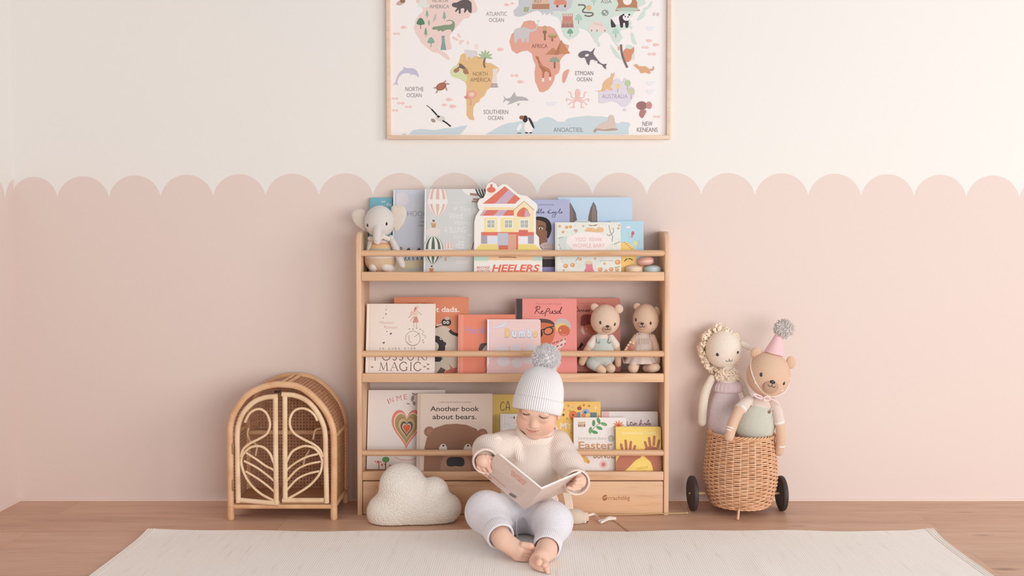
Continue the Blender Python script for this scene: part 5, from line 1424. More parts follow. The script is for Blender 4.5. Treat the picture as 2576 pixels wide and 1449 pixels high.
for x, y in ((1574, 879), (1576.5, 874.5), (1580.5, 868), (1585.4, 861), (1592.5, 863.5), (1571, 884)): one('bead', px_ell(x, y, Yt, 3.2, 3.2, 3.2, None, None, 16, 12), bd, tt)
one('cord', tube(crom([P(1593, 865, Yt), P(1585, 862, Yt), P(1577, 874, Yt), P(1571, 884, Yt), P(1565, 895, Yt+0.004), P(1570, 915, Yt+0.01)], 5), 0.6*S(Yt), 6), mat('cord_beige', (226, 206, 188)), tt)

# ------------------------------------------------------------------ wicker trolley
wick = mat('wicker', (226, 178, 140), 0.55, 0.3)
v = coords(wick); wc = ramp(wick, noise(wick, v, 55, 3), [(0.3, (214, 160, 120)), (0.5, (230, 182, 144)), (0.7, (238, 196, 160))]); L(wick, wc, bsdf(wick).inputs['Base Color'])
BYc = -0.130
bx = P(1861, 1180, BYc).x
ctr = Vector((bx, BYc, 0))
zb, zt = P(1861, 1262, BYc).z, P(1861, 1091, BYc).z
trol = thing('basket_trolley', 'round wicker basket trolley on two black wheels right of the bookshelf', 'basket', (bx, BYc, 0))
BP = [(0, .0955), (0.12, .1055), (0.3, .1130), (0.5, .1140), (0.75, .1085), (1, .1020)]
def brad(z):
    t = min(1, max(0, (z-zb)/(zt-zb)))
    for (a, r0), (b_, r1) in zip(BP[:-1], BP[1:]):
        if t <= b_:
            k = (t-a)/(b_-a); return r0+(r1-r0)*k
    return BP[-1][1]
tiltM = Matrix.Translation(ctr) @ Matrix.Rotation(math.radians(1.2), 4, 'Y')
mb = MB()
NS = 30; rows = 35
for i in range(rows):
    z = zb+0.004+(zt-zb-0.010)*i/(rows-1)
    path = []
    for j in range(NS*6):
        a = 2*PI*j/(NS*6); r = brad(z)+0.0026*math.cos(NS*a/2+PI*i)
        path.append(Vector((r*math.cos(a), r*math.sin(a), z+0.0006*math.sin(3*a+i))))
    mb.add(tube(path, 0.0027, 6, closed=True), wick, tiltM)
for k in range(NS):
    a = 2*PI*k/NS+PI/NS
    mb.add(tube([Vector((brad(z)*math.cos(a), brad(z)*math.sin(a), z)) for z in [zb+(zt-zb)*q/10 for q in range(11)]], 0.0019, 6), wick, tiltM)
# floor of the basket, curved in
for q in range(12):
    r = brad(zb)-0.004-q*0.0078
    if r > 0.004: mb.add(tube([Vector((r*math.cos(2*PI*j/60), r*math.sin(2*PI*j/60), zb-0.0035+0.0016*((j+q) % 2))) for j in range(60)], 0.0040, 6, closed=True), wick, tiltM)
mb.add(lathe([(0.0005, zb-0.001), (brad(zb)-0.004, zb)], 40), wick, tiltM)
mb.build('basket', trol, angle=80)
mb = MB()
for k in range(3):
    path = []
    for j in range(180):
        a = 2*PI*j/180; r = brad(zt)+0.0045*math.cos(a*16+k*2*PI/3); path.append(Vector((r*math.cos(a), r*math.sin(a), zt+0.002+0.0035*math.sin(a*16+k*2*PI/3))))
    mb.add(tube(path, 0.0028, 6, closed=True), wick, tiltM)
mb.build('braided_rim', trol, angle=80)
rub = mat('black_rubber', (66, 60, 60), 0.55, 0.35); hub = mat('wheel_plastic', (82, 76, 76), 0.5); steel = mat('bolt_steel', (190, 180, 172), 0.3, 0.5, 0.8)
WR = 0.0560; wyc = BYc+0.005
xw0, xw1 = P(1742, 1240, wyc).x, P(1966, 1243, wyc).x
one('axle', tube([(xw0, wyc, WR), (xw1, wyc, WR)], 0.0045, 12), wick, trol)
for xw, yaw in ((xw0, 0.10), (xw1, 0.06)):
    Mw = Matrix.Translation((xw, wyc, WR)) @ Matrix.Rotation(yaw, 4, 'Z') @ Matrix.Rotation(PI/2, 4, 'Y')
    mb = MB(); hw = 0.0085
    mb.add(lathe([(WR-0.014, -hw*0.8), (WR-0.006, -hw), (WR-0.0015, -hw*0.75), (WR, -hw*0.3), (WR, hw*0.3), (WR-0.0015, hw*0.75), (WR-0.006, hw), (WR-0.014, hw*0.8)], 48), rub, Mw)
    w = mb.build('wheel', trol)
    mb = MB(); mb.add(lathe([(0.0005, -0.006), (0.010, -0.006), (0.012, -0.003), (WR-0.016, -0.0035), (WR-0.0135, -0.006), (WR-0.0135, 0.006), (WR-0.016, 0.0035), (0.012, 0.003), (0.010, 0.006), (0.0005, 0.006)], 40), hub, Mw); mb.build('hub', w)
    mb = MB(); mb.add(lathe([(0.0004, -0.0125), (0.004, -0.0115), (0.0045, -0.006)], 14), steel, Mw); mb.add(lathe([(0.0045, 0.006), (0.004, 0.0115), (0.0004, 0.0125)], 14), steel, Mw); mb.build('bolt', w)
f0 = F(1856, 1306, 0.003)
one('support_leg', tube([(f0.x+0.005, f0.y+0.010, zb+0.002), (f0.x, f0.y, 0.001)], 0.0040, 12), wick, trol)
one('support_leg', tube([(bx+0.004, BYc+0.05, zb-0.001), (bx, BYc+0.07, 0.001)], 0.0042, 12), wick, trol)

# --- lamb, standing at the back of the basket
Y = -0.083
yn_lamb = yarn('yarn_lamb', (249, 234, 218), 0.0040); yn_flc = mat('fleece', (250, 232, 212), 0.95, 0.1); yn_dr = yarn('yarn_lilac', (230, 212, 214), 0.0042, 'x')
lb = thing('stuffed_lamb', 'cream knitted lamb toy in lilac dress standing in the wicker trolley', 'toy', (P(1825, 1085, Y).x, Y, zb))
hc, hr = P(1820, 879, Y), (45*S(Y), 40*S(Y), 48*S(Y))
one('head', ell(hc, hr, None, 44, 30), yn_lamb, lb)
mb = MB(); rr = random.Random(11)
def curl(px, py, y, r):
    c = P(px, py, y); s_ = S(y)*r
    ax = Vector((rr.uniform(-1, 1), rr.uniform(-1, 1), rr.uniform(-1, 1))).normalized()
    u = ax.orthogonal().normalized(); w = ax.cross(u)
    n = 9
    path = [c+(u*math.cos(2*PI*k/n)+w*math.sin(2*PI*k/n))*s_*0.62+ax*s_*0.2*math.sin(4*PI*k/n) for k in range(n)]
    mb.add(tube(path, s_*0.46, 6, closed=True), yn_flc)
for k in range(250):
    t = rr.uniform(0, 2*PI)
    dx, dz = math.cos(t), math.sin(t)
    if dx > 0.55 and -0.25 < dz < 0.40: continue
    grow = 1.12 if dx < 0 else 0.96
    q = rr.uniform(0.90, 1.17)*grow
    curl(1816+dx*44*q, 879-dz*48*q*(1.0 if dz > 0 else 1.02), Y+rr.uniform(-0.006, 0.034)-(0.012 if q < 1 else 0), rr.uniform(4.2, 6.6))
for k in range(90):                          # back of the head
    u, w = rr.uniform(-1, 1), rr.uniform(-1, 1)
    if u*u+w*w < 1: curl(1817+u*46, 878+w*48, Y+0.045*math.sqrt(1-u*u-w*w)+0.004, rr.uniform(5, 7))
for k in range(110):
    t = rr.uniform(-1, 1); curl(1829+t*28, 942+rr.uniform(-13, 13)+3*t*t, Y-0.034*math.sqrt(1-0.8*t*t)+rr.uniform(-0.003, 0.006), rr.uniform(3.6, 5.4))
mb.build('fleece', lb, angle=80)
for ex, ey, er in ((1805.3, 892, 4.0), (1855.5, 886.5, 3.4)): face_ell(hc, hr, ex, ey, er, EYE, 'eye', lb, 1.1)
face_line(hc, hr, [(1825, 906), (1829, 909), (1834.5, 907), (1834.3, 902.5)], 0.7, THREAD, 'mouth', lb); face_line(hc, hr, [(1834.5, 907), (1839, 909), (1843, 904.5)], 0.7, THREAD, 'mouth', lb)
one('ear', px_ell(1876, 870, Y-0.002, 17, 8, 5, (0, 0.60, 0)), yn_lamb, lb)
one('neck', px_tube([(1828, 930, Y), (1829, 962, Y)], [22, 26]), yn_lamb, lb)
one('arm', px_tube([(1790, 952, Y-0.006), (1775, 985, Y-0.014), (1768, 1020, Y-0.018), (1766, 1062, Y-0.018)], [9.5, 11.5, 12, 10.5]), yn_lamb, lb)
one('arm', px_tube([(1858, 950, Y+0.004), (1868, 968, Y), (1880, 994, Y-0.002)], [8, 9, 9]), yn_lamb, lb)
bodyshell('dress', P(1826, 1046, Y-0.004), (43*S(Y), 33*S(Y), 82*S(Y)), [(2, yn_dr)], lb, lambda z: (1.06-0.16*z)*(1 if z > -0.45 else max(0.62, 1+(z+0.45)*1.1)))
V, Fc, UVs = lathe([(22*S(Y), 0), (30*S(Y), -4*S(Y)), (35*S(Y), -14*S(Y)), (36.5*S(Y), -24*S(Y)), (33*S(Y), -29*S(Y)), (26*S(Y), -29*S(Y))], 110)
c0 = P(1831, 957, Y-0.002); V2 = []
for p in V:
    a = math.atan2(p.y, p.x); r = math.hypot(p.x, p.y); w = math.sin(PI*min(1, max(0, -p.z/(29*S(Y)))))
    r += 0.0022*w*math.sin(a*22); V2.append(c0+Vector((r*math.cos(a), r*math.sin(a)*0.85, p.z)))
one('ruffle', (V2, Fc, UVs), mat('lilac_ruffle', (228, 206, 210), 0.9, 0.1), lb)
one('leg', px_tube([(1815, 1120, Y-0.004), (1815, 1225, Y-0.004)], [14, 14]), yn_lamb, lb)
one('leg', px_tube([(1838, 1120, Y), (1840, 1225, Y)], [14, 14]), yn_lamb, lb)

# --- bear with the party hat
Y = -0.168
yn_b3 = yarn('yarn_party_bear', (232, 194, 166), 0.0042); yn_sage = yarn('yarn_sage_overalls', (214, 212, 198), 0.0036, 'x'); yn_shirt = yarn('yarn_shirt', (240, 220, 210), 0.0036, 'x')
tilt = math.radians(14)
pb_ = thing('stuffed_bear', 'tan crochet bear toy wearing a pink party hat and sage overalls in the trolley', 'toy', (P(1898, 1085, Y).x, Y, zb+0.01))
hc, hr = bear_head(pb_, 1933.5, 941, 55, 57, Y-0.006, [(1915.2, 942.6), (1971.3, 963.5)], (1939, 972.5), (1943.5, 961.5), yn_b3, [(1903.5, 889, 16.5, 15.5, 0.4), (1989.5, 912, 12.5, 16.5, -0.1)], (20, 17.5), 9, tilt, None, 3.7)
for px, py in ((1903, 962), (1966, 981)): face_ell(hc, hr, px, py, 5.5, mat('toy_blush', (240, 206, 190), 0.9), 'cheek', pb_, 0.8, 0.0, 0.15)
bodyshell('torso', P(1903, 1058, Y+0.002), (46*S(Y), 32*S(Y), 66*S(Y)), [(0.60, yn_sage), (2, yn_shirt)], pb_, lambda z: (1.06-0.20*z)*(1 if z > -0.6 else max(0.6, 1+(z+0.6)*1.1)), rot=(0, tilt*0.9, 0))
tc, tr_ = P(1903, 1058, Y+0.002), (46*S(Y), 32*S(Y), 66*S(Y))
def limb(segs, m0, name='arm'):
    for pts, rd, m, nm in segs: one(nm, px_tube(pts, rd), m, pb_)
band = mat('white_band', (246, 238, 230), 0.9)
limb([([(1884, 1006, Y-0.016), (1872, 1018, Y-0.030), (1862, 1028, Y-0.040)], [12, 15, 15.5], yn_shirt, 'sleeve'),
      ([(1863, 1026, Y-0.039), (1850, 1050, Y-0.066), (1840, 1076, Y-0.084), (1834, 1098, Y-0.088)], [13.5, 13.5, 13.5, 12.5], yn_b3, 'arm'),
      ([(1960, 1148-12, Y-0.010), (1964, 1100, Y-0.022), (1961, 1064, Y-0.022)], [11, 12, 12], yn_b3, 'arm'),
      ([(1944, 1012, Y-0.004), (1955, 1034, Y-0.016), (1960, 1062, Y-0.022)], [12, 13.5, 13.5], yn_shirt, 'sleeve')], None)
def ring(pts, r, m, name):
    p = [P(*q) for q in pts]; one(name, tube(p, [r*S(pts[0][2])]*len(p), 18), m, pb_)
ring([(1864.5, 1027, Y-0.038), (1862.5, 1030, Y-0.041)], 15.9, band, 'cuff_band'); ring([(1959.6, 1060, Y-0.022), (1960.4, 1063.5, Y-0.022)], 13.9, band, 'cuff_band')
ring([(1837.2, 1081, Y-0.085), (1836.2, 1084, Y-0.0855)], 13.9, band, 'wrist_band'); ring([(1838.8, 1075, Y-0.0835), (1838, 1078, Y-0.0842)], 14.0, band, 'wrist_band'); ring([(1963.5, 1118, Y-0.016), (1963, 1121, Y-0.015)], 12.4, band, 'wrist_band')
def rot_ball(px, py, lift):
    """front point of the leaning torso, good enough for straps and buttons"""
    return on_ball(tc, (tr_[0]*1.0, tr_[1]*1.02, tr_[2]*1.02), px, py, lift)
mb = MB()
for pts in ([(1884, 992), (1888, 1002), (1891, 1015), (1893, 1022)], [(1946, 1006), (1944, 1020), (1938, 1032)]):
    mb2 = MB(); mb2.add(tube(crom([rot_ball(a, b_, 0.003) for a, b_ in pts], 6), 3.2*S(Y), 8), yn_sage); mb2.build('strap', pb_)
for px, py, m in ((1892.5, 1020, mat('rose_button', (214, 160, 138), 0.5)), (1935.5, 1036.5, button)):
    one('button', ell(rot_ball(px, py, 0.003), (4*S(Y), 1.6*S(Y), 4*S(Y)), None, 16, 8), m, pb_)
bowm = mat('pink_ribbon', (244, 216, 212), 0.7)
mb = MB()
for pts in ([(1919, 1000), (1908, 994), (1895, 991), (1904, 999), (1918, 1004)], [(1921, 1001), (1930, 997), (1938, 1004), (1930, 1008), (1920, 1004)], [(1940, 1003), (1952, 1010), (1961, 1020)], [(1921, 1004), (1924, 1008), (1931, 1006)]):
    mb.add(tube(crom([P(a, b_, Y-0.046) for a, b_ in pts], 5), 2.2*S(Y), 8), bowm)
mb.build('neck_bow', pb_)
one('stitch', tube(crom([rot_ball(a, b_, 0.001) for a, b_ in [(1946, 1010), (1949, 1030), (1942, 1045), (1940, 1060)]], 5), 0.6*S(Y), 6), mat('sage_thread', (176, 172, 160)), pb_)
one('leg', px_tube([(1880, 1115, Y+0.01), (1878, 1222, Y+0.01)], [15, 14]), yn_sage, pb_)
one('leg', px_tube([(1910, 1118, Y+0.01), (1908, 1222, Y+0.01)], [15, 14]), yn_sage, pb_)
# hat
yh = Y-0.006
bc, ap = P(1947.5, 890, yh), P(1961, 836, yh)
ax = (ap-bc); hl = ax.length; Mh = Matrix.Translation(bc) @ ax.to_track_quat('Z', 'Y').to_matrix().to_4x4()
mb = MB(); mb.add(lathe([(25.5*S(yh), 0), (26*S(yh), 0.0006), (6.5*S(yh), hl), (6*S(yh), hl), (24.5*S(yh), 0.0008)], 40), mat('pink_felt', (242, 200, 204), 0.85, 0.1), Mh)
hat = mb.build('party_hat', pb_, angle=60); hat['label'] = 'pink felt cone party hat with a pale grey pompom'
def pompom(name, c, r, m, parent, n=1500, seed=5, wid=0.045, lo=0.86):
    g = random.Random(seed); mb = MB()
    mb.add(ell(c, (r*0.80,)*3, None, 24, 16), m)
    for _ in range(n):
        d = Vector((g.gauss(0, 1), g.gauss(0, 1), g.gauss(0, 1))).normalized()
        ln = r*g.uniform(lo, 1.06); w = r*wid*g.uniform(0.7, 1.2)
        bend = Vector((g.uniform(-1, 1), g.uniform(-1, 1), g.uniform(-1, 1)))*r*0.10
        u = d.orthogonal().normalized(); v2 = d.cross(u)
        a0, a1 = c+d*r*0.5, c+d*ln+bend
        V = [a0+u*w, a0+(-u*0.5+v2*0.87)*w, a0+(-u*0.5-v2*0.87)*w, a1+u*w*0.6, a1+(-u*0.5+v2*0.87)*w*0.6, a1+(-u*0.5-v2*0.87)*w*0.6]
        mb.add((V, [(0, 1, 4, 3), (1, 2, 5, 4), (2, 0, 3, 5), (3, 4, 5)]), m)
    return mb.build(name, parent, angle=60)
pompom('pompom', P(1972, 828, yh), 25*S(yh), mat('pompom_yarn', (226, 218, 214), 0.9, 0.1), hat, 800, 8, 0.075)
el_m = mat('white_elastic', (250, 242, 234), 0.7)
q = [on_ball(hc, hr, a, b_, 0.0012) for a, b_ in [(1890, 906), (1888, 920), (1892, 940), (1901, 962), (1915, 982), (1932, 995), (1946, 997)]]
q2 = [on_ball(hc, hr, a, b_, 0.0012) for a, b_ in [(1962, 993), (1976, 984), (1984, 968), (1987, 950)]]
one('elastic', tube(crom(q+q2, 6), 1.35*S(Y), 8), el_m, hat)

# ------------------------------------------------------------------ cloud cushion
Y = -0.258
cl = SDF()
def cb(px, py, r, k=0.03, yy=0.0, fl=0.85): cl.ball(P(px, py, Y+yy), (r*S(Y), 0.050*fl+0.006, r*S(Y)), None, k)
cb(1013, 1225, 60, 0.02, 0, 1.05); cb(1091, 1238, 38, 0.014); cb(1124, 1279, 37, 0.014); cb(965, 1289, 42, 0.016); cb(1030, 1283, 52, 0.05); cb(1075, 1281, 46, 0.04); cb(990, 1285, 46, 0.04)
V, Fq = cl.mesh(0.0045)
V[:, 2] = np.where(V[:, 2] < 0.004, 0.0015+(V[:, 2]-0.004)*0.05, V[:, 2])
m_bcl = mat('boucle', (247, 238, 227), 0.95, 0.08, sheen=0.2)
v = coords(m_bcl); vo = N(m_bcl, 'ShaderNodeTexVoronoi'); vo.inputs['Scale'].default_value = 230; L(m_bcl, v, vo.inputs['Vector'])
bump(m_bcl, math_n(m_bcl, 'SUBTRACT', math_n(m_bcl, 'MULTIPLY', noise(m_bcl, v, 160, 3), 0.6), vo.outputs['Distance']), 0.0032, 0.75)
zmin = V[:, 2].min(); V[:, 2] += 0.001-zmin
o = np_mesh('cloud_cushion', V, Fq, [m_bcl])
tag(o, 'cream boucle cloud shaped cushion leaning against the bookshelf base', 'cushion')

# ------------------------------------------------------------------ rattan cabinet
k_ = 3.451
def C(cx, cy, y): return P(550+cx/k_, 920+cy/k_, y)
YF, YB = -0.235, -0.030
rat = mat('rattan_pole', (224, 178, 136), 0.42, 0.35); v = coords(rat)
L(rat, ramp(rat, noise(rat, v, 18, 4), [(0.3, (212, 162, 120)), (0.5, (226, 180, 138)), (0.7, (232, 192, 152))]), bsdf(rat).inputs['Base Color'])
ratl = mat('rattan_peeled', (236, 204, 168), 0.45, 0.35); v = coords(ratl)
L(ratl, ramp(ratl, noise(ratl, v, 20, 4), [(0.3, (226, 190, 152)), (0.5, (238, 206, 170)), (0.7, (242, 214, 182))]), bsdf(ratl).inputs['Base Color'])
def cane(name):
    """open cane weave: octagonal holes between crossing strands, on the UV map in metres"""
    m = mat(name, (198, 144, 108), 0.6, 0.25)
    t = N(m, 'ShaderNodeTexCoord'); sp = N(m, 'ShaderNodeSeparateXYZ'); L(m, t.outputs['UV'], sp.inputs[0])
    pt = 0.0105
    def fr(s_): return math_n(m, 'ABSOLUTE', math_n(m, 'SUBTRACT', math_n(m, 'FRACT', math_n(m, 'MULTIPLY', s_, 1/pt)), 0.5))
    u, w = fr(sp.outputs[0]), fr(sp.outputs[1])
    d1 = math_n(m, 'MAXIMUM', u, w); d2 = math_n(m, 'MULTIPLY', math_n(m, 'ADD', u, w), 0.74)
    hole = math_n(m, 'LESS_THAN', math_n(m, 'MAXIMUM', d1, d2), 0.235)
    hgt = math_n(m, 'ADD', math_n(m, 'SINE', math_n(m, 'MULTIPLY', sp.outputs[0], 2*PI/pt*2)), math_n(m, 'SINE', math_n(m, 'MULTIPLY', sp.outputs[1], 2*PI/pt*2)))
    bump(m, hgt, 0.001, 0.6)
    c = ramp(m, noise(m, t.outputs['UV'], 60, 2), [(0.3, (186, 132, 96)), (0.7, (216, 164, 126))]); L(m, c, bsdf(m).inputs['Base Color'])
    tr2 = N(m, 'ShaderNodeBsdfTransparent'); mx = N(m, 'ShaderNodeMixShader')
    L(m, hole, mx.inputs[0]); L(m, bsdf(m).outputs[0], mx.inputs[1]); L(m, tr2.outputs[0], mx.inputs[2])
    L(m, mx.outputs[0], m.node_tree.nodes['Material Output'].inputs['Surface'])
    return m
m_cane = cane('cane_weave')
xm = C(550, 700, YF).x
cab = thing('rattan_cabinet', 'arched rattan dollhouse cabinet with two fretwork doors left of the bookshelf', 'cabinet', (xm, (YF+YB)/2, 0))
poleR = 0.0100
# centre line of the arched frame in the front plane (cabinet crop pixels)
archL = [(105, 1230), (104, 1000), (103, 800), (100, 600), (108, 500), (150, 385), (240, 265), (360, 195), (480, 165), (560, 163)]
archR = [(640, 170), (730, 200), (830, 275), (930, 395), (985, 520), (1000, 620), (1003, 800), (1003, 1000), (1001, 1230)]
def frame_path(y):
    pts = [C(a, b_, YF) for a, b_ in archL+archR]
    return [Vector((p.x, y, p.z)) for p in crom(pts, 6)]
zleg = 0.040
pf = frame_path(YF)
one('front_arch', tube(pf, poleR, 16), rat, cab); pbk = frame_path(YB); one('back_arch', tube(pbk, poleR*0.9, 14), rat, cab)
for (x, ) in ((pf[0].x,), (pf[-1].x,)):
    for y in (YF, YB):
        mb = MB(); mb.add(lathe([(0.0090, 0.0005), (0.0105, 0.004), (0.0108, 0.012), (0.0108, zleg), (0.0095, zleg+0.002), (0.0108, zleg+0.004), (0.0108, zleg+0.008), (0.0095, zleg+0.010), (0.0106, zleg+0.012), (0.0106, pf[0].z+0.004)], 18, Matrix.Translation((x, y, 0))), rat)
        mb.build('leg', cab)
zr = C(550, 1222, YF).z
one('bottom_rail', tube([(pf[0].x, YF, zr), (pf[-1].x, YF, zr)], 0.0075, 14), rat, cab); one('bottom_rail', tube([(pf[0].x, YB, zr), (pf[-1].x, YB, zr)], 0.0075, 14), rat, cab)
for x in (pf[0].x, pf[-1].x): one('side_rail', tube([(x, YF, zr), (x, YB, zr)], 0.0075, 12), rat, cab)
zsr = C(1030, 610, YF+0.02).z
for x in (pf[0].x-0.002, pf[-1].x+0.002): one('side_rail', tube([(x, YF, zsr), (x, YB, zsr)], 0.0062, 12), rat, cab)
# top spine slats and cane skin
ti = len(pf)//2
for k in (-2, 2):
    p, q = pf[ti+k], pbk[ti+k]; one('roof_slat', tube([(p.x, p.y, p.z+0.001), (q.x, q.y, q.z+0.001)], 0.0055, 10), rat, cab)
V, UVs, Fc = [], [], []
ln = 0
for i, p in enumerate(pf):
    if i: ln += (pf[i]-pf[i-1]).length
    for j in range(5):
        t = j/4; V.append(Vector((p.x, YF+0.006+(YB-YF-0.012)*t, p.z))); UVs.append((ln, (YB-YF)*t))
for i in range(len(pf)-1):
    for j in range(4): Fc.append((i*5+j, i*5+j+1, (i+1)*5+j+1, (i+1)*5+j))
one('cane_shell', (V, Fc, UVs), m_cane, cab)
# thin slats along the shell's edges
for y in (YF+0.012, YB-0.010):
    one('edge_slat', tube([Vector((p.x, y, p.z)) for p in pf], 0.0045, 8), rat, cab)
# back panel of cane and the shelf rails inside
pts = [(p.x, p.z) for p in pbk]
def panel(name, pts, y, m):
    V = [Vector((a, y, b_)) for a, b_ in pts]; return one(name, (V, [tuple(range(len(V)))], [(a, b_) for a, b_ in pts]), m, cab)
panel('back_panel', pts, YB+0.002, m_cane)
zmid = C(600, 575, YB).z
one('back_rail', tube([(pf[0].x, YB-0.008, zmid), (pf[-1].x, YB-0.008, zmid)], 0.0085, 12), rat, cab)
mb = MB(); mb.add(box(pf[0].x+0.006, pf[-1].x-0.006, YF+0.008, YB-0.004, zr+0.004, zr+0.009, 0.001), wood('rattan_floor', (206, 160, 122), (190, 140, 104), 'x')); mb.build('floor_board', cab)
for pts in ([(262, 540), (250, 590), (270, 650), (330, 690), (320, 780)], [(890, 545), (840, 560), (820, 640)], [(790, 730), (750, 800), (735, 870)]):
    one('inner_hook', tube(crom([C(a, b_, YF+0.06) for a, b_ in pts], 6), 0.0032, 8), ratl, cab)
mb = MB(); p = C(508, 226, YF+0.004); mb.add(box(p.x-0.009, p.x+0.009, p.y-0.004, p.y+0.006, p.z-0.003, p.z+0.003, 0.0008), mat('black_catch', (44, 38, 36), 0.5)); mb.build('magnet_catch', cab)
# doors (traced in the front plane; the left one stands slightly open)
def door(outer, stile, bottom, curls, hinge_x, open_):
    ang = open_
    pts0 = [C(a, b_, YF-0.001) for a, b_ in outer]
    hx = hinge_x
    def op(p):
        d = p.x-hx; return Vector((hx+d*math.cos(ang), p.y-abs(d)*math.sin(abs(ang)), p.z))
    f = one('door', tube([op(p) for p in crom(pts0, 7)], 0.0080, 14), ratl, cab)
    one('stile', tube([op(C(a, b_, YF-0.001)) for a, b_ in stile], 0.0080, 14), ratl, f)
    one('rail', tube([op(C(a, b_, YF-0.001)) for a, b_ in bottom], 0.0078, 14), ratl, f)
    for pts, r in curls:
        one('fretwork', tube(crom([op(C(a, b_, YF-0.002)) for a, b_ in pts], 8), r, 10), ratl, f)
    return f
xl0, xr0 = C(140, 800, YF).x, C(962, 800, YF).x
curlL = [([(230, 490), (262, 425), (310, 385), (365, 375), (415, 405), (445, 470), (448, 530), (420, 590), (350, 635), (270, 675), (215, 725), (193, 790)], 0.0041),
         ([(488, 850), (472, 810), (450, 760), (400, 710), (340, 695), (275, 710), (220, 760), (198, 815), (205, 880), (240, 970), (300, 1050), (380, 1115), (490, 1170)], 0.0041)]
for y0, x0, cv in ((755, 240, 20), (825, 222, 20), (915, 235, 26)):
    curlL.append(([(x0, y0), (330, y0+55), (410, y0+110), (468, y0+156 if y0 > 760 else y0+138), (492, y0+180 if y0 > 760 else y0+158)], 0.0036))
curlR = [([(858, 478), (830, 425), (780, 385), (720, 370), (660, 390), (622, 450), (622, 530), (660, 590), (740, 640), (820, 680), (875, 725), (908, 790)], 0.0041),
         ([(590, 835), (608, 795), (640, 745), (700, 710), (760, 697), (830, 715), (880, 770), (898, 840), (880, 930), (820, 1010), (740, 1075), (590, 1162)], 0.0041)]
for y0, x1 in ((765, 865), (832, 885), (915, 872)):
    curlR.append(([(588, y0+(150 if y0 < 800 else 172)), (608, y0+(124 if y0 < 800 else 146)), (680, y0+70), (770, y0+25), (x1, y0)], 0.0036))
dL = door([(172, 1185), (168, 1000), (165, 800), (162, 640), (172, 520), (215, 410), (300, 320), (400, 275), (515, 262)], [(498, 268), (500, 700), (506, 1185)], [(176, 1165), (530, 1192)], curlL, xl0, math.radians(3.0))
dR = door([(938, 1190), (935, 1000), (930, 800), (925, 600), (900, 490), (840, 380), (760, 300), (660, 258), (550, 248)], [(575, 255), (576, 700), (578, 1150)], [(555, 1168), (915, 1168)], curlR, xr0, 0.0)
brass = mat('brass', (190, 160, 116), 0.35, 0.5, 0.8)
for b_ in (720, 1038):
    p = C(126, b_, YF-0.006); mb = MB(); mb.add(box(p.x-0.0022, p.x+0.0022, p.y-0.004, p.y+0.004, p.z-0.017, p.z+0.017, 0.0008), brass); mb.build('hinge', cab)

# ------------------------------------------------------------------ the toddler
kid = thing('person', 'toddler in a pale blue pompom beanie and cream knit sweater sitting and reading a book', 'person', (P(1325, 1300, -0.36).x, -0.36, 0.009))
RUGZ = 0.0105
Rh = Matrix.Rotation(math.radians(9), 3, 'Y') @ Matrix.Rotation(math.radians(-10), 3, 'Z') @ Matrix.Rotation(math.radians(26), 3, 'X')
Hc = P(1358, 1014, -0.365)
def hl_(x, y, z): return Hc+Rh @ Vector((x, y, z))
bd_ = SDF()
# head
bd_.ball(hl_(0, 0.004, 0.000), (0.0615, 0.0735, 0.066), Rh, 0.01)
bd_.ball(hl_(0, -0.040, -0.045), (0.044, 0.036, 0.037), Rh, 0.030)
for s0 in (-1, 1): bd_.ball(hl_(s0*0.029, -0.047, -0.040), (0.027, 0.0245, 0.026), Rh, 0.022)
bd_.ball(hl_(0, -0.061, -0.0735), (0.016, 0.013, 0.012), Rh, 0.022)
bd_.ball(hl_(0, -0.068, 0.010), (0.040, 0.012, 0.016), Rh, 0.020)
for s0 in (-1, 1): bd_.cut(hl_(s0*0.025, -0.0870, -0.010), (0.015, 0.008, 0.010), Rh, 0.014)
for s0 in (-1, 1): bd_.ball(hl_(s0*0.0255, -0.0655, -0.0060), (0.0150, 0.0105, 0.0105), Rh, 0.008)
bd_.cone(hl_(0, -0.0715, -0.008), hl_(0, -0.0790, -0.023), 0.0055, 0.0066, 0.014)
bd_.ball(hl_(0, -0.0815, -0.0275), (0.0085, 0.0072, 0.0070), Rh, 0.006)
for s0 in (-1, 1): bd_.ball(hl_(s0*0.0082, -0.0755, -0.0298), (0.0056, 0.0060, 0.0048), Rh, 0.005)
bd_.ball(hl_(0, -0.0720, -0.0480), (0.0170, 0.0065, 0.0070), Rh, 0.012)
bd_.ball(hl_(-0.001, -0.0745, -0.0530), (0.0115, 0.0040, 0.0026), Rh, 0.006)
bd_.ball(hl_(-0.001, -0.0725, -0.0588), (0.0100, 0.0050, 0.0034), Rh, 0.006)
for s0 in (-1, 1):
    bd_.ball(hl_(s0*0.0605, 0.006-0.008*s0, -0.034), (0.0055, 0.0105, 0.0135), Rh, 0.004)
# neck, trunk, limbs (mostly inside the clothes)
bd_.cone(hl_(0, 0.012, -0.050), P(1350, 1098, -0.325), 0.040, 0.040, 0.02)
bd_.cone(P(1350, 1110, -0.325), P(1342, 1150, -0.325), 0.046, 0.058, 0.03)
bd_.cone(P(1342, 1150, -0.325), P(1332, 1260, -0.340), 0.058, 0.064, 0.03)
bd_.cone(P(1332, 1260, -0.340), P(1325, 1297, -0.345), 0.064, 0.056, 0.03)
ARM_R = [P(1290, 1116, -0.333), P(1228, 1132, -0.395), P(1221, 1154, -0.462), P(1219, 1159, -0.496)]
ARM_L = [P(1402, 1118, -0.333), P(1437, 1176, -0.392), P(1449, 1205, -0.455), P(1456, 1210, -0.487)]
bd_.chain(ARM_R, [0.026, 0.024, 0.019, 0.017], 0.015); bd_.chain(ARM_L, [0.026, 0.024, 0.019, 0.017], 0.015)
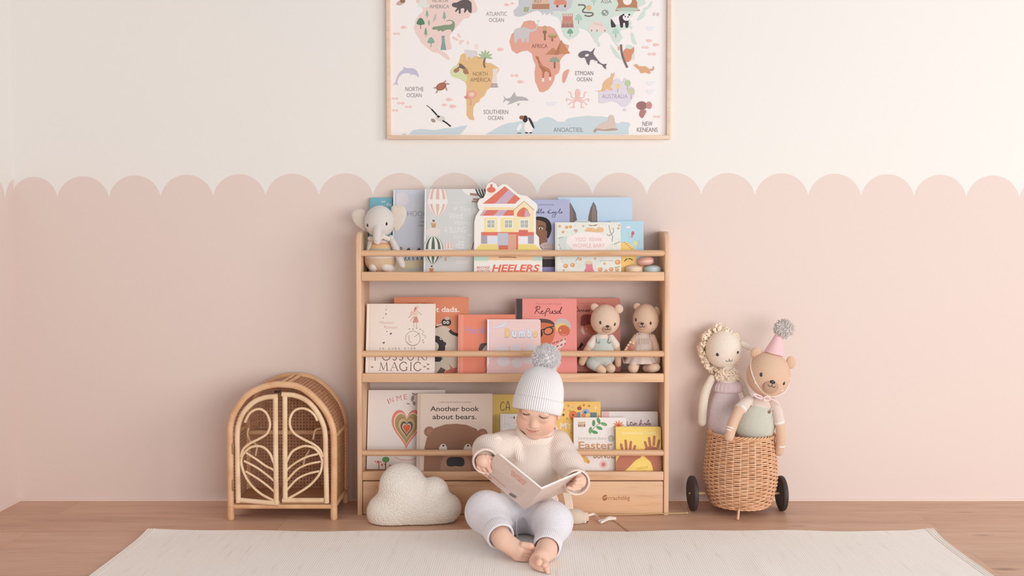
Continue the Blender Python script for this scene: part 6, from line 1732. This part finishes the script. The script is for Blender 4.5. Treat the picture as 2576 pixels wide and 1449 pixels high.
HIP_R, HIP_L = P(1288, 1298, -0.385), P(1362, 1300, -0.385)
KN_R, KN_L = P(1223, 1288, -0.510), P(1390, 1314, -0.535)
AN_R, AN_L = P(1262, 1354, -0.640), P(1374, 1384, -0.672)
bd_.chain([HIP_R, KN_R, AN_R], [0.045, 0.038, 0.0255], 0.02); bd_.chain([HIP_L, KN_L, AN_L], [0.045, 0.038, 0.0265], 0.02)
# right foot (big toe uppermost, seen on its top)
yf = -0.668
fr = Matrix.Rotation(math.radians(28), 3, 'Y')
bd_.cone(AN_R, P(1308, 1379, yf), 0.0245, 0.0160, 0.012)
bd_.cone(P(1268, 1367, yf+0.014), P(1305, 1396, yf), 0.0205, 0.0165, 0.012)
bd_.ball(P(1309, 1389, yf-0.002), (0.0130, 0.0145, 0.0270), fr, 0.010)
for (a, b_, c_, d_, r0, r1) in [(1316, 1371, 1333.5, 1374.5, 0.0098, 0.0100), (1316, 1386, 1333.5, 1388.5, 0.0062, 0.0064), (1315, 1395.5, 1331.0, 1398, 0.0058, 0.0058), (1312, 1403.5, 1327.5, 1406.5, 0.0054, 0.0054), (1308, 1410, 1323, 1413.5, 0.0050, 0.0050)]:
    bd_.cone(P(a, b_, yf-0.010), P(c_, d_, yf-0.013), r0*0.9, r1, 0.0008)
# left foot (toes towards the camera, sole turned in)
bd_.cone(AN_L, P(1362, 1402, -0.715), 0.0265, 0.0235, 0.015)
bd_.ball(P(1349, 1412, -0.732), (0.0195, 0.022, 0.0185), None, 0.014)
bd_.ball(P(1361, 1423, -0.746), (0.0180, 0.020, 0.0165), None, 0.014)
bd_.ball(P(1369, 1430, -0.757), (0.0150, 0.016, 0.0150), None, 0.010)
for (a, b_, y0, c_, d_, y1, r0) in [(1352, 1407, -0.746, 1355.5, 1415, -0.768, 0.0102), (1366.5, 1412, -0.752, 1370, 1421.5, -0.773, 0.0078), (1372.5, 1423, -0.762, 1375, 1431, -0.777, 0.0067), (1375, 1431, -0.765, 1378, 1438, -0.779, 0.0061), (1377, 1438, -0.765, 1379.5, 1443.5, -0.780, 0.0055)]:
    bd_.cone(P(a, b_, y0), P(c_, d_, y1), r0*0.9, r0, 0.0014)

# the open board book it holds
St, Sb = P(1363, 1232, -0.600), P(1320, 1281, -0.530)
TL, TR = P(1250, 1140, -0.535), P(1466, 1188, -0.492)
dn = Sb-St
BL, BR = TL+dn, TR+dn
nL = (TL-St).cross(dn).normalized(); nR = dn.cross(TR-St).normalized()
def fix(n): return n if n.dot(Vector((0, 1, 0.6))) > 0 else -n     # towards the reader
nL, nR = fix(nL), fix(nR)
# right hand: fingers curled over the front of the left cover edge
def on_cover(px, py, lift):
    d = ray(px, py); t = (St-cam.location).dot(nL)/d.dot(nL); return cam.location+d*t-nL*lift
HR_ = on_cover(1222, 1160, 0.0)
palm = P(1215, 1160, -0.508)
bd_.cone(ARM_R[-1], palm, 0.017, 0.0165, 0.01)
bd_.ball(palm, (0.0190, 0.0150, 0.0160), Matrix.Rotation(math.radians(20), 3, 'Y'), 0.008)
FR = [([(1224, 1149), (1230, 1159), (1232, 1172)], 0.0058), ([(1215, 1149), (1221, 1166), (1229, 1177), (1237, 1183.5)], 0.0060), ([(1207, 1152), (1211, 1171), (1220, 1182), (1230, 1189)], 0.0057), ([(1202, 1158), (1204, 1175), (1211, 1184), (1220, 1190)], 0.0052)]
for pts, r in FR:
    q = []
    for i, (a, b_) in enumerate(pts):
        c0 = P(a, b_, -0.512-0.006*min(i, 1))
        c1 = on_cover(a, b_, r*0.95+0.0005)
        w = i/(len(pts)-1)
        q.append(c1 if i == len(pts)-1 else P(a, b_, c0.y*(1-w)+c1.y*w-0.003*math.sin(PI*w)))
    bd_.chain(q, [r*1.05]*(len(q)-1)+[r*0.9], 0.0018)
q0 = P(1226, 1150, -0.500)
bd_.chain([q0, P(1238, 1155, -0.497), TL+(BL-TL)*0.30+nL*0.012+(St-TL)*0.03], [0.0075, 0.0068, 0.0058], 0.004)
# left hand: thumb over the page, four fingers under the right cover
def on_right(px, py, lift):
    d = ray(px, py); t = (St-cam.location).dot(nR)/d.dot(nR); return cam.location+d*t-nR*lift
palm2 = P(1460, 1209, -0.496)
bd_.cone(ARM_L[-1], palm2, 0.017, 0.0160, 0.01)
bd_.ball(palm2, (0.0135, 0.0150, 0.0200), Matrix.Rotation(math.radians(-20), 3, 'Y'), 0.008)
FL = [([(1466, 1201), (1453, 1206), (1440, 1207.5)], 0.0057), ([(1466, 1211), (1449, 1216), (1432, 1213.5)], 0.0060), ([(1463, 1220), (1443, 1223.5), (1424, 1220)], 0.0058), ([(1458, 1228), (1442, 1230.5), (1429, 1227)], 0.0052)]
for pts, r in FL:
    ys = (-0.500, -0.520, -0.522)
    q = [P(a, b_, y0) for (a, b_), y0 in zip(pts, ys)]
    e = on_right(pts[-1][0], pts[-1][1], r+0.001)
    if (e-q[-1]).length < 0.04: q[-1] = e
    bd_.chain(q, [r, r*1.08, r*0.88], 0.0018)
bd_.chain([P(1462, 1198, -0.486), P(1450, 1190, -0.476), P(1433, 1192.5, -0.478)], [0.0078, 0.0068, 0.0056], 0.004)

V, Fq = bd_.mesh(0.0017)
V[:, 2] = np.maximum(V[:, 2], RUGZ)
SK = np.array([lin(238), lin(196), lin(174)])
col = np.tile(SK, (len(V), 1))
def stain(pts, rad, c, w):
    global col
    if not pts: return
    c = np.array([lin(k) for k in c]); d = np.full(len(V), 1e9)
    P3 = [np.array(p) for p in pts]
    for a, b_ in zip(P3[:-1], P3[1:]) if len(P3) > 1 else [(P3[0], P3[0])]:
        ab = b_-a; l2 = max((ab**2).sum(), 1e-12)
        t = np.clip(((V-a)*ab).sum(1)/l2, 0, 1)
        d = np.minimum(d, np.linalg.norm(V-(a+t[:, None]*ab), axis=1))
    k = np.clip(1-(d/rad)**2, 0, 1)[:, None]*w
    col = col*(1-k)+c*k
def surf(px, py, sdf=bd_, near=2.55, far=3.4):
    d = ray(px, py); L_ = d.length; t = np.linspace(near, far, 1800)
    X = d.x*t; Y_ = -D+d.y*t; Z = CH+d.z*t
    g = sdf.f(X, Y_, Z); i = np.argmax(g < 0)
    if i == 0: return None
    t0 = t[i-1]+(t[i]-t[i-1])*g[i-1]/(g[i-1]-g[i])
    return Vector((d.x*t0, -D+d.y*t0, CH+d.z*t0))
def spts(l): return [p for p in (surf(a, b_) for a, b_ in l) if p is not None]
mouth_px = [(1323.5, 1078.5), (1330, 1082.2), (1338, 1084.6), (1347, 1085.2), (1355, 1083.6)]
for c in [(1310, 1066), (1378, 1076)]: stain(spts([c]), 0.024, (234, 164, 140), 0.42)
stain(spts([(1340, 1070)]), 0.011, (236, 176, 154), 0.5)
stain(spts([(1331, 1081.5), (1338, 1083), (1347, 1083.6)]), 0.0034, (216, 140, 126), 0.6)
stain(spts([(1332, 1086), (1338.5, 1088.2), (1346, 1087.8)]), 0.0048, (216, 134, 122), 0.75)
stain(spts(mouth_px), 0.0016, (152, 84, 74), 0.85)
for l in [[(1307, 1033), (1316, 1032), (1326, 1035)], [(1357, 1041), (1368, 1042), (1381, 1046)]]: stain(spts(l), 0.0032, (196, 150, 126), 0.5)
for l in [[(1309, 1034), (1317, 1038.4), (1326, 1040), (1333, 1040.5)], [(1355, 1044), (1363, 1046.6), (1371, 1048), (1379, 1047.5)]]: stain(spts(l), 0.0026, (186, 122, 100), 0.3)
for l in [[(1311.5, 1036.5), (1317, 1041), (1323, 1043.6), (1332, 1042.6)], [(1357, 1047), (1362, 1050), (1368, 1052), (1377, 1050.6)]]: stain(spts(l), 0.0042, (120, 82, 64), 0.6)
for c in [(1230, 1180), (1226, 1189), (1434, 1210), (1428, 1219), (1356, 1414), (1371, 1421), (1375, 1431), (1333, 1376), (1350, 1416)]: stain(spts([c]), 0.010, (234, 166, 142), 0.3)
skin = mat('skin', (238, 196, 174), 0.52, 0.3)
at = N(skin, 'ShaderNodeAttribute'); at.attribute_name = 'tint'
L(skin, at.outputs['Color'], bsdf(skin).inputs['Base Color'])
bsdf(skin).inputs['Subsurface Weight'].default_value = 0.12
bsdf(skin).inputs['Subsurface Radius'].default_value = (0.010, 0.004, 0.002); bsdf(skin).inputs['Subsurface Scale'].default_value = 0.5
body = np_mesh('body', V, Fq, [skin], kid, attr=np.concatenate([col, np.ones((len(V), 1))], 1))
lash = mat('eyelash', (104, 74, 60), 0.9)
mb = MB()
rr = random.Random(4)
for l in [[(1311, 1035.8), (1316.4, 1040.4), (1323, 1043.2), (1332, 1042.4)], [(1356.6, 1046.4), (1361.5, 1049.6), (1368, 1051.8), (1377.5, 1050.4)]]:
    q = spts(l)
    c = crom(q, 6); mb.add(tube(c, [0.0005]+[0.0008]*(len(c)-2)+[0.0004], 6), lash)
    for i in range(1, len(c)-1):
        e = c[i]+Vector((rr.uniform(-.0008, .0008), -0.0022, -0.0026)); mb.add(tube([c[i], e], [0.0004, 0.0002], 4), lash)
mb.build('eyelashes', body)
# a wisp of fair hair by the ear
mb = MB(); hair = mat('fair_hair', (216, 186, 160), 0.7)
for k in range(14):
    p = hl_(0.0655+0.0008*rr.random(), -0.014+0.0012*k, 0.004); q = p+Rh @ Vector((0.003, -0.002+0.003*rr.random(), -0.022-0.006*rr.random()))
    mb.add(tube([p, (p+q)/2+Vector((0.002, 0, 0)), q], [0.0009, 0.0008, 0.0003], 5), hair)
mb.build('hair', body)

# ---- sweater
rib_c = (245, 228, 217)
def rib_mat(name, c, pitch, depth, uvm='UV', strength=0.9):
    m = mat(name, c, 0.92, 0.12, sheen=0.25)
    t = N(m, 'ShaderNodeTexCoord'); sp = N(m, 'ShaderNodeSeparateXYZ'); L(m, t.outputs[uvm], sp.inputs[0])
    w = math_n(m, 'SINE', math_n(m, 'MULTIPLY', sp.outputs[0], 2*PI/pitch))
    st = math_n(m, 'SINE', math_n(m, 'MULTIPLY', sp.outputs[1], 2*PI/(pitch*0.7)))
    h = math_n(m, 'ADD', w, math_n(m, 'MULTIPLY', st, 0.18))
    bump(m, h, depth, strength); return m
m_sw = rib_mat('sweater_rib', rib_c, 0.0056, 0.0006)
m_cuffk = rib_mat('sweater_cuff', rib_c, 0.0050, 0.0014)
sw = SDF()
sw.ball(P(1344, 1138, -0.325), (0.074, 0.060, 0.056), None, 0.02, 0)
sw.ball(P(1338, 1178, -0.335), (0.080, 0.068, 0.070), None, 0.04, 0)
sw.ball(P(1332, 1232, -0.345), (0.086, 0.078, 0.062), None, 0.04, 0)
sw.cone(P(1352, 1100, -0.320), P(1350, 1120, -0.325), 0.052, 0.058, 0.02, 0)
SR = [P(1288, 1114, -0.333), P(1226, 1131, -0.400), P(1221, 1152, -0.462)]
SL = [P(1402, 1116, -0.333), P(1434, 1172, -0.395), P(1447, 1205, -0.450)]
i0 = len(sw.pr)
sw.chain(SR, [0.042, 0.0415, 0.034], 0.016, 1)
sw.chain(SL, [0.042, 0.040, 0.033], 0.016, 2)
# soft folds where the sleeves meet the chest
for a, b_, r in [((1298, 1104, -0.372), (1304, 1150, -0.388), 0.007), ((1404, 1124, -0.374), (1396, 1170, -0.390), 0.007), ((1250, 1104, -0.405), (1240, 1136, -0.432), 0.009), ((1418, 1150, -0.405), (1440, 1166, -0.420), 0.009)]:
    sw.cone(P(*a), P(*b_), r, r*0.7, 0.022, 0)
V, Fq = sw.mesh(0.0034)
cen = V[Fq].mean(1)
lab = sw.label(*cen.T)
tags = np.array([p[6] for p in sw.pr]); ltag = tags[lab]
uv = np.zeros((len(Fq), 4, 2))
corner = V[Fq]
tx = P(1340, 1180, -0.335)
ang = np.arctan2(corner[:, :, 0]-tx.x, -(corner[:, :, 1]-tx.y))
base = ang[:, :1]; ang = base+np.mod(ang-base+PI, 2*PI)-PI
uv[:, :, 0] = ang*0.078; uv[:, :, 1] = corner[:, :, 2]
for i, p in enumerate(sw.pr):
    if p[0] != 'c' or p[6] == 0: continue
    sel = lab == i
    if not sel.any(): continue
    a, b_ = p[1], p[2]; ax = (b_-a).normalized()
    up = Vector((0, 0, 1)) if abs(ax.z) < 0.8 else Vector((0, -1, 0))
    e1 = (up-ax*up.dot(ax)).normalized(); e2 = ax.cross(e1)
    rel = corner[sel]-np.array(a)
    u = rel @ np.array(e1); w = rel @ np.array(e2); t = rel @ np.array(ax)
    an = np.arctan2(w, u); bs = an[:, :1]; an = bs+np.mod(an-bs+PI, 2*PI)-PI
    uv[sel, :, 0] = an*0.041; uv[sel, :, 1] = t
swo = np_mesh('sweater', V, Fq, [m_sw], kid, uv=uv.reshape(-1, 2))
def ribbed_ring(name, c, axis, prof, n, amp, m, parent, sq=1.0, per=6, zmin=0.0015):
    """profile (r, t) turned about an axis with raised ribs"""
    M = Matrix.Translation(c) @ axis.to_track_quat('Z', 'Y').to_matrix().to_4x4()
    V, Fc, U = lathe(prof, n*per)
    V2 = []
    for i, p in enumerate(V):
        a = 2*PI*(i % (n*per))/(n*per); r = math.hypot(p.x, p.y); k = amp*(abs(math.cos(n*a/2))-0.6)
        r += k; V2.append(M @ Vector((r*math.cos(a), r*math.sin(a)*sq, p.z)))
        if V2[-1].z < zmin: V2[-1].z = zmin
    return one(name, (V2, Fc), m, parent, angle=180)
plain = mat('sweater_yarn', rib_c, 0.92, 0.12, sheen=0.15)
def cuffprof(r, w, t=0.0028): return [(r-t*1.7, -w*0.9), (r-t, -w), (r, -w*0.9), (r+t*0.4, 0), (r+t*0.2, w*0.7), (r-t*0.4, w), (r-t*1.4, w*0.96), (r-t*2.2, w*0.6), (r-t*2.0, -w*0.6)]
ribbed_ring('cuff', P(1221, 1158, -0.487), P(1221, 1166, -0.52)-P(1222, 1150, -0.455), cuffprof(0.0365, 0.014), 44, 0.0016, plain, swo)
ribbed_ring('cuff', P(1450, 1211, -0.478), P(1455, 1219, -0.52)-P(1446, 1200, -0.445), cuffprof(0.0375, 0.014), 44, 0.0016, plain, swo)
# collar band
cc = P(1352.5, 1082, -0.335); cax = Matrix.Rotation(math.radians(9), 3, 'Y') @ Vector((0, -math.sin(math.radians(27)), math.cos(math.radians(27))))
cprof = [(0.0700, -0.0260), (0.0735, -0.0245), (0.0715, -0.0160), (0.0660, -0.0040), (0.0610, 0.0060), (0.0580, 0.0085), (0.0545, 0.0070), (0.0550, 0.0010), (0.0600, -0.0100)]
ribbed_ring('collar', cc, cax, cprof, 72, 0.0022, plain, swo, 0.86, 7)
hem = ribbed_ring('hem', P(1331, 1262, -0.352), Vector((0.05, -0.10, 1)), [(0.082, -0.014), (0.087, -0.013), (0.0895, -0.004), (0.0890, 0.010), (0.085, 0.016), (0.080, 0.014)], 96, 0.0012, plain, swo, 0.90, 5)

# ---- trousers
tro_c = (238, 233, 237)
m_tr = mat('trouser_knit', tro_c, 0.92, 0.1, sheen=0.2); v = coords(m_tr)
L(m_tr, ramp(m_tr, noise(m_tr, v, 260, 4, 0.7), [(0.3, (224, 220, 227)), (0.55, (236, 232, 238)), (0.8, (242, 238, 243))]), bsdf(m_tr).inputs['Base Color'])
bump(m_tr, math_n(m_tr, 'ADD', noise(m_tr, v, 700, 2), math_n(m_tr, 'MULTIPLY', noise(m_tr, v, 40, 3), 2.5)), 0.0014, 0.5)
trs = SDF()
trs.ball(P(1328, 1285, -0.350), (0.092, 0.082, 0.060), None, 0.02)
trs.chain([HIP_R, KN_R, KN_R+(AN_R-KN_R)*0.66], [0.064, 0.0555, 0.0395], 0.025)
trs.chain([HIP_L, KN_L, KN_L+(AN_L-KN_L)*0.62], [0.064, 0.0530, 0.0390], 0.025)
for a, b_, r in [((1262, 1262, -0.485), (1300, 1296, -0.462), 0.010), ((1250, 1300, -0.545), (1283, 1318, -0.515), 0.009), ((1352, 1290, -0.46), (1400, 1278, -0.52), 0.009), ((1350, 1330, -0.56), (1392, 1345, -0.60), 0.009), ((1330, 1300, -0.47), (1352, 1325, -0.50), 0.008)]:
    trs.cone(P(*a), P(*b_), r, r, 0.018)
V, Fq = trs.mesh(0.0042)
V[:, 2] = np.maximum(V[:, 2], RUGZ+0.0005)
tro = np_mesh('trousers', V, Fq, [m_tr], kid)
tp = mat('trouser_rib', tro_c, 0.92, 0.1, sheen=0.2)
def legcuff(a, b_, f, r, w):
    ax = (b_-a).normalized(); c = a+(b_-a)*f
    return ribbed_ring('cuff', c, ax, [(r*0.99, -w), (r+0.0015, -w*0.5), (r+0.001, 0), (r, w*0.7), (r-0.001, w), (r-0.004, w*0.97), (r-0.0055, w*0.5), (r-0.0055, -w*0.4)], 46, 0.0016, tp, tro, zmin=RUGZ)
legcuff(KN_R, AN_R, 0.80, 0.0385, 0.022); legcuff(KN_L, AN_L, 0.78, 0.0378, 0.022)
cord = mat('drawstring', (234, 230, 236), 0.8)
one('drawstring', tube(crom([P(1306.5, 1274, -0.448), P(1301, 1296, -0.476), P(1299, 1318, -0.482), P(1300, 1338, -0.474), P(1302, 1351, -0.462)], 6), 0.0025, 8), cord, tro)

# ---- beanie
hO = P(1350, 1036, -0.366)
Mhat = Matrix.Translation(hO) @ (Matrix.Rotation(math.radians(10.5), 3, 'Y') @ Matrix.Rotation(math.radians(-11), 3, 'X')).to_4x4()
hat_c = (238, 234, 234)
m_hat = mat('beanie_yarn', hat_c, 0.92, 0.1, sheen=0.2)
v = coords(m_hat); bump(m_hat, noise(m_hat, v, 600, 2), 0.0006, 0.5)
def hatshape(prof, nrib, amp, ry):
    per = 7; n = nrib*per
    V, Fc, U = lathe(prof, n); out = []
    R0 = max(p[0] for p in prof)
    for i, p in enumerate(V):
        a = 2*PI*(i % n)/n; r = math.hypot(p.x, p.y)
        k = amp*(abs(math.cos(nrib*a/2))**0.8-0.62)*min(1, r/R0*1.6)
        r = max(r+k, 0.0003); out.append(Mhat @ Vector((r*math.cos(a), r*math.sin(a)*ry, p.z)))
    return out, Fc
prof = [(0.060, 0.006), (0.0700, 0.020), (0.0735, 0.034)]
for i in range(0, 19):
    a = i/18*PI/2; prof.append((0.0752*math.cos(a)**0.72 if i < 18 else 0.004, 0.040+0.098*math.sin(a)**1.12))
bean = one('beanie', hatshape([(r*0.96, z) for r, z in prof], 68, 0.0034, 1.20), m_hat, kid, angle=180)
cp = [(0.0655, 0.004), (0.0685, -0.001), (0.0735, -0.001), (0.0765, 0.004), (0.0782, 0.014), (0.0785, 0.030), (0.0780, 0.037), (0.0755, 0.0405), (0.0715, 0.040)]
one('folded_cuff', hatshape([(r*0.955, z) for r, z in cp], 68, 0.0034, 1.20), m_hat, bean, angle=180)
pp = Mhat @ Vector((0, 0, 0.163))
pompom('pompom', pp, 0.0425, mat('beanie_pompom', (242, 239, 240), 0.92, 0.1), bean, 3400, 3, 0.026, 0.90)

# ---- the book in its hands
bk = thing('board_book', 'open board book with blush back cover held in the toddler\'s hands', 'book', St)
m_cov = mat('blush_cover', (228, 206, 194), 0.5, 0.3); m_pg = mat('board_pages', (248, 243, 236), 0.6, 0.2)
def slab(a, b_, c, d, n, t0, t1, m, mb):
    q = [a, b_, c, d]; V = [p+n*t0 for p in q]+[p+n*t1 for p in q]
    mb.add((V, [(0, 1, 2, 3), (7, 6, 5, 4), (0, 4, 5, 1), (1, 5, 6, 2), (2, 6, 7, 3), (3, 7, 4, 0)]), m)
cov = MB()
def round_quad(o, u, w, r=0.09, n=6):
    """parallelogram o, o+u, o+u+w, o+w with the two corners on the u side rounded"""
    pts = [o]
    rr_ = r
    for i in range(n+1): a = i/n*PI/2; pts.append(o+u*(1-rr_*0.7+rr_*0.7*math.sin(a))+w*(rr_-rr_*math.cos(a)))
    for i in range(n+1): a = i/n*PI/2; pts.append(o+u*(1-rr_*0.7+rr_*0.7*math.cos(a))+w*(1-rr_+rr_*math.sin(a)))
    pts.append(o+w); return pts
def plate(pts, n, t0, t1, m, mb):
    k = len(pts); V = [p+n*t0 for p in pts]+[p+n*t1 for p in pts]
    mb.add((V, [tuple(range(k)), tuple(range(2*k-1, k-1, -1))]+[(i, k+i, k+(i+1) % k, (i+1) % k) for i in range(k)]), m)
plate(round_quad(St, TL-St, dn), nL, 0.0, 0.0018, m_cov, cov); plate(round_quad(St, TR-St, dn), nR, 0.0, 0.0018, m_cov, cov)
bmid = (nL+nR).normalized()
a = Art(cov, lambda px, py, d: on_cover(px, py, d), None, 1180, 1120, 13.175); a.dz = 0.00001
a.text('OLLIVGAO', 1330, 1010, 1960, 1090, (224, 140, 126), 0.03, 39.5); a.text('EIPOMAE', 1330, 1105, 1900, 1165, (226, 150, 138), 0.03, 39.5)
for k in range(8):
    for j in range(30 if k < 6 else 22):
        x = 868-26*k+j*34; y = 752+36*k+j*25.4
        if (j*7+k*3) % 11: a.line([(x, y), (x+24, y+18)], 6, (196, 172, 162))
a.line([(1260, 600), (1330, 650)], 12, (222, 196, 164))
for j in range(13): a.line([(1400+j*46, 700+j*40), (1425+j*46, 722+j*40)], 6, (204, 178, 168))
a.ell(690, 1080, 60, 24, (220, 160, 144), 14, 0.66); a.line([(700, 1000), (1180, 1390)], 46, (231, 196, 183))
b0 = Vector((1385, 1560, 0)); bu, bw = Vector((212, 127, 0)), Vector((-48, 74, 0))
for j in range(11):
    p = b0+bu*(j/11); q = p+bu*(0.055 if j % 3 else 0.07); a.poly([(p.x, p.y), (q.x, q.y), ((q+bw).x, (q+bw).y), ((p+bw).x, (p+bw).y)], (120, 110, 112))
cov.build('cover', bk, smooth=False)
for nm, T, n in (('left_pages', TL, nL), ('right_pages', TR, nR)):
    mb = MB(); u = T-St; plate(round_quad(St+u*0.012, u*0.985, dn), n, 0.0019, 0.0068, m_pg, mb)
    mb.build('pages', bk, smooth=False)

# ------------------------------------------------------------------ things lying behind the toddler
yn_pouch = yarn('yarn_pouch', (236, 216, 196), 0.0034, 'x')
pouch = thing('knitted_pouch', 'small beige knitted pouch lying on the floor behind the toddler', 'pouch', (P(1452, 1310, -0.262).x, -0.262, 0))
ps = SDF()
yy = -0.262
ps.chain([P(1428, 1300, yy-0.005), P(1448, 1302, yy), P(1466, 1303, yy)], [0.024, 0.024, 0.017], 0.02)
V, Fq = ps.mesh(0.003); V[:, 2] = np.maximum(V[:, 2], 0.001); np_mesh('bag', V, Fq, [yn_pouch], pouch)
c = P(1472, 1305, yy); ribbed_ring('mouth_band', c, Vector((1, -0.35, 0.05)), [(0.0165, -0.008), (0.0185, -0.003), (0.0195, 0.004), (0.018, 0.007), (0.015, 0.006), (0.012, -0.004)], 26, 0.0014, mat('pouch_yarn', (238, 220, 202), 0.9), pouch)
mb = MB()
for k in range(6):
    x = 1421+k*3.0; mb.add(tube(crom([P(x-4, 1242, yy+0.02), P(x+1, 1262, yy+0.004), P(x+4, 1284, yy-0.004), P(x+6+k, 1294, yy-0.010)], 4), 0.0042, 8), mat('pouch_yarn', None))
mb.build('fringe', pouch)
rib_m = mat('cream_ribbon', (240, 226, 214), 0.6)
rbn = thing('ribbon', 'pale cream ribbon looped on the floor beside the knitted pouch', 'ribbon', F(1510, 1312))
def flat_strip(pts, w, m):
    p = crom(pts, 6); V, Fc = [], []
    for i, q in enumerate(p):
        t = (p[min(i+1, len(p)-1)]-p[max(i-1, 0)]).normalized(); sd = Vector((0, 0, 1)).cross(t).normalized()*0.35+Vector((0, 0, 1))*0.9
        sd = sd.normalized()*w/2
        nn = t.cross(sd).normalized()*0.0005
        V += [q-sd-nn, q+sd-nn, q+sd+nn, q-sd+nn]
    for i in range(len(p)-1):
        for j in range(4): Fc.append((4*i+j, 4*i+(j+1) % 4, 4*i+4+(j+1) % 4, 4*i+4+j))
    Fc += [(3, 2, 1, 0), tuple(4*(len(p)-1)+j for j in range(4))]
    return V, Fc
one('strip', flat_strip([F(1478, 1297, 0.012), F(1496, 1294, 0.012), F(1506, 1306, 0.006), F(1512, 1314, 0.006), F(1530, 1306, 0.008), F(1550, 1304, 0.008)], 0.0072, rib_m), rib_m, rbn)
one('tail', flat_strip([F(1506, 1312, 0.006), F(1520, 1308, 0.006), F(1534, 1302, 0.007), F(1548, 1303.5, 0.006)], 0.008, rib_m), rib_m, rbn)
tw = thing('twine', 'thin beige string trailing over the floor from the ribbon towards the rug', 'string', F(1560, 1322))
one('strand', tube(crom([F(1541, 1308, 0.002), F(1556, 1317, 0.002), F(1570, 1328, 0.002), F(1585, 1338, 0.002)], 6), 0.0013, 8), mat('twine', (216, 186, 160), 0.8), tw)
st = thing('reed_stick', 'long thin dry reed lying along the foot of the bookshelf drawer', 'stick', (F(1600, 1303).x, -0.1865, 0))
one('stem', tube([Vector((P(1476, 1303, -0.1865).x, -0.1905, 0.0022)), Vector((P(1600, 1303, -0.1865).x, -0.1870, 0.0040)), Vector((P(1728, 1300, -0.1865).x, -0.1865, 0.0085))], [0.0024, 0.0021, 0.0017], 8), mat('dry_reed', (206, 172, 126), 0.7), st)
one('tip', ell(Vector((P(1728, 1300, -0.1865).x, -0.1865, 0.0085)), (0.0045, 0.0024, 0.0024), None, 12, 8), mat('dry_reed', None), st)
